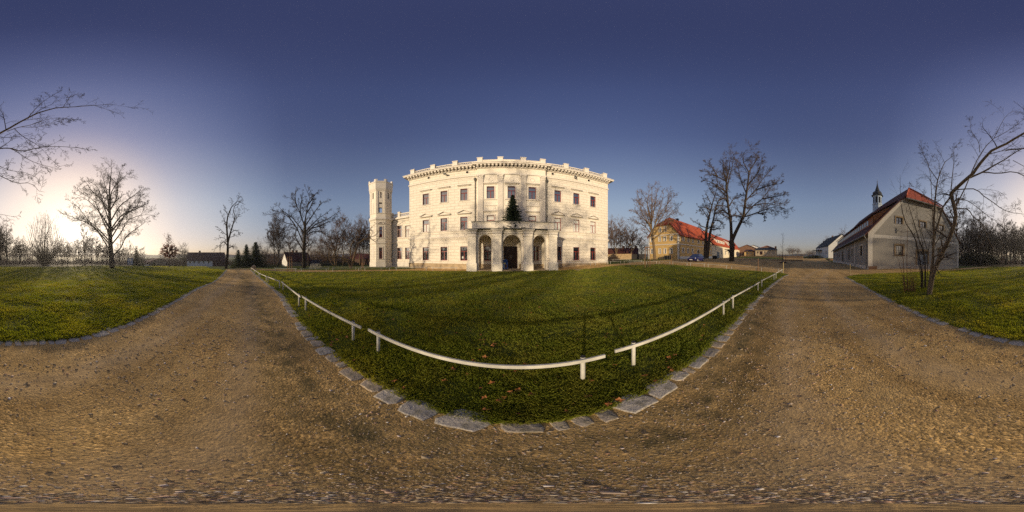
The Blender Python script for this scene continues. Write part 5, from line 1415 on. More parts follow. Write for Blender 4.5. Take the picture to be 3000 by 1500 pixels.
wall_run('rubble_wall', 'sunlit rubble stone garden wall right of the palace', (1775, 1850), (761, 760), (746.5, 744.5), (47, 46), .5, 'stonewall')
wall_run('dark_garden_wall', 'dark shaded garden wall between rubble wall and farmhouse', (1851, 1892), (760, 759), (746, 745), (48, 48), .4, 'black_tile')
wall_run('yard_wall', 'low dark stone wall along the far side of the yard', (2170, 2352), (755, 756), (749.5, 751), (92, 80), .5, 'stonewall', 'wall')
wall_run('kerb_wall', 'low dark retaining kerb of the raised yard lawn', (2110, 2352), (763.5, 765), (761, 762), (46, 40), .4, 'stonewall', 'kerb')
# ------------------------------------------------------------------ individual trees
def z2600(p): return (2600 + p[0] / 3.0675, 280 + p[1] / 3.0675)
def z0(p): return (p[0] / 3.39, 220 + p[1] / 3.39 )
def z3f(p): return (2600 + p[0] / 4.955, 640 + p[1] / 4.955)
def worldline(pts):   # (px,py,d)
    return [tuple(atd(x if x > 1200 else x + 3000, y, d)) for x, y, d in pts]
base = gp(2722, 862); D7 = math.hypot(base.x, base.y)
L = []
def A(pts, r0, r1): L.append((worldline(pts), r0, r1))
d = D7
def seq(pts, d0, d1):
    n = len(pts); return [(x, y, d0 + (d1 - d0) * i / (n - 1)) for i, (x, y) in enumerate(pts)]
A(seq([(2722, 866), (2731, 811), (2741, 785), (2761, 739), (2782, 696), (2799, 644), (2799, 622), (2792, 593), (2786, 567)], d, d - .1), .125, .085)
A(seq([(2786, 567), (2796, 553), (2812, 541), (2841, 520), (2867, 485), (2903, 443), (2942, 425), (2975, 404), (3000, 391), (3053, 362), (3083, 344), (3147, 319), (3206, 314), (3265, 310), (3342, 305)], d - .1, 5.1), .083, .006)
A(seq([(2841, 521), (2877, 505), (2900, 492), (2946, 466), (2975, 446), (3010, 428), (3040, 405)], d - .3, 5.6), .045, .006)
A(seq([(2877, 505), (2890, 505), (2926, 508), (2968, 503), (3000, 515), (3047, 536), (3091, 537), (3115, 561), (3132, 563)], d - .5, 5.5), .03, .004)
A(seq([(2946, 440), (2990, 436), (3030, 434), (3065, 443), (3124, 431), (3192, 430), (3245, 435)], d - 1.2, 5.2), .03, .004)
A(seq([(3020, 433), (3038, 438), (3065, 455), (3097, 474), (3153, 490), (3182, 486)], 5.6, 5.0), .016, .003)
A(seq([(2968, 470), (3000, 487), (3029, 499), (3074, 506), (3109, 521)], 5.9, 5.3), .014, .003)
A(seq([(3041, 376), (3062, 396), (3085, 410), (3108, 424), (3135, 450), (3150, 470)], 5.4, 5.0), .016, .003)
A(seq([(3020, 385), (3055, 373), (3090, 366), (3130, 352), (3170, 345), (3205, 348), (3230, 352)], 5.5, 5.0), .015, .003)
A(seq([(3083, 344), (3105, 318), (3130, 295), (3150, 282), (3172, 268)], 5.3, 4.9), .016, .003)
A(seq([(3185, 314), (3200, 292), (3215, 275), (3240, 285)], 5.2, 5.0), .010, .003)
A(seq([(3060, 372), (3110, 372), (3150, 360), (3180, 355), (3205, 358)], 5.4, 5.1), .011, .003)
A(seq([(2789, 556), (2812, 555), (2857, 554), (2880, 573), (2910, 593), (2929, 608), (2959, 622), (2991, 626), (3040, 635)], d - .1, 5.8), .03, .004)
A(seq([(2793, 590), (2825, 585), (2857, 603), (2884, 625), (2910, 645)], d - .1, 6.3), .02, .004)
A(seq([(2802, 612), (2835, 613), (2851, 635), (2877, 655), (2887, 681), (2905, 720), (2918, 750)], d, 6.2), .03, .004)
A(seq([(2799, 606), (2828, 550), (2861, 472), (2893, 423), (2913, 404), (2926, 378), (2939, 352), (2955, 332), (2990, 320)], d + .1, 6.6), .032, .004)
A(seq([(2913, 405), (2950, 385), (2985, 360), (3005, 345)], 6.7, 6.3), .016, .004)
A(seq([(2870, 446), (2867, 417), (2848, 388), (2843, 371), (2846, 348)], 6.7, 6.6), .016, .003)
A(seq([(2722, 862), (2725, 822), (2733, 760), (2735, 697), (2738, 606), (2747, 528), (2760, 492), (2773, 469), (2795, 455)], d + .1, d - .4), .085, .008)
A(seq([(2747, 528), (2722, 492), (2717, 476), (2701, 443), (2699, 415)], d, d + .3), .02, .003)
A(seq([(2729, 795), (2735, 730), (2741, 680), (2752, 644), (2762, 607), (2783, 580), (2790, 566)], d + .15, d), .05, .035)
A(seq([(2786, 556), (2791, 508), (2795, 469), (2795, 436), (2812, 417)], d, 6.5), .024, .003)
A(seq([(2735, 700), (2729, 563), (2725, 508), (2714, 470), (2700, 450)], d + .2, d + .5), .024, .004)
A(seq([(2770, 598), (2760, 560), (2753, 530), (2768, 507)], d + .1, d + .3), .012, .003)
A(seq([(2735, 620), (2718, 590), (2700, 560), (2680, 548), (2655, 545)], d + .2, d + .6), .014, .003)
lv = [dict(m=11, t0=.22, ang=48, lr=.28, lo=.25, hi=1.4, up=.02, wig=.2, k=6, rr=.42, sides=4),
      dict(m=6, t0=.2, ang=45, lr=.5, hi=.6, up=.03, wig=.28, k=5, rr=.65),
      dict(m=4, t0=.2, ang=45, lr=.5, hi=.3, up=.0, wig=.3, k=4, rr=.7)]
make_tree('leaning_tree', 'many stemmed bare tree arching over the road in front of the grey barn', base, L, lv, 31, mats=('bark_grey', 'twig'), minr=.0036, k=14)
# second clump of thin stems and the red twiggy shrub
L = []
b2 = gp(2704, 845); d = math.hypot(b2.x, b2.y)
A(seq([(2699, 842), (2701, 801), (2681, 696), (2658, 664), (2640, 600), (2637, 511)], d, d + .3), .05, .004)
A(seq([(2711, 844), (2709, 751), (2697, 717), (2689, 690), (2677, 650), (2662, 600), (2655, 555)], d, d + .2), .055, .004)
A(seq([(2717, 820), (2719, 735), (2729, 686), (2731, 656), (2722, 600)], d + .1, d + .3), .02, .003)
A(seq([(2716, 731), (2707, 700), (2697, 676), (2689, 642), (2680, 560)], d, d + .2), .018, .003)
A(seq([(2703, 843), (2693, 780), (2684, 720), (2680, 690), (2668, 630)], d - .1, d - .2), .026, .003)
A(seq([(2703, 843), (2704, 780), (2706, 735), (2698, 690), (2690, 640)], d - .1, d - .3), .03, .003)
make_tree('coppice_stems', 'clump of slim bare stems left of the arching tree', b2, L, lv[:2], 33, mats=('bark', 'twig'), minr=.0028, k=12)
L = []; b3_ = gp(2658, 856); d = math.hypot(b3_.x, b3_.y)
A(seq([(2650, 850), (2646, 753), (2639, 711), (2641, 680), (2650, 660)], d, d + .2), .018, .003)
A(seq([(2658, 850), (2657, 761), (2658, 711), (2659, 670), (2655, 630)], d, d - .1), .022, .003)
A(seq([(2656, 850), (2640, 790), (2630, 753), (2622, 728)], d, d - .3), .014, .003)
rg = random.Random(5)
for i in range(34):
    a = rg.uniform(-1, 1); hgt = rg.uniform(25, 105); 
    x0 = 2658 + rg.uniform(-12, 24)
    A(seq([(x0, 858 + rg.uniform(-4, 4)), (x0 + a * 8, 858 - hgt * .5), (x0 + a * 22 + rg.uniform(-4, 4), 858 - hgt)], d + rg.uniform(-.2, .3), d + rg.uniform(-.5, .6)), .007, .002)
make_tree('red_shrub', 'reddish twiggy shrub at the foot of the slim stems', b3_, L, [dict(m=4, t0=.4, ang=40, lr=.3, hi=.4, up=.05, wig=.25, k=4, rr=.5)], 35, mats=('shrubtwig', 'shrubtwig'), minr=.002, k=8, cat='shrub')

SIG = [dict(m=12, t0=.2, ang=48, lr=.36, hi=3.4, taper=.62, up=.05, wig=.17, k=6, rr=.5, sides=4),
       dict(m=7, t0=.12, ang=45, lr=.6, up=.04, wig=.2, k=5, rr=.65),
       dict(m=6, t0=.1, ang=42, lr=.6, up=.03, wig=.22, k=4, rr=.75),
       dict(m=3, t0=.2, ang=40, lr=.55, up=.02, wig=.25, k=3, rr=.85)]
def lim(z, rs, w=1.0): return [(p, a * w, b * w) for p, a, b in rs]
# big solitary oak right of the sun
z = (0, 420, 3.067)
pts = [[(985, 960), (850, 760), (700, 680), (590, 640)], [(980, 900), (880, 790), (800, 700), (690, 560), (630, 530)], [(975, 800), (900, 640), (850, 520), (720, 440), (690, 390)],
       [(980, 700), (920, 520), (880, 400), (790, 330)], [(985, 650), (960, 450), (930, 330), (900, 240)], [(990, 600), (1050, 480), (1060, 320), (1090, 220)], [(1000, 690), (1080, 560), (1160, 500), (1250, 430), (1280, 390)],
       [(1005, 760), (1100, 640), (1200, 600), (1320, 540)], [(1010, 900), (1090, 800), (1150, 690), (1300, 640), (1380, 650)], [(1015, 1010), (1090, 930), (1130, 840), (1220, 770), (1320, 700)], [(1000, 850), (1080, 720), (1150, 600), (1240, 480)],
       [(975, 750), (880, 600), (770, 500), (660, 450)], [(990, 560), (1010, 420), (1140, 280), (1170, 250)], [(980, 620), (900, 500), (820, 420), (760, 330)], [(985, 880), (830, 720), (760, 700), (640, 690)], [(1000, 800), (1120, 650), (1230, 560), (1270, 470)]]
rs = [([(1008, 1120), (995, 960), (985, 640), (985, 400), (1005, 215)], .62, .04)] + [(p, .17, .02) for p in pts] + [([(1030, 990), (1100, 970), (1180, 955), (1270, 948)], .05, .008)]
pxtree('great_oak', 'large solitary bare oak with oval crown on the sunny lawn', (1008, 1120), 35, rs, SIG, 41, z, minr=.010)
mb = MB(); b = atd(1008 / 3.067, 420 + 1118 / 3.067, 35)
# fan shaped tree left of the sun
fan = []
rgn = np.random.default_rng(8)
bx, by = 131, 778
for i in range(26):
    f = -1 + 2 * i / 25; a = f * 62 + rgn.uniform(-3, 3)
    top = 637 + 22 * abs(f) ** 2 * 3.2 + rgn.uniform(-3, 8)
    ex = bx + f * 62; 
    fan.append(([(bx + f * 6, by), (bx + f * 20, by - 30 + 12 * abs(f)), (bx + f * 45, by - 75 + 28 * abs(f)), (ex, top)], .17 if i % 3 == 0 else .12, .035))
fan.append(([(bx, by + 1), (bx - .5, by - 6), (bx, by - 14), (bx + .5, by - 24)], .8, .35)); fan.append(([(bx, by - 20), (bx + 1, by - 70), (bx + 2, 645)], .2, .04))
pxtree('fan_tree', 'wide fan shaped bare tree branching from the ground left of the sun', (bx, by), 45, fan, [dict(m=6, t0=.35, ang=30, lr=.3, up=.12, wig=.14, k=6, rr=.5, sides=4), dict(m=5, t0=.2, ang=36, lr=.5, up=.1, wig=.2, k=4, rr=.65), dict(m=3, t0=.15, ang=36, lr=.5, up=.06, wig=.22, k=3, rr=.8)], 43, None, minr=.009)
# leaning tree by the road
z = (500, 500, 3.788)
rs = [([(615, 1082), (630, 950), (635, 820), (627, 700), (620, 600), (640, 480), (690, 380), (740, 335), (830, 380)], .27, .015), ([(635, 800), (660, 700), (690, 600), (715, 500), (690, 430), (720, 380), (750, 300)], .17, .015),
      ([(630, 840), (600, 795), (565, 800), (555, 850), (545, 910)], .09, .01), ([(565, 800), (530, 840), (480, 880)], .05, .008), ([(640, 830), (690, 840), (720, 870)], .05, .008), ([(622, 640), (590, 540), (560, 460)], .06, .01), ([(660, 700), (720, 660), (770, 690)], .06, .01),
      ([(690, 600), (740, 520), (760, 480)], .05, .01), ([(625, 720), (560, 660), (520, 620)], .06, .01), ([(635, 490), (600, 420), (590, 400)], .05, .01), ([(655, 740), (720, 720), (780, 690)], .05, .008), ([(700, 400), (770, 350), (790, 310)], .05, .01), ([(632, 780), (570, 740), (510, 760)], .05, .01)]
pxtree('leaning_road_tree', 'tall slender bare tree with bent over top beside the road', (615, 1082), 28, rs, [dict(m=8, t0=.2, ang=55, lr=.26, lo=.5, hi=1.7, up=.0, wig=.25, k=6, rr=.4, sides=4), dict(m=6, t0=.15, ang=45, lr=.5, up=.0, wig=.28, k=5, rr=.6), dict(m=5, t0=.12, ang=42, lr=.5, up=.0, wig=.28, k=4, rr=.7), dict(m=3, ang=40, lr=.5, wig=.25, k=3, rr=.85)], 45, z, minr=.008)
# great oak in front of the cottage
z = (740, 540, 4.953)
pts = [[(740, 870), (690, 750), (620, 600), (480, 560), (390, 500), (330, 440), (200, 440)], [(745, 700), (640, 560), (560, 470), (440, 390), (380, 320), (310, 290)], [(750, 600), (700, 450), (640, 310), (580, 220), (490, 180)], [(640, 310), (620, 230), (620, 130), (660, 60)],
       [(755, 560), (780, 420), (800, 300), (830, 200), (780, 80), (760, 30)], [(800, 300), (860, 220), (920, 130), (990, 90)], [(765, 600), (850, 480), (930, 360), (1010, 270), (1080, 230)], [(780, 720), (850, 640), (930, 570), (1060, 520), (1160, 460), (1290, 370)],
       [(760, 700), (840, 610), (960, 490), (1040, 440), (1120, 380)], [(790, 740), (870, 690), (1000, 690), (1060, 720)], [(730, 960), (670, 850), (610, 740), (640, 650), (560, 650), (470, 680)], [(760, 900), (830, 880), (900, 800)], [(700, 450), (690, 330), (720, 200), (720, 100)],
       [(780, 420), (840, 330), (880, 220), (860, 130)], [(620, 600), (520, 470), (430, 420), (290, 370)], [(850, 640), (990, 600), (1100, 540), (1230, 520)]]
rs = [([(748, 1212), (745, 1000), (748, 850), (760, 700), (757, 540)], .58, .3)] + [(p, .2, .025) for p in pts]
pxtree('park_oak', 'great spreading bare oak in front of the small cottage', (748, 1212), 45, rs, [dict(SIG[0], m=8, lr=.28), *SIG[1:]], 47, z, minr=.013)
# sprawling tree at the tower
z = (740, 540, 4.953)
rs = [([(1425, 1222), (1440, 1150), (1460, 1100), (1490, 1000), (1520, 880), (1600, 810), (1700, 770), (1780, 740)], .2, .03, -.06), ([(1420, 1215), (1400, 1150), (1380, 1125), (1330, 1100)], .17, .13, -.1), ([(1450, 1130), (1380, 1085), (1310, 1070), (1200, 1050), (1060, 1062), (960, 1010), (890, 960), (850, 960)], .15, .015, .05),
      ([(1440, 1160), (1425, 1040), (1420, 950), (1440, 860), (1480, 800), (1570, 640), (1590, 530)], .12, .015, .1), ([(1700, 770), (1760, 820), (1790, 830), (1830, 790)], .06, .01, -.1), ([(1780, 740), (1830, 690), (1850, 650)], .04, .008, -.1), ([(1600, 810), (1680, 690), (1750, 600), (1800, 560)], .06, .01, .05),
      ([(1520, 880), (1500, 760), (1520, 650), (1560, 560)], .06, .01, .2), ([(1200, 1050), (1130, 960), (1060, 880), (1000, 830)], .05, .008, .2), ([(1060, 1062), (1000, 990), (940, 900), (960, 850)], .035, .008, .1), ([(1425, 960), (1380, 850), (1330, 780)], .05, .01, .3), ([(1310, 1070), (1290, 1000), (1230, 930)], .04, .008, -.2), ([(1700, 770), (1740, 700), (1700, 620)], .04, .008, .1)]
pxtree('sprawling_tree', 'crooked sprawling tree with long horizontal limb in front of the tower', (1425, 1222), 24, rs, [dict(m=7, t0=.25, ang=55, lr=.26, lo=.4, hi=1.5, up=.03, wig=.28, k=6, rr=.45, sides=4), dict(m=5, t0=.15, ang=50, lr=.5, up=.02, wig=.3, k=5, rr=.6), dict(m=4, t0=.12, ang=45, lr=.5, up=.0, wig=.3, k=4, rr=.7), dict(m=3, ang=40, lr=.5, wig=.25, k=3, rr=.85)], 49, z, minr=.007, mats=('bark_warm', 'twig_warm'))
# round headed tree by the farmhouse
z = (1750, 420, 3.067)
rs = [([(517, 1048), (505, 900), (485, 770), (490, 600), (490, 480), (490, 390)], .34, .03)] + [(p, .14, .018) for p in [[(485, 770), (440, 700), (370, 640), (310, 600)], [(485, 770), (470, 640), (440, 520), (400, 430)], [(500, 800), (530, 680), (570, 560), (600, 440)], [(505, 830), (580, 720), (650, 640), (730, 560)], [(495, 790), (560, 640), (650, 520), (690, 460)],
      [(480, 750), (420, 580), (340, 500)], [(492, 820), (420, 740), (340, 700), (290, 680)], [(506, 860), (600, 780), (660, 690), (730, 640)], [(490, 700), (520, 540), (540, 400)], [(487, 720), (450, 560), (470, 410)], [(490, 760), (400, 620), (370, 470)], [(498, 780), (610, 610), (640, 440)]]]
pxtree('round_tree', 'round headed bare tree with forked trunk at the farmhouse gable', (517, 1048), 36, rs, SIG[:3], 51, z, minr=.012, mats=('bark_warm', 'twig_warm'))
# twin stemmed gnarly tree behind the car
rs = [([(970, 1032), (975, 850), (990, 720), (1030, 560), (1060, 450), (1080, 400)], .42, .03), ([(985, 1032), (1010, 820), (1040, 700), (1070, 560), (1110, 480), (1150, 440)], .4, .03)] + [(p, .12, .015) for p in [[(985, 760), (930, 740), (870, 700), (840, 690)], [(1000, 690), (950, 600), (900, 560)], [(1030, 560), (990, 480), (970, 430)], [(1050, 640), (1110, 620), (1170, 630), (1190, 700)], [(1070, 560), (1140, 560), (1190, 600)],
      [(1010, 640), (960, 520), (950, 480)], [(1055, 470), (1020, 420), (1060, 380)], [(1090, 510), (1150, 490), (1180, 520)], [(1040, 690), (1100, 700), (1140, 760)], [(1020, 600), (950, 570), (890, 620)], [(985, 800), (940, 770), (910, 740)], [(1000, 900), (1060, 840), (1100, 830)], [(978, 880), (930, 840), (890, 860)]]]
pxtree('twin_trunk_tree', 'gnarled bare tree with two thick trunks behind the blue car', (975, 1034), 33, rs, [dict(SIG[0], wig=.3, m=8, lr=.34, up=-.01), dict(SIG[1], wig=.32, up=-.02), dict(SIG[2], wig=.3)], 53, z, minr=.013)
# big forked tree of the yard
rs = [([(1207, 1058), (1209, 960), (1207, 870)], .52, .46), ([(1205, 880), (1200, 720), (1180, 600), (1165, 450), (1155, 340), (1190, 230), (1180, 130)], .34, .03), ([(1210, 875), (1270, 740), (1310, 670), (1330, 520), (1350, 380), (1360, 250), (1300, 150), (1310, 80)], .36, .03)] + [(p, .15, .018) for p in
      [[(1310, 670), (1400, 560), (1480, 500), (1560, 400), (1640, 310)], [(1315, 662), (1420, 630), (1520, 590), (1620, 570), (1730, 610)], [(1430, 625), (1500, 640), (1500, 700)], [(1330, 520), (1420, 420), (1480, 330), (1560, 230)], [(1155, 340), (1080, 300), (1000, 260), (940, 250)], [(1188, 560), (1240, 480), (1310, 460)], [(1162, 420), (1200, 250), (1230, 120)],
      [(1350, 380), (1450, 250), (1480, 120)], [(1165, 480), (1080, 400), (1050, 390)], [(1180, 640), (1120, 600), (1060, 620)], [(1158, 350), (1130, 220), (1130, 130)], [(1480, 500), (1600, 480), (1700, 460)], [(1340, 450), (1290, 330), (1260, 200)], [(1190, 660), (1270, 650), (1290, 700)], [(1400, 560), (1520, 540), (1640, 560), (1700, 540)], [(1420, 420), (1540, 380), (1660, 360)], [(1360, 260), (1420, 160), (1440, 90)], [(1080, 300), (1020, 200), (980, 170)], [(1165, 440), (1000, 340), (950, 340)]]]
pxtree('forked_tree', 'tallest bare tree of the yard forking low into two trunks', (1207, 1058), 32, rs, SIG, 55, z, minr=.011)
# red leaved young oak
z = (330, 680, 6.605)
rs = [([(1100, 668), (1100, 480), (1095, 300), (1075, 140), (1060, 20)], .14, .015)]
rgo = random.Random(4)
for i in range(15):
    y = 468 - i * 28; half = 175 * (1 - (i / 15) ** 1.3) * (.72 if i == 0 else 1)
    for sg in (-1, 1, rgo.choice((-.35, .35))):
        w = sg * half * rgo.uniform(.7, 1.12)
        rs.append(([(1099 - i * 2, y + 16), (1099 + w * .5 - i, y + 2), (1099 + w, y - 18 - rgo.uniform(0, 12))], .04, .01))
o, lv_ = pxtree('red_oak', 'young oak keeping its rust red leaves on the lawn', (1100, 668), 40, rs, [dict(m=6, t0=.2, ang=42, lr=.32, up=.0, wig=.18, k=4, rr=.5), dict(m=4, t0=.2, ang=45, lr=.5, up=0, wig=.2, k=3, rr=.6)], 57, z, depth=.35, minr=.012)
P = lv_[0]; rr_ = np.random.default_rng(3); hz = atd(495, 727, 40).z; hq = atd(495, 714, 40).z
T = []
for p in P:
    for q in p:
        if rr_.random() < np.clip((hq - q[2]) / (hq - hz), .04, 1):
            for _ in range(2):
                c = q + rr_.normal(size=3) * .14; a = unit(rr_.normal(size=3)) * .11; b = unit(np.cross(a, rr_.normal(size=3))) * .07
                T += [c - a, c + b, c + a, c - b]
T = np.array(T); mesh_obj('leaves', T, np.arange(len(T)).reshape(-1, 4), M['redleaf'], o)

# conifers
spruce('short spruce, left of three dark spruces at the end of the road', 698, 788, 730, 42, 6.5, 61, 'dark spruces at the end of the road')
spruce('narrow spruce, middle of three dark spruces at the end of the road', 722, 788, 714, 44, 5.6, 62, 'dark spruces at the end of the road')
spruce('broad tallest spruce, right of three dark spruces at the end of the road', 749, 788, 707, 46, 10.0, 63, 'dark spruces at the end of the road', dens=1.15)
spruce('lone spruce beside the white information board', 400, 785, 731, 70, 13, 64)
spruce('small dark spruce bush near the lamp post', 452, 784, 765, 70, 7, 65)

# woods and background trees
G = 'bare wood behind the sunny lawn'
rw = random.Random(12)
FAR_ = ('bark', 'twig')
lab = 'bare woodland tree in the wood behind the fan shaped tree'
stand('tall', 1, 3, 776, 662, 58, 'tall bare tree at the left edge of the photograph', None, wide=1.2)
stand('round', 2, 21, 776, 662, 56, 'rounded bare tree with thick trunk left of the fan shaped tree', None, wide=1.0)
stand('round', 3, 57, 774, 702, 60, 'short bare tree with a few rust leaves left of the fan shaped tree', None)
stand('tall', 4, 247, 782, 668, 48, 'thick straight trunk in the wood right of the sun', None, wide=.8)
stand('multi', 2, 198, 778, 712, 62, 'thin bare tree just under the sun', None)
stand('multi', 3, 184, 777, 702, 64, 'thin bare tree between sun and fan shaped tree', None)
stand('tall', 5, 268, 780, 690, 58, 'slim bare tree between the sun and the great oak', None)
stand('tall', 6, 287, 780, 695, 62, 'slim bare tree just left of the great oak trunk', None)
stand('multi', 7, 352, 782, 715, 62, 'bare tree right behind the great oak trunk', None)
for i in range(34):
    px = -6 + 330 * (i + rw.random()) / 34
    d = rw.uniform(62, 105)
    stand(rw.choice(['tall', 'tall', 'tall', 'multi']), rw.choice([1, 2, 3, 4]), px % 3000, 777.5 - (d - 60) * .06 + rw.uniform(-.5, .5), rw.uniform(700, 724), d, lab, G, ('bark', 'twig_warm'), wide=rw.uniform(.5, .85))  # lighter warm twigs: haze painted into the crown colour
G2 = 'bare wood behind the grey barn'; lab2 = 'bare woodland tree in the dark wood right of the grey barn'
for px, top, d, k, s in ((2801, 575, 46, 'tall', 4), (2823, 655, 52, 'multi', 2), (2835, 650, 54, 'tall', 1), (2861, 629, 50, 'tall', 5), (2873, 624, 48, 'round', 2), (2886, 660, 58, 'multi', 3), (2903, 668, 56, 'tall', 6), (2921, 658, 56, 'multi', 2), (2946, 619, 50, 'round', 3), (2960, 668, 56, 'tall', 1), (2975, 680, 60, 'multi', 7), (2994, 664, 54, 'round', 2)):
    stand(k, s, px, 775, top, d, lab2, G2, wide=.85)
for i in range(22):
    px = 2790 + 212 * (i + rw.random()) / 22; d = rw.uniform(56, 92)
    stand(rw.choice(['tall', 'multi', 'round']), rw.choice([1, 2, 3]), px % 3000, 774, rw.uniform(660, 705), d, lab2, G2, ('bark', 'twig_warm'), wide=rw.uniform(.6, .95))
def far_wood(name, label, az0, az1, d0, d1, n, h0, h1, seed, mat):
    rng = np.random.default_rng(seed); P = []; Rr = []
    for i in range(n):
        a = az0 + (az1 - az0) * (i + rng.random()) / n; d = rng.uniform(d0, d1); x, y = azd(a, d); z = float(gz(x, y)) - .2; h = rng.uniform(h0, h1)
        L_ = [(np.array([x, y, z]), np.array([x + rng.normal() * .4, y + rng.normal() * .4, z + h]), rng.uniform(.1, .22))]
        for k in range(16):
            t = rng.uniform(.25, .95); q = L_[0][0] * (1 - t) + L_[0][1] * t; aa = rng.uniform(0, 6.28); l = h * .3 * (1.15 - t) * rng.uniform(.6, 1.2)
            e = q + np.array([math.cos(aa) * l, math.sin(aa) * l, l * rng.uniform(.5, 1.3)]); L_.append((q, e, .05))
            for m_ in range(4):
                f = rng.uniform(.3, .95); g = q * (1 - f) + e * f; L_.append((g, g + unit(rng.normal(size=3) + np.array([0, 0, .7])) * l * .45, .03))
        for p, q, r_ in L_:
            P.append(np.stack([p, (p + q) / 2 + rng.normal(size=3) * .06 * np.linalg.norm(q - p), q])); Rr.append([r_, r_ * .7, r_ * .25])
    V, Q = tubes(np.array(P), np.array(Rr), 3)
    o = mesh_obj(name, V, Q, M[mat]); return tag(o, label, 'wood', None, 'stuff')
far_wood('far_wood', 'far brown wood seen as one mass behind the lawn and the sun', 176, 231, 108, 165, 210, 9, 13, 5, 'twig_warm')  # lighter brown, with haze painted into the twig colour
far_wood('far_wood', 'dark wood mass closing the view behind the grey barn', 155, 177, 92, 140, 110, 10, 15, 6, 'twig')
def scrub(label, az0, az1, d0, d1, n, h0, h1, seed, mat):
    rng = np.random.default_rng(seed); a = np.radians(rng.uniform(az0, az1, n)); d = rng.uniform(d0, d1, n); x, y = d * np.sin(a), d * np.cos(a)
    hgt = rng.uniform(h0, h1, n) * (.75 + .35 * np.sin(a * 61) * np.sin(a * 23 + 1)); z = gz(x, y) + rng.uniform(-.1, .15, n) * hgt
    B = np.stack([x, y, z], 1); dr = rng.normal(size=(n, 3)) * .38; dr[:, 2] = 1; T = B + unit(dr) * hgt[:, None]
    Mid = (B + T) / 2 + rng.normal(size=(n, 3)) * .12 * hgt[:, None]
    P = [np.stack([B, Mid, T], 1)]
    for k in range(5):
        f = rng.uniform(.2, .95, (n, 1)); q = B * (1 - f) + T * f; e = rng.normal(size=(n, 3)); e[:, 2] = np.abs(e[:, 2]) * .8
        P.append(np.stack([q, q + unit(e) * hgt[:, None] * .16, q + unit(e + rng.normal(size=(n, 3)) * .4) * hgt[:, None] * .33], 1))
    P = np.concatenate(P); Rr = np.tile(np.array([[.035, .028, .015]]), (len(P), 1)); V, Q = tubes(P, Rr, 3)
    o = mesh_obj('undergrowth', V, Q, M[mat]); return tag(o, label, 'undergrowth', None, 'stuff')
scrub('brown scrub filling the wood floor below the sun', 176, 231, 84, 118, 3600, 2.2, 4.4, 21, 'twig_warm')
scrub('dark scrub filling the wood floor behind the grey barn', 155, 178, 62, 100, 1300, 1.8, 3.8, 22, 'twig_warm')
scrub('hazy brown scrub beyond the lawn around the information board', 228, 262, 96, 150, 2600, 3.0, 6.5, 23, 'twig_warm')
scrub('brown scrub behind the cottage and the crooked tree', 271, 312, 72, 120, 3200, 2.5, 6.5, 24, 'twig_warm')
def shrub(px, ybase, ytop, d, wid, label, group, mat, seed, n=1500, name='bush', cat='bush'):
    rng = np.random.default_rng(seed); b = atd(px, ybase, d); h = atd(px, ytop, d).z - b.z
    o = thing(name, label, cat, b, 0, group)
    u = unit(rng.normal(size=(n, 3))); u[:, 2] = np.abs(u[:, 2]); rad = rng.uniform(.45, 1, (n, 1)) ** .5
    lump = 1 + .25 * np.sin(u[:, :1] * 5 + seed) * np.cos(u[:, 1:2] * 4) + .15 * rng.normal(size=(n, 1))
    c = np.array(b) + u * rad * lump * np.array([wid / 2, wid / 2, h]); s = h * .10 * rng.uniform(.5, 1.3, (n, 1))
    a = unit(rng.normal(size=(n, 3))) * s; q = unit(np.cross(a, rng.normal(size=(n, 3)))) * s * .6
    V = np.stack([c - a, c + q, c + a, c - q], 1).reshape(-1, 3)
    stems = generic_limbs(h, 'bush', seed); P_ = np.stack([smooth_line(p, 6) for p, _, _ in stems]) * np.array([wid / h * .8, wid / h * .8, .9]) + np.array(b)
    st = tubes(P_, np.broadcast_to(np.linspace(.03, .008, 6), (len(stems), 6)) * max(.6, h / 2), 4)
    mesh_obj('stems', st[0], st[1], M['twig'], o); mesh_obj('foliage', V, np.arange(len(V)).reshape(-1, 4), M[mat], o); return o
for i in range(5):
    px = 2812 + 22 * i
    shrub(px % 3000, 774, rw.uniform(735, 757), rw.uniform(50, 58), rw.uniform(5, 8), 'dark undergrowth bush below the wood right of the grey barn', 'undergrowth bushes right of the grey barn', 'evergreen', 200 + i, 700)
for i in range(7):
    px = 8 + 45 * i
    shrub(px, 777, rw.uniform(763, 770), rw.uniform(75, 95), rw.uniform(6, 10), 'brown undergrowth bush in the wood below the sun', 'undergrowth bushes below the sun', 'twig', 240 + i, 500)
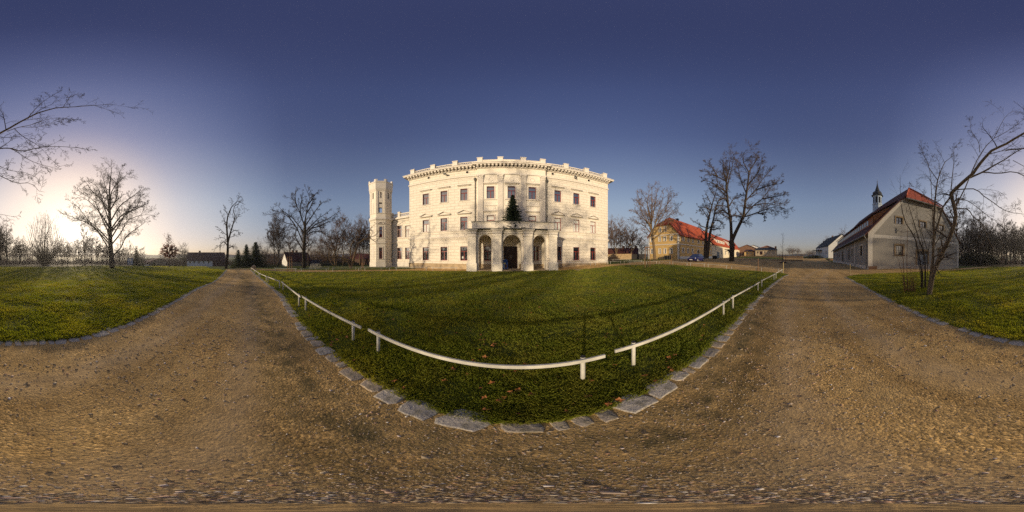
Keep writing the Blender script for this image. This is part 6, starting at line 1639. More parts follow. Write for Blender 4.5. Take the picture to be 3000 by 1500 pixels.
# left of the palace
for px, yb, top, d, k, s, lb, ww in ((768, 780, 716, 60, 'bush', 2, 'wide low bare tree just right of the three spruces', .8), (803, 782, 640, 52, 'tall', 1, 'slim bare tree, left of three leaning trunks before the cottage', .8), (811, 782, 638, 50, 'multi', 2, 'slim bare tree, middle of three trunks before the cottage', .7), (816, 782, 636, 54, 'tall', 4, 'slim bare tree, right of three trunks before the cottage', .8),
        (850, 779, 668, 72, 'round', 3, 'bare tree rising behind the cottage gable', .8), (903, 781, 655, 58, 'tall', 5, 'straight bare tree just right of the spreading oak trunk', .7), (984, 782, 648, 58, 'multi', 3, 'many stemmed bare tree between spreading oak and tower', 1.2), (1004, 783, 634, 56, 'tall', 6, 'tall bare tree behind the horizontal limb', .9),
        (1035, 783, 665, 60, 'multi', 7, 'bare tree behind the crooked sprawling tree', .9), (1055, 783, 644, 62, 'tall', 1, 'tall bare tree just left of the tower', .8), (1066, 783, 655, 60, 'tall', 2, 'slim bare tree touching the left side of the tower', .8), (1080, 783, 650, 64, 'multi', 2, 'bare tree partly hidden by the tower', .8),
        (960, 781, 690, 75, 'bush', 3, 'low brushy tree right of the cottage shed', .8), (925, 781, 715, 80, 'bush', 2, 'low brushy tree behind the cottage shed', .9), (537, 781, 716, 88, 'multi', 3, 'bare tree at the left end of the long white house', 1.1), (515, 782, 752, 85, 'bush', 2, 'brown thicket tree right of the red leaved oak', 1.6), (545, 782, 745, 95, 'bush', 3, 'brown thicket tree behind the long white house', 1.4)):
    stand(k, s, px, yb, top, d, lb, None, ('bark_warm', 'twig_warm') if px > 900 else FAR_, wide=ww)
for i in range(26):
    px = 350 + 290 * (i + rw.random()) / 26; d = rw.uniform(130, 190)
    stand(rw.choice(['bush', 'round']), rw.choice([2, 3]), px, 776, rw.uniform(752, 765), d, 'small hazy bare tree in the far tree line left of the palace', 'far hazy tree line west of the park', ('bark_warm', 'twig_warm'), wide=1.3)
for i in range(30):
    px = 762 + 318 * (i + rw.random()) / 30; d = rw.uniform(85, 150)
    stand(rw.choice(['bush', 'round', 'multi']), rw.choice([2, 3]), px, 779, rw.uniform(735, 760), d, 'brown bare tree in the tree belt behind the cottage', 'tree belt behind the cottage', ('bark_warm', 'twig_warm'), wide=1.1)
# right of the palace
for px, yb, top, d, k, s, lb, ww in ((1793, 760, 644, 66, 'tall', 1, 'slim bare tree at the right corner of the palace', .6), (1803, 760, 652, 62, 'multi', 2, 'leaning bare tree behind the rubble wall', .9), (1816, 760, 648, 66, 'tall', 2, 'bare tree in the middle of the rubble wall', .9), (1852, 758, 648, 60, 'round', 3, 'bare tree with bushy crown left of the farmhouse', .8), (1775, 760, 655, 70, 'tall', 4, 'bare tree half hidden by the palace corner', .8),
        (1838, 760, 675, 80, 'multi', 3, 'bare tree behind the tiled outbuilding', 1.0), (1880, 758, 690, 85, 'round', 2, 'small bare tree behind the farmhouse gable', .9)):
    stand(k, s, px, yb, top, d, lb, None, ('bark_warm', 'twig_warm'), wide=ww)
for px, yb, top, d, k, lb, ww in ((2313, 751, 721, 190, 'round', 'left of three distant bare trees beyond the yard', 1.1), (2322, 751, 722, 195, 'round', 'middle of three distant bare trees beyond the yard', 1.0), (2336, 751, 723, 200, 'round', 'right of three distant bare trees beyond the yard', 1.2), (2369, 750, 734, 170, 'bush', 'left of two brown bushes beyond the yard', 1.5), (2381, 750, 733, 160, 'bush', 'right of two brown bushes beyond the yard', 1.5),
        (2422, 745, 694, 140, 'round', 'bare crown rising behind the black roof of the white house', 1.2), (2472, 745, 668, 125, 'round', 'reddish bare crown rising between white house and grey barn', .9), (2350, 752, 742, 180, 'bush', 'low thicket left of the distant brown bushes', 2.2)):
    stand(k, 3 if k == 'round' else 2, px, yb, top, d, lb, None, ('bark_warm', 'twig_warm'), wide=ww)
shrub(1797, 764, 745, 40, 2.6, 'dark clipped bush in front of the rubble wall', None, 'twig', 71, 900)
for i, (px, yb, yt, d, w_) in enumerate(((770, 782, 773, 48, 6), (790, 782, 774, 48, 6), (815, 782, 773.5, 50, 6), (945, 782, 768, 60, 7), (965, 782, 766, 62, 7), (985, 782, 765, 62, 7), (1005, 783, 770, 60, 6), (1035, 783, 768, 55, 6))):
    shrub(px, yb, yt, d, w_, 'low dark hedge bush behind the path left of the palace', 'hedge bushes left of the palace', 'evergreen', 300 + i, 500)
for i, (px, yb, yt, d, w_) in enumerate(((2385, 757, 749, 85, 6), (2398, 758, 748, 84, 5), (2374, 757, 750, 88, 6), (2362, 757, 751, 88, 7), (2345, 757, 751, 90, 6), (690, 789, 780, 30, 3.4), (712, 789, 781, 30, 3.4), (734, 789, 781, 30, 3.2), (752, 788, 781, 32, 3))):
    shrub(px, yb, yt, d, w_, 'low dark bush beside the yard' if px > 2000 else 'dark clipped hedge across the end of the road', 'dark bushes beside the yard' if px > 2000 else 'hedge at the end of the road', 'evergreen', 330 + i, 600)
# ------------------------------------------------------------------ rails
def rail_thing(p, q, label, group, ext0=.3, ext1=.3, h=.45, far=False):
    """low rail: two round posts with caps and a flat bar on the viewer's side"""
    p = Vector(p); q = Vector(q); d = (q - p).normalized(); zp, zq = float(gz(*p)), float(gz(*q))
    nrm = Vector((d.y, -d.x))
    if nrm.dot(-p) < 0: nrm = -nrm
    m = (p + q) / 2
    o = thing('low_rail', label, 'rail', (m.x, m.y, float(gz(*m))), math.atan2(d.y, d.x), group)
    a = p - d * ext0; b = q + d * ext1; L_ = (q - p).length
    za = zp + (zp - zq) / L_ * ext0 + h; zb = zq + (zq - zp) / L_ * ext1 + h
    mb = MB(); s0, s1 = .006, .03; bh = .05 if far else .06
    def pt(v, z, s): w = v + nrm * s; return (w.x, w.y, z)
    mb.hexa([pt(a, za - bh, s1), pt(b, zb - bh, s1), pt(b, zb - bh, s0), pt(a, za - bh, s0), pt(a, za - .012, s1), pt(b, zb - .012, s1), pt(b, zb - .012, s0), pt(a, za - .012, s0)])
    mb.build('bar', M['rail_shaded' if far else 'metal_white'], o)
    for v, z in ((p, zp), (q, zq)):
        w = v - nrm * .024; mb = MB(); mb.lathe([(.028, z - .1), (.028, z + h)], (w.x, w.y), 10); po = mb.build('post', M['rail_shaded' if far else 'metal_white'], o, True)
        po.data.polygons.foreach_set('use_smooth', [len(f.vertices) == 4 for f in po.data.polygons])
        mb = MB(); mb.lathe([(.03, z + h), (.03, z + h + .008), (.022, z + h + .014)], (w.x, w.y), 10); mb.build('post_cap', M['black'], po)
    return o
def g2(px, py): return flat(gp(px, py))
near = [((1105, 1035), (1710, 1120), .2, .25), ((893.7, 910), (1032, 1000), .22, .26), ((828, 852), (874, 898), .22, .3), ((1859, 1072.6), (2121.8, 925.7), .3, .36), ((2149, 904), (2222, 853), .25, .2), ((2233, 843.7), (2268, 820.8), .25, .2), ((2274, 816), (2291.5, 802), .25, .05)]
names = ['longest nearest white rail curving across the foreground lawn edge', 'short white rail immediately left of the longest foreground rail', 'second white rail left of the longest foreground rail', 'white rail immediately right of the longest foreground rail, above the sunlit kerb', 'second white rail right of the longest foreground rail', 'third white rail right of the longest foreground rail', 'last white rail reaching the wooden stake by the yard']
for (a, b, e0, e1), nm in zip(near, names): rail_thing(g2(*a), g2(*b), nm, 'white rails along the near lawn edge', e0, e1)
ORD = 'first second third fourth fifth sixth seventh eighth ninth tenth eleventh twelfth thirteenth fourteenth fifteenth sixteenth seventeenth eighteenth nineteenth twentieth'.split() + ['far'] * 20
# run away to the left
l0 = Vector(g2(821, 848)); l1 = Vector(g2(735, 793.5)); dd = (l1 - l0); n = int(dd.length / 3.3); 
for i in range(n):
    a = l0 + dd * (i + .06) / n; b = l0 + dd * (i + .88) / n
    rail_thing(a, b, ORD[i] + ' rail of the white row receding along the left road, counted away from the viewer', 'receding white rails beside the left road', .18, .18)
def rail_run(pts, label, group, step=3.4, h=.45):
    P_ = [Vector(g2(*p)) for p in pts]; c_ = 0
    for a, b in zip(P_, P_[1:]):
        n = max(1, round((b - a).length / step))
        for i in range(n):
            c_ += 1
            rail_thing(a.lerp(b, (i + .1) / n), a.lerp(b, (i + .9) / n), ORD[c_ - 1] + ' ' + label + ', from the left', group, .2, .2, h, True)
rail_run([(800, 794.5), (874, 797.5), (965, 797), (1060, 794), (1150, 793), (1260, 793.2), (1345, 793.3)], 'white rail on the far lawn edge left of the porch', 'rails on the far lawn edge left of the porch', 3.6)
rail_run([(900, 791), (970, 791.8), (1050, 790), (1200, 788), (1340, 785.5)], 'white rail on the palace side of the left path', 'rails on the palace side of the path, left', 3.6)
rail_run([(1640, 783.5), (1740, 778.5), (1822, 771.5), (1886, 768)], 'white rail on the palace side of the right path', 'rails on the palace side of the path, right', 3.6)
rail_run([(1840, 775), (1890, 774), (1927, 773), (1966, 775.2), (2018, 779.3), (2068, 783.3), (2135, 788.5), (2225, 794.5), (2286, 800)], 'thin low rail on the yard side of the lawn', 'thin rails on the yard side of the lawn', 3.2)
rail_run([(1790, 766.5), (1850, 764)], 'short white rail on the grass before the rubble wall', 'short rails before the rubble wall', 3.4)
# stakes
def stake(px, yb, yt, label, mat, r_=.03):
    b = gp(px, yb); d = math.hypot(b.x, b.y); zt = zat(yt, d)
    o = thing_mesh('stake', *(lambda m: (m.v, m.f))(MB().lathe([(r_, b.z - .1), (r_, zt - .03), (r_ * .7, zt)], (b.x, b.y), 8)), M[mat], (b.x, b.y, b.z), label, 'stake'); return o
stake(2294.5, 801.5, 768, 'pale round wooden stake at the tip of the railed lawn', 'wood_pale', .045)
stake(2221, 794, 757, 'brown thin wooden stake on the yard side of the lawn', 'wood_raw', .035)
stake(1967.5, 775.5, 747, 'reddish wooden stake in front of the yellow farmhouse', 'wood_raw', .03)
stake(1887, 775, 756, 'short pale stake just left of the three legged tree support', 'wood_pale', .035)
stake(2490.6, 807, 773, 'pale wooden stake on the road corner before the grey barn', 'wood_pale', .03)
# tripod tree supports with saplings
def support(px, yb, yt, wpx, label, seed, sap_top):
    b = gp(px, yb); d = math.hypot(b.x, b.y); zt = zat(yt, d); w = d * R(wpx * .12) / 2
    az = math.atan2(b.x, b.y); rt = Vector((math.cos(az), -math.sin(az))); fw = Vector((math.sin(az), math.cos(az)))
    o = thing('tree_support', label, 'tree support', b)
    P_ = [Vector((b.x, b.y)) + rt * w * s + fw * f for s, f in ((-1, -.25), (1, -.1), (.0, .7))]
    for v in P_: MB().lathe([(.045, b.z - .15), (.045, zt)], v, 8).build('post', M['wood_raw'], o)
    for a, c in ((0, 1), (1, 2), (2, 0)):
        mb = MB(); mb.tube([(*P_[a], zt - .06), (*P_[c], zt - .06)], .045, 6); mb.build('crossbar', M['wood_raw'], o); mb = MB(); mb.tube([(*P_[a], zt - .4), (*P_[c], zt - .4)], .03, 6); mb.build('crossbar', M['wood_raw'], o)
    c = (P_[0] + P_[1] + P_[2]) / 3; zs = zat(sap_top, d); rn = np.random.default_rng(seed)
    H = zs - b.z
    limbs = [([(c.x, c.y, b.z - .05), (c.x + .02, c.y, b.z + H * .5), (c.x + .03, c.y + .02, zs)], .03, .006)]
    make_tree('sapling', 'thin young tree inside ' + label.split(' ', 1)[1], (c.x, c.y, b.z), limbs, [dict(m=9, t0=.4, ang=50, lr=.16, up=.05, wig=.15, k=4, rr=.6), dict(m=3, t0=.3, ang=40, lr=.5, wig=.2, k=3, rr=.7)], seed, mats=('bark_grey', 'twig_warm'), minr=.006, cat='sapling')
support(1897, 783, 723, 14, 'the three legged wooden tree support in front of the farmhouse gable', 3, 668)
support(849, 798, 752, 12.5, 'the three legged wooden tree support on the lawn left of the palace', 4, 690)
support(1062, 786, 769, 5, 'the small wooden tree support beside the tower', 5, 745)
b = gp(2293, 769.5); d = math.hypot(b.x, b.y)
H = zat(686, d) - b.z
make_tree('sapling', 'tall thin young tree with pole in the middle of the yard', b, [([(b.x, b.y, b.z - .05), (b.x + .05, b.y, b.z + H * .5), (b.x, b.y + .05, b.z + H)], .035, .008)], [dict(m=18, t0=.28, ang=62, lr=.2, up=.05, wig=.15, k=4, rr=.5), dict(m=4, t0=.2, ang=40, lr=.5, wig=.2, k=3, rr=.7)], 6, mats=('bark', 'twig'), minr=.008, cat='sapling')
mb = MB(); 
o = thing('tree_guard', 'dark wooden tree guard round the young tree in the yard', 'tree guard', b)
for k in range(3):
    a = k * 2.1; MB().lathe([(.05, b.z - .1), (.05, zat(745, d))], (b.x + .6 * math.cos(a), b.y + .6 * math.sin(a)), 6).build('post', M['wood_raw'], o)
mb = MB(); mb.lathe([(.85, b.z - .02), (.6, b.z + .12), (.01, b.z + .16)], (b.x, b.y), 14); mb.build('soil_mound', plain('dark_soil', (.05, .03, .02), .95, .4, 5, .4), o)

# bicycle rack
c0 = gp(913, 788.5); c1 = gp(937, 788)
o = thing('bicycle_rack', 'row of white wire bicycle stands on the grass by the path', 'bicycle rack', (c0 + c1) / 2)
for i in range(6):
    p = c0.lerp(c1, (i + .5) / 6); mb = MB(); r_ = .36; zb = p.z
    dv = (c1 - c0).normalized()
    mb.tube([tuple(p + dv * (-r_ * math.cos(math.pi * k / 10)) + Vector((0, 0, .12 + .75 * math.sin(math.pi * k / 10)))) for k in range(11)], .03, 6); mb.build('loop', M['metal_white'], o)
# information board, lamp post, goal frame, gate stone
d = 52; az, _ = ray(381.5, 750); bz = zat(784.5, d)
rt = Vector((math.cos(az), -math.sin(az), 0)); c = Vector((d * math.sin(az), d * math.cos(az), bz))
o = thing('information_board', 'two white panels on dark posts at the edge of the lawn', 'information board', c)
hw_ = d * R(17 * .12) / 2; zt = zat(755.5, d); zp = zat(775, d)
for s in (-1, 1): MB().tube([c + rt * s * hw_, Vector((*(c + rt * s * hw_).xy, zt))], .07, 6).build('post', M['black'], o)
MB().tube([Vector((*(c - rt * hw_).xy, zt)), Vector((*(c + rt * hw_).xy, zt))], .06, 6).build('top_bar', M['black'], o)
fw = Vector((math.sin(az), math.cos(az), 0))
for s in (-1, 1):
    a = c + rt * (hw_ * .5 * s - hw_ * .42); b = c + rt * (hw_ * .5 * s + hw_ * .42)
    mb = MB(); mb.hexa([(*(a - fw * .04).xy, zp), (*(b - fw * .04).xy, zp), (*(b + fw * .04).xy, zp), (*(a + fw * .04).xy, zp), (*(a - fw * .04).xy, zt - .12), (*(b - fw * .04).xy, zt - .12), (*(b + fw * .04).xy, zt - .12), (*(a + fw * .04).xy, zt - .12)]); mb.build('panel', plain('board_panel%d' % s, (.5, .52, .58), .6, .08, 1, 0), o)
d = 75; p = Vector((*xy(470, d), zat(783, d)))
o = thing('street_lamp', 'tall thin lamp post at the far lawn edge', 'street lamp', p)
MB().tube([p, Vector((p.x, p.y, zat(742, d)))], [.09, .05], 8).build('pole', M['black'], o)
q = Vector((*xy(465.5, d), zat(745, d))); MB().tube([Vector((p.x, p.y, zat(748, d))), q], .04, 6).build('arm', M['black'], o)
mb = MB(); mb.box(q.x - .3, q.x + .3, q.y - .3, q.y + .3, q.z - .1, q.z + .08); mb.build('lamp_head', M['zinc'], o)
d = 72; A_ = Vector((*xy(461, d), zat(783, d))); B_ = Vector((*xy(483, d), zat(783, d))); zt = zat(771, d)
o = thing('goal_frame', 'thin pale goal frame beside the lamp post', 'goal', (A_ + B_) / 2)
for v in (A_, B_): MB().tube([v, Vector((v.x, v.y, zt))], .05, 6).build('post', M['metal_white'], o)
MB().tube([Vector((*A_.xy, zt)), Vector((*B_.xy, zt))], .05, 6).build('crossbar', M['metal_white'], o)
p = gp(743, 789); mb = MB(); rr = random.Random(2); V = []
mb.lathe([(.33, p.z - .1), (.34, p.z + .35), (.3, p.z + .58), (.15, p.z + .66)], (p.x, p.y), 9); thing_mesh('gate_stone', mb.v, mb.f, M['sandstone'], p, 'pale boulder at the corner of road and path', 'boulder')
p = gp(143, 781); mb = MB(); mb.lathe([(.5, p.z - .1), (.52, p.z + .2), (.42, p.z + .42), (.15, p.z + .5)], (p.x, p.y), 9); thing_mesh('stone', mb.v, mb.f, M['kerb'], p, 'grey stone on the lawn just right of the fan shaped tree', 'stone')
mb = MB(); p = gp(1695, 790.5); mb.lathe([(.55, p.z), (.55, p.z + .03), (.3, p.z + .035)], (p.x, p.y), 16); thing_mesh('manhole_cover', mb.v, mb.f, M['sandstone'], p, 'flat round manhole cover in the lawn right of the porch', 'manhole cover')
# log / timber pieces and sand heap by the white house
p = Vector((*xy(2432, 72), zat(764, 72))); mb = MB(); mb.lathe([(2.6, p.z - .5), (2.2, p.z + .3), (1.1, p.z + .85), (.2, p.z + 1.0)], (p.x, p.y), 14); thing_mesh('sand_heap', mb.v, mb.f, plain('orange_sand', (.3, .15, .06), .95, .3, 2, .4), p, 'orange heap of sand between white house and grey barn', 'sand heap')
# waste bins by the farm barn
for i, px in enumerate((2092, 2096.5)):
    d = 52; p = Vector((*xy(px, d), zat(760, d))); mb = MB()
    mb.hexa([(p.x - .35, p.y - .35, p.z - .1), (p.x + .35, p.y - .35, p.z - .1), (p.x + .35, p.y + .35, p.z - .1), (p.x - .35, p.y + .35, p.z - .1), (p.x - .42, p.y - .42, p.z + 1.1), (p.x + .42, p.y - .42, p.z + 1.1), (p.x + .42, p.y + .42, p.z + 1.1), (p.x - .42, p.y + .42, p.z + 1.1)])
    o = thing('waste_bin', ('left' if i == 0 else 'right') + ' dark waste bin of the pair beside the farm barn downpipe', 'bin', p, 0, 'waste bins beside the farm barn'); mb.build('body', M['tyre'], o)
    mb = MB(); mb.box(p.x - .46, p.x + .46, p.y - .46, p.y + .46, p.z + 1.105, p.z + 1.2); mb.build('lid', M['black'], o)
# wire fence before the farmhouse gable
o = thing('wire_fence', 'thin grey wire fence before the farmhouse gable', 'fence', (*YG.p(4, 0, 2.5)[:2], yz0 + .1))
zf = zat(764, 40)
mb = MB()
for k in range(12):
    u = .2 + k * .8; q = YG.p(u, zf, 2.2); MB().tube([q, (q[0], q[1], zf + 1.25)], .03, 5).build('post', M['zinc'], o)
for z_ in (.2, .6, 1.0, 1.22): mb.tube([YG.p(.2, zf + z_, 2.2), YG.p(9.0, zf + z_, 2.2)], .012, 4)
mb.build('wires', M['zinc'], o)
mb = MB(); q = YG.p(7.6, zf, 1.2); mb.box(q[0] - .5, q[0] + .5, q[1] - .8, q[1] + .8, zf, zf + 1.3); mb.build('tarpaulin_panel', M['darkvoid'], o)

# ------------------------------------------------------------------ cars
def car(name, label, loc, heading_az, paint, detail=True):
    """x forward, built in local coords then rotated"""
    o = thing(name, label, 'car', loc, R(90 - heading_az))
    Rm = rootmat(o)
    def T(v): return tuple(Rm @ Vector(v))
    L2_, W_ = 2.1, .84
    # stations: x, z low, z belt/hood, half width low, half width top
    st = [(-2.12, .42, .62, .70, .66), (-2.06, .30, .86, .78, .70), (-1.75, .24, .95, .83, .74), (-1.2, .2, .96, .84, .77), (-.4, .2, .95, .85, .79), (.6, .2, .93, .85, .79), (1.0, .2, .90, .85, .78), (1.6, .22, .80, .83, .72), (1.98, .26, .68, .78, .68), (2.10, .34, .58, .70, .64)]
    V = []; F = []
    for x, zl, zt, wl, wt in st:
        zm = (zl * .45 + zt * .55)
        ring_ = [(-wl * .92, zl), (-wl, zl + .12), (-wl, zm), (-wt, zt - .03), (-wt * .9, zt), (wt * .9, zt), (wt, zt - .03), (wl, zm), (wl, zl + .12), (wl * .92, zl)]
        V += [T((x, y, z)) for y, z in ring_]
    n = 10
    for i in range(len(st) - 1):
        for k in range(n): F.append((i * n + k, (i + 1) * n + k, (i + 1) * n + (k + 1) % n, i * n + (k + 1) % n))
    F += [tuple(range(n)), tuple(range((len(st) - 1) * n, len(st) * n))[::-1]]
    # cabin shell (pillars + roof)
    cab = [(-1.72, .95, .72), (-1.05, 1.36, .58), (-.35, 1.42, .60), (.12, 1.38, .59), (.98, .91, .74)]
    b = len(V)
    for x, z, w in cab: V += [T((x, -w, z)), T((x, w, z))]
    F += [(b + 2, b + 4, b + 5, b + 3), (b + 4, b + 6, b + 7, b + 5)]
    bd = mesh_obj('body', V, F, M[paint], o, False)
    def tri(name, pts, mat, par=o): return mesh_obj(name, [T(p) for p in pts], [tuple(range(len(pts)))], M[mat], par)
    e = .004
    tri('windscreen', [(.98, -.72, .92), (.98, .72, .92), (.14, .57, 1.375), (.14, -.57, 1.375)], 'glass'); tri('rear_window', [(-1.7, .70, .96), (-1.7, -.70, .96), (-1.07, -.56, 1.35), (-1.07, .56, 1.35)], 'glass')
    for s in (-1, 1):
        tri('side_window', [(.88, s * .745, .93), (-.28, s * .765, .95), (-.33, s * .61, 1.39), (.12, s * .60, 1.36)], 'glass'); tri('side_window', [(-.36, s * .765, .95), (-1.62, s * .735, .96), (-1.05, s * .59, 1.34), (-.41, s * .61, 1.39)], 'glass')
        for seg in (((.98, .755, .905), (.88, .752, .925), (.10, .605, 1.385), (.12, .605, 1.40)), ((-.28, .772, .94), (-.36, .772, .94), (-.41, .617, 1.40), (-.33, .617, 1.40)), ((-1.62, .742, .95), (-1.76, .735, .95), (-1.07, .598, 1.375), (-1.03, .602, 1.345)), ((.12, .603, 1.40), (.12, .611, 1.355), (-1.05, .603, 1.335), (-1.05, .60, 1.38))):
            mb = MB(); A_ = [T((x, s * y, z)) for x, y, z in seg]; B_ = [T((x, s * (y - .05), z)) for x, y, z in seg]; mb.prism(A_, B_); mb.build('pillar', M[paint], bd)
        for x in (-1.32, 1.28):
            wv = MB(); ring = []; n_ = 20
            for r_, y in ((.10, .70), (.285, .70), (.31, .72), (.31, .85), (.285, .868), (.2, .868)): ring.append([T((x + r_ * math.cos(2 * math.pi * k / n_), s * y, .31 + r_ * math.sin(2 * math.pi * k / n_))) for k in range(n_)])
            VV = [p for r_ in ring for p in r_]; FF = [(i * n_ + k, i * n_ + (k + 1) % n_, (i + 1) * n_ + (k + 1) % n_, (i + 1) * n_ + k) for i in range(len(ring) - 1) for k in range(n_)]
            wo = MB().add(VV, FF).build('wheel', M['tyre'], o, True)
            ring = [[T((x + r_ * math.cos(2 * math.pi * k / n_), s * y, .31 + r_ * math.sin(2 * math.pi * k / n_))) for k in range(n_)] for r_, y in ((.2, .862), (.19, .85), (.06, .87), (.005, .872))]
            VV = [p for r_ in ring for p in r_]; FF = [(i * n_ + k, i * n_ + (k + 1) % n_, (i + 1) * n_ + (k + 1) % n_, (i + 1) * n_ + k) for i in range(3) for k in range(n_)]
            MB().add(VV, FF).build('rim', M['alloy'], wo)
            MB().add([T((x + .37 * math.cos(math.pi * k / 10), s * .853, .31 + .37 * math.sin(math.pi * k / 10))) for k in range(11)] + [T((x + .31 * math.cos(math.pi * k / 10), s * .853, .31 + .31 * math.sin(math.pi * k / 10))) for k in range(11)], [(k, k + 1, k + 12, k + 11) for k in range(10)]).build('wheel_arch', M['black'], bd)
        mb = MB(); mb.hexa([T(p) for p in ((1.99, s * .42, .57), (1.99, s * .66, .57), (1.8, s * .76, .6), (1.8, s * .42, .6), (1.97, s * .42, .68), (1.95, s * .66, .69), (1.78, s * .75, .74), (1.78, s * .42, .74))]); mb.build('headlight', M['lamp'], o)
        mb = MB(); mb.hexa([T(p) for p in ((.72, s * .80, .94), (.82, s * .80, .94), (.82, s * .98, .96), (.72, s * .98, .96), (.72, s * .80, 1.06), (.80, s * .80, 1.06), (.80, s * .97, 1.07), (.72, s * .97, 1.07))]); mb.build('wing_mirror', M[paint], o)
        mb = MB(); mb.hexa([T(p) for p in ((-2.1, s * .42, .62), (-2.1, s * .7, .62), (-2.02, s * .7, .62), (-2.02, s * .42, .62), (-2.08, s * .42, .84), (-2.06, s * .7, .84), (-2.0, s * .7, .84), (-2.0, s * .42, .84))]); mb.build('tail_light', M['redframe'], o)
    mb = MB(); mb.hexa([T(p) for p in ((2.12, -.72, .34), (2.12, .72, .34), (1.95, .79, .34), (1.95, -.79, .34), (2.15, -.70, .52), (2.15, .70, .52), (1.96, .80, .53), (1.96, -.80, .53))]); mb.build('bumper', M[paint], o)
    mb = MB(); mb.hexa([T(p) for p in ((2.165, -.26, .38), (2.165, .26, .38), (2.13, .26, .38), (2.13, -.26, .38), (2.17, -.26, .49), (2.17, .26, .49), (2.13, .26, .49), (2.13, -.26, .49))]); mb.build('number_plate', M['plate'], o)
    mb = MB(); mb.hexa([T(p) for p in ((2.06, -.4, .55), (2.06, .4, .55), (1.99, .4, .55), (1.99, -.4, .55), (2.03, -.4, .64), (2.03, .4, .64), (1.97, .4, .64), (1.97, -.4, .64))]); mb.build('grille', M['black'], o)
    return o
p = gp(2040, 766.8); cz = p.z
car('parked_car', 'blue hatchback parked on the gravel in front of the yellow farmhouse', (p.x, p.y, p.z), 270, 'paint')
p = Vector((*xy(432, 80), zat(784, 80))); car('parked_car', 'dark car parked beyond the lawn beside the lone spruce', p, 10, 'paint_dark')
p = Vector((*xy(2375.5, 125), zat(753, 125))); car('parked_car', 'dark car parked far off at the left end of the white house', p, 200, 'paint_dark')

# ------------------------------------------------------------------ fallen leaves
def leaf_mesh(seed):
    rg = random.Random(seed); n = 9; V = [(0, 0, .012)]; F = []
    for k in range(n):
        a = 2 * math.pi * k / n; r_ = .05 * (1 if k % 2 else .55) * rg.uniform(.75, 1.2) * (1.3 if abs(math.cos(a)) > .8 else 1)
        V.append((r_ * math.cos(a), r_ * math.sin(a) * .8, .012 + rg.uniform(-.008, .022)))
    for k in range(n): F.append((0, 1 + k, 1 + (k + 1) % n))
    o = mesh_obj('leaf_proto', V, F, M['deadleaf']); me = o.data; bpy.data.objects.remove(o); return me
LM = [leaf_mesh(s) for s in range(5)]
rg = random.Random(77)
lx = [tuple(p) for p in lawn_poly]; n = 0
def put_leaf(x, y, label, group):
    o = bpy.data.objects.new('fallen_leaf', rg.choice(LM)); COL.objects.link(o)
    o.location = (x, y, float(gz(x, y)) + rg.uniform(.015, .045)); o.rotation_euler = (rg.uniform(-.5, .5), rg.uniform(-.5, .5), rg.uniform(0, 6.28)); s = rg.uniform(.35, .95); o.scale = (s, s, s)
    tag(o, label, 'leaf', group)
while n < 280:
    a = rg.uniform(-75, 88); d = 1.1 * math.exp(rg.random() * 2.3); x, y = azd(a, d)
    if inside((x, y), lx): put_leaf(x, y, 'dry orange brown leaf fallen on the railed lawn', 'fallen leaves on the railed lawn'); n += 1
n = 0; sx = [tuple(p) for p in south_poly]
while n < 70:
    a = rg.uniform(150, 225); d = 5.6 * math.exp(rg.random() * .6); x, y = azd(a, d)
    if inside((x, y), sx): put_leaf(x, y, 'dry brown leaf fallen near the kerb of the open lawn', 'fallen leaves on the open lawn'); n += 1

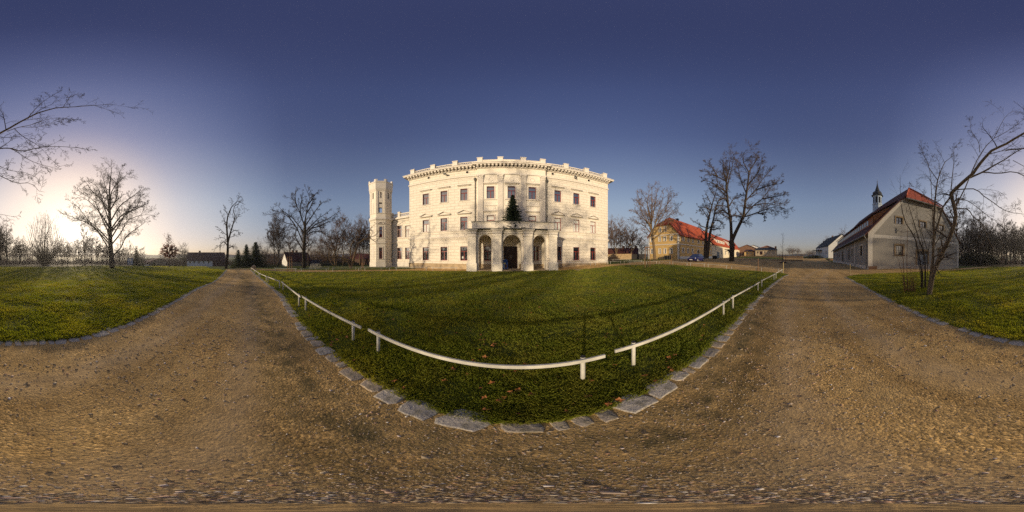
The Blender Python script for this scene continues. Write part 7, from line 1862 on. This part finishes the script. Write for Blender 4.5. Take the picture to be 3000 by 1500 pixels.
# ------------------------------------------------------------------ grass blades (uncountable)
def inpoly_np(X, Y, poly):
    c = np.zeros(len(X), bool); n = len(poly)
    for i in range(n):
        x0, y0 = poly[i]; x1, y1 = poly[i - 1]
        if y0 == y1: continue
        c ^= ((y0 > Y) != (y1 > Y)) & (X < (x1 - x0) * (Y - y0) / (y1 - y0) + x0)
    return c
def grass(name, label, poly, az0, az1, d0, d1, N, seed, hsc=1.0, patch=0.0, scatter=None):
    r = np.random.default_rng(seed)
    a = np.radians(r.uniform(az0, az1, N)); d = d0 * np.exp(r.random(N) * math.log(d1 / d0))
    X, Y = d * np.sin(a), d * np.cos(a); k = inpoly_np(X, Y, poly); X, Y, d = X[k], Y[k], d[k]
    # clumping: thin out by a smooth field
    f = .5 + .2 * np.sin(X * 3.1 + 1.3 * np.sin(Y * 2.3)) + .2 * np.sin(Y * 3.7 + 1.1 * np.sin(X * 2.9 + 1)) + .22 * np.sin(X * 9.7 + 2 * np.sin(Y * 7.1)) * np.sin(Y * 8.3 + 1.7 * np.sin(X * 6.3))
    f = np.clip(f, 0, 1); k = r.random(len(X)) < .3 + .7 * f; X, Y, d, f = X[k], Y[k], d[k], f[k]
    Z = gz(X, Y); n = len(X); B = 4
    sc = np.clip(d / 3.0, .8, 9) ** .85
    ang = r.uniform(0, 2 * np.pi, (n, B)); h = (.035 + .05 * f[:, None]) * r.uniform(.55, 1.35, (n, B)) * hsc * np.clip(1 + (d[:, None] - 3) * .016, .9, 1.35)
    w = .0034 * sc[:, None] * r.uniform(.7, 1.3, (n, B)); sp = .018 * sc[:, None]
    bx = X[:, None] + r.normal(size=(n, B)) * sp; by = Y[:, None] + r.normal(size=(n, B)) * sp
    lean = r.uniform(.15, .85, (n, B)) * h; la = r.uniform(0, 2 * np.pi, (n, B))
    cx, sx_ = np.cos(ang), np.sin(ang)
    z0 = Z[:, None] - .004
    P0 = np.stack([bx - cx * w, by - sx_ * w, z0 + 0 * bx], -1); P1 = np.stack([bx + cx * w, by + sx_ * w, z0 + 0 * bx], -1)
    P2 = np.stack([bx + np.cos(la) * lean * .4 + cx * w * .6, by + np.sin(la) * lean * .4 + sx_ * w * .6, z0 + h * .62], -1)
    P3_ = np.stack([bx + np.cos(la) * lean, by + np.sin(la) * lean, z0 + h * .95], -1)
    V = np.stack([P0, P1, P2, P3_], 2).reshape(-1, 3)
    o = mesh_obj(name, V, np.arange(len(V)).reshape(-1, 4), M['grass'])
    rv = np.repeat(np.clip(r.beta(2, 2.2, n * B), 0, 1), 4)
    at = o.data.attributes.new('rnd', 'FLOAT', 'POINT'); at.data.foreach_set('value', rv.astype(np.float32))
    tag(o, label, 'grass', None, 'stuff'); return o
grass('grass', 'short winter grass of the railed lawn', lx, -95, 96, 1.0, 24, 190000, 1)
grass('grass', 'sunlit short grass of the open lawn', sx, 92, 265, 2.7, 46, 230000, 2, .9)

# ------------------------------------------------------------------ loose stones on the gravel
def pebbles(N, seed):
    r = np.random.default_rng(seed); rp = [tuple(p) for p in road_poly]
    a = r.uniform(0, 2 * np.pi, N); d = .09 * np.exp(r.random(N) ** .8 * math.log(11 / .09)); X, Y = d * np.sin(a), d * np.cos(a)
    k = inpoly_np(X, Y, rp) & ~inpoly_np(X, Y, lx)
    fld = .5 + .3 * np.sin(X * 1.3 + 2 * np.sin(Y * .8)) + .2 * np.sin(Y * 2.1 + X)
    k &= r.random(N) < .25 + .75 * fld; X, Y, d = X[k], Y[k], d[k]; n = len(X)
    s = .0046 * np.exp(r.normal(size=n) * .62) * np.clip(d / 1.6, .45, 3.0); s = np.minimum(s, .024)
    oc = np.array([[1, 0, 0], [0, 1, 0], [-1, 0, 0], [0, -1, 0], [.6, .55, .55], [-.6, .5, .6], [-.5, -.6, .5], [.55, -.5, .6]])
    F0 = np.array([[0, 1, 4], [1, 5, 4], [1, 2, 5], [2, 6, 5], [2, 3, 6], [3, 7, 6], [3, 0, 7], [0, 4, 7], [4, 5, 6], [4, 6, 7]])
    P = oc[None] * r.uniform(.6, 1.35, (n, 8, 3)); th = r.uniform(0, 6.28, n); c, sn = np.cos(th)[:, None], np.sin(th)[:, None]
    P = np.stack([P[..., 0] * c - P[..., 1] * sn * .75, P[..., 0] * sn + P[..., 1] * c * .75, P[..., 2] * .75], -1) * s[:, None, None]
    P += np.stack([X, Y, gz(X, Y) - s * .05], -1)[:, None]
    F = (F0[None] + np.arange(n)[:, None, None] * 8).reshape(-1, 3)
    t = NT('loose_stone'); at = t.n('ShaderNodeAttribute', attribute_name='rnd')
    col = t.ramp(at.outputs['Fac'], [(0, (.12, .09, .06)), (.3, (.34, .25, .14)), (.65, (.46, .39, .29)), (.85, (.40, .22, .13)), (1, (.66, .63, .58))])
    m = t.fin(col, .9, None, 0, .2)
    o = mesh_obj('loose_stones', P.reshape(-1, 3), F, m); a_ = o.data.attributes.new('rnd', 'FLOAT', 'POINT'); a_.data.foreach_set('value', np.repeat(r.random(n), 8).astype(np.float32))
    tag(o, 'loose small stones scattered over the gravel', 'gravel', None, 'stuff')
pebbles(75000, 5)
# ------------------------------------------------------------------ camera, sky, sun
cd = bpy.data.cameras.new('camera'); cam = bpy.data.objects.new('camera', cd); COL.objects.link(cam)
cam.location = (0, 0, CAM_H); cam.rotation_euler = (R(90), 0, 0); cd.type = 'PANO'
try: cd.panorama_type = 'EQUIRECTANGULAR'
except Exception: pass
try: cd.cycles.panorama_type = 'EQUIRECTANGULAR'
except Exception: pass
cd.clip_start = .05; cd.clip_end = 8000
SC.camera = cam
w = bpy.data.worlds.new('World'); SC.world = w; w.use_nodes = True
nt = w.node_tree; bg = nt.nodes['Background']
sky = nt.nodes.new('ShaderNodeTexSky'); sky.sky_type = 'NISHITA'; sky.sun_disc = False
sky.sun_elevation = R(SUN_EL); sky.sun_rotation = R(SUN_AZ)
sky.air_density = 1.0; sky.dust_density = 1.6; sky.ozone_density = 2.5; sky.altitude = 150
tc = nt.nodes.new('ShaderNodeTexCoord'); sp = nt.nodes.new('ShaderNodeSeparateXYZ'); nt.links.new(tc.outputs['Generated'], sp.inputs[0])
rp = nt.nodes.new('ShaderNodeValToRGB'); nt.links.new(sp.outputs[2], rp.inputs[0])
TINT = [(0, (2.6, 2.25, 2.5)), (.1, (2.35, 1.85, 2.1)), (.31, (2.5, 2.0, 2.25)), (.5, (2.0, 1.5, 1.75)), (.67, (1.52, 1.13, 1.5)), (.85, (1.38, 1.02, 1.45)), (1, (1.08, .75, 1.12))]
while len(rp.color_ramp.elements) < len(TINT): rp.color_ramp.elements.new(.5)
for el, (p_, c_) in zip(rp.color_ramp.elements, TINT): el.position = p_; el.color = (*[v / 3 for v in c_], 1)
mu = nt.nodes.new('ShaderNodeVectorMath'); mu.operation = 'MULTIPLY'; nt.links.new(sky.outputs[0], mu.inputs[0]); nt.links.new(rp.outputs[0], mu.inputs[1])
sc_ = nt.nodes.new('ShaderNodeVectorMath'); sc_.operation = 'SCALE'; sc_.inputs[3].default_value = 3 / 1.5; nt.links.new(mu.outputs[0], sc_.inputs[0])
def vm(op, a, b=None):
    x = nt.nodes.new('ShaderNodeVectorMath'); x.operation = op
    for i, v in enumerate((a, b)):
        if v is None: continue
        if isinstance(v, tuple): x.inputs[i].default_value = v
        else: nt.links.new(v, x.inputs[i])
    return x.outputs['Value' if op == 'DOT_PRODUCT' else 0]
def ma(op, a, b=0.0):
    x = nt.nodes.new('ShaderNodeMath'); x.operation = op
    for i, v in enumerate((a, b)):
        if isinstance(v, (int, float)): x.inputs[i].default_value = v
        else: nt.links.new(v, x.inputs[i])
    return x.outputs[0]
_a, _e = R(SUN_AZ), R(SUN_EL)
sdir = (math.sin(_a) * math.cos(_e), math.cos(_a) * math.cos(_e), math.sin(_e))
dot = vm('DOT_PRODUCT', tc.outputs['Generated'], sdir)
wr = nt.nodes.new('ShaderNodeValToRGB'); nt.links.new(dot, wr.inputs[0])
wr.color_ramp.elements.new(.5)
for el, (p_, c_) in zip(wr.color_ramp.elements, ((.3, (.525, .525, .55)), (.8, (.95, .93, .89)), (.985, (1.5, 1.36, 1.0)))): el.position = p_; el.color = (*c_, 1)
warm = vm('MULTIPLY', sc_.outputs[0], wr.outputs[0]); wsc = nt.nodes.new('ShaderNodeVectorMath'); wsc.operation = 'SCALE'; wsc.inputs[3].default_value = 1.95; nt.links.new(warm, wsc.inputs[0])
dpos = ma('MAXIMUM', dot, 0.0)
glow = ma('ADD', ma('MULTIPLY', ma('POWER', dpos, 220.0), 2.2), ma('MULTIPLY', ma('POWER', dpos, 2600.0), 12.0))
# soft shoulder, so the glow round the sun keeps its peach colour
KNEE = (7.5, 6.5, 5.6)
den = vm('ADD', vm('DIVIDE', wsc.outputs[0], KNEE), (1, 1, 1)); soft = vm('DIVIDE', wsc.outputs[0], den)
gl = nt.nodes.new('ShaderNodeCombineXYZ')
for i in range(3): nt.links.new(glow, gl.inputs[i])
fin = vm('ADD', soft, gl.outputs[0])
nt.links.new(fin, bg.inputs[0])
w.cycles.sampling_method = 'NONE'; bg.inputs[1].default_value = .12
sl = bpy.data.lights.new('sun', 'SUN'); so = bpy.data.objects.new('sun', sl); COL.objects.link(so)
sl.energy = 3.3; sl.angle = R(.8); sl.color = (1.0, .81, .55)
a = R(SUN_AZ); e = R(SUN_EL); dv = Vector((math.sin(a) * math.cos(e), math.cos(a) * math.cos(e), math.sin(e)))
so.rotation_euler = dv.to_track_quat('Z', 'Y').to_euler(); so.location = (-30, -60, 40)
mb = MB(); mb.box(-420, 420, -420, 420, -14, 28.5)
hz_ = bpy.data.materials.new('haze_air'); hz_.use_nodes = True; hz_.node_tree.nodes.clear()
_ho = hz_.node_tree.nodes.new('ShaderNodeOutputMaterial'); _hv = hz_.node_tree.nodes.new('ShaderNodeVolumePrincipled')
_hv.inputs['Density'].default_value = .0006; _hv.inputs['Color'].default_value = (.92, .92, .95, 1); _hv.inputs['Anisotropy'].default_value = .65
hz_.node_tree.links.new(_hv.outputs[0], _ho.inputs['Volume'])
haze = mb.build('haze', hz_); tag(haze, 'thin evening haze over the park', 'haze', None, 'stuff')
SC.view_settings.view_transform = 'Standard'; SC.view_settings.look = 'None'; SC.view_settings.exposure = .58; SC.view_settings.gamma = 1
SC.cycles.use_adaptive_sampling = False; SC.cycles.sample_clamp_indirect = 3.0; SC.cycles.max_bounces = 6; SC.cycles.diffuse_bounces = 3; SC.cycles.glossy_bounces = 2; SC.cycles.transmission_bounces = 3
try: SC.cycles.use_denoising = False; SC.cycles.denoising_input_passes = 'RGB_ALBEDO_NORMAL'; SC.cycles.denoising_prefilter = 'ACCURATE'
except Exception: pass
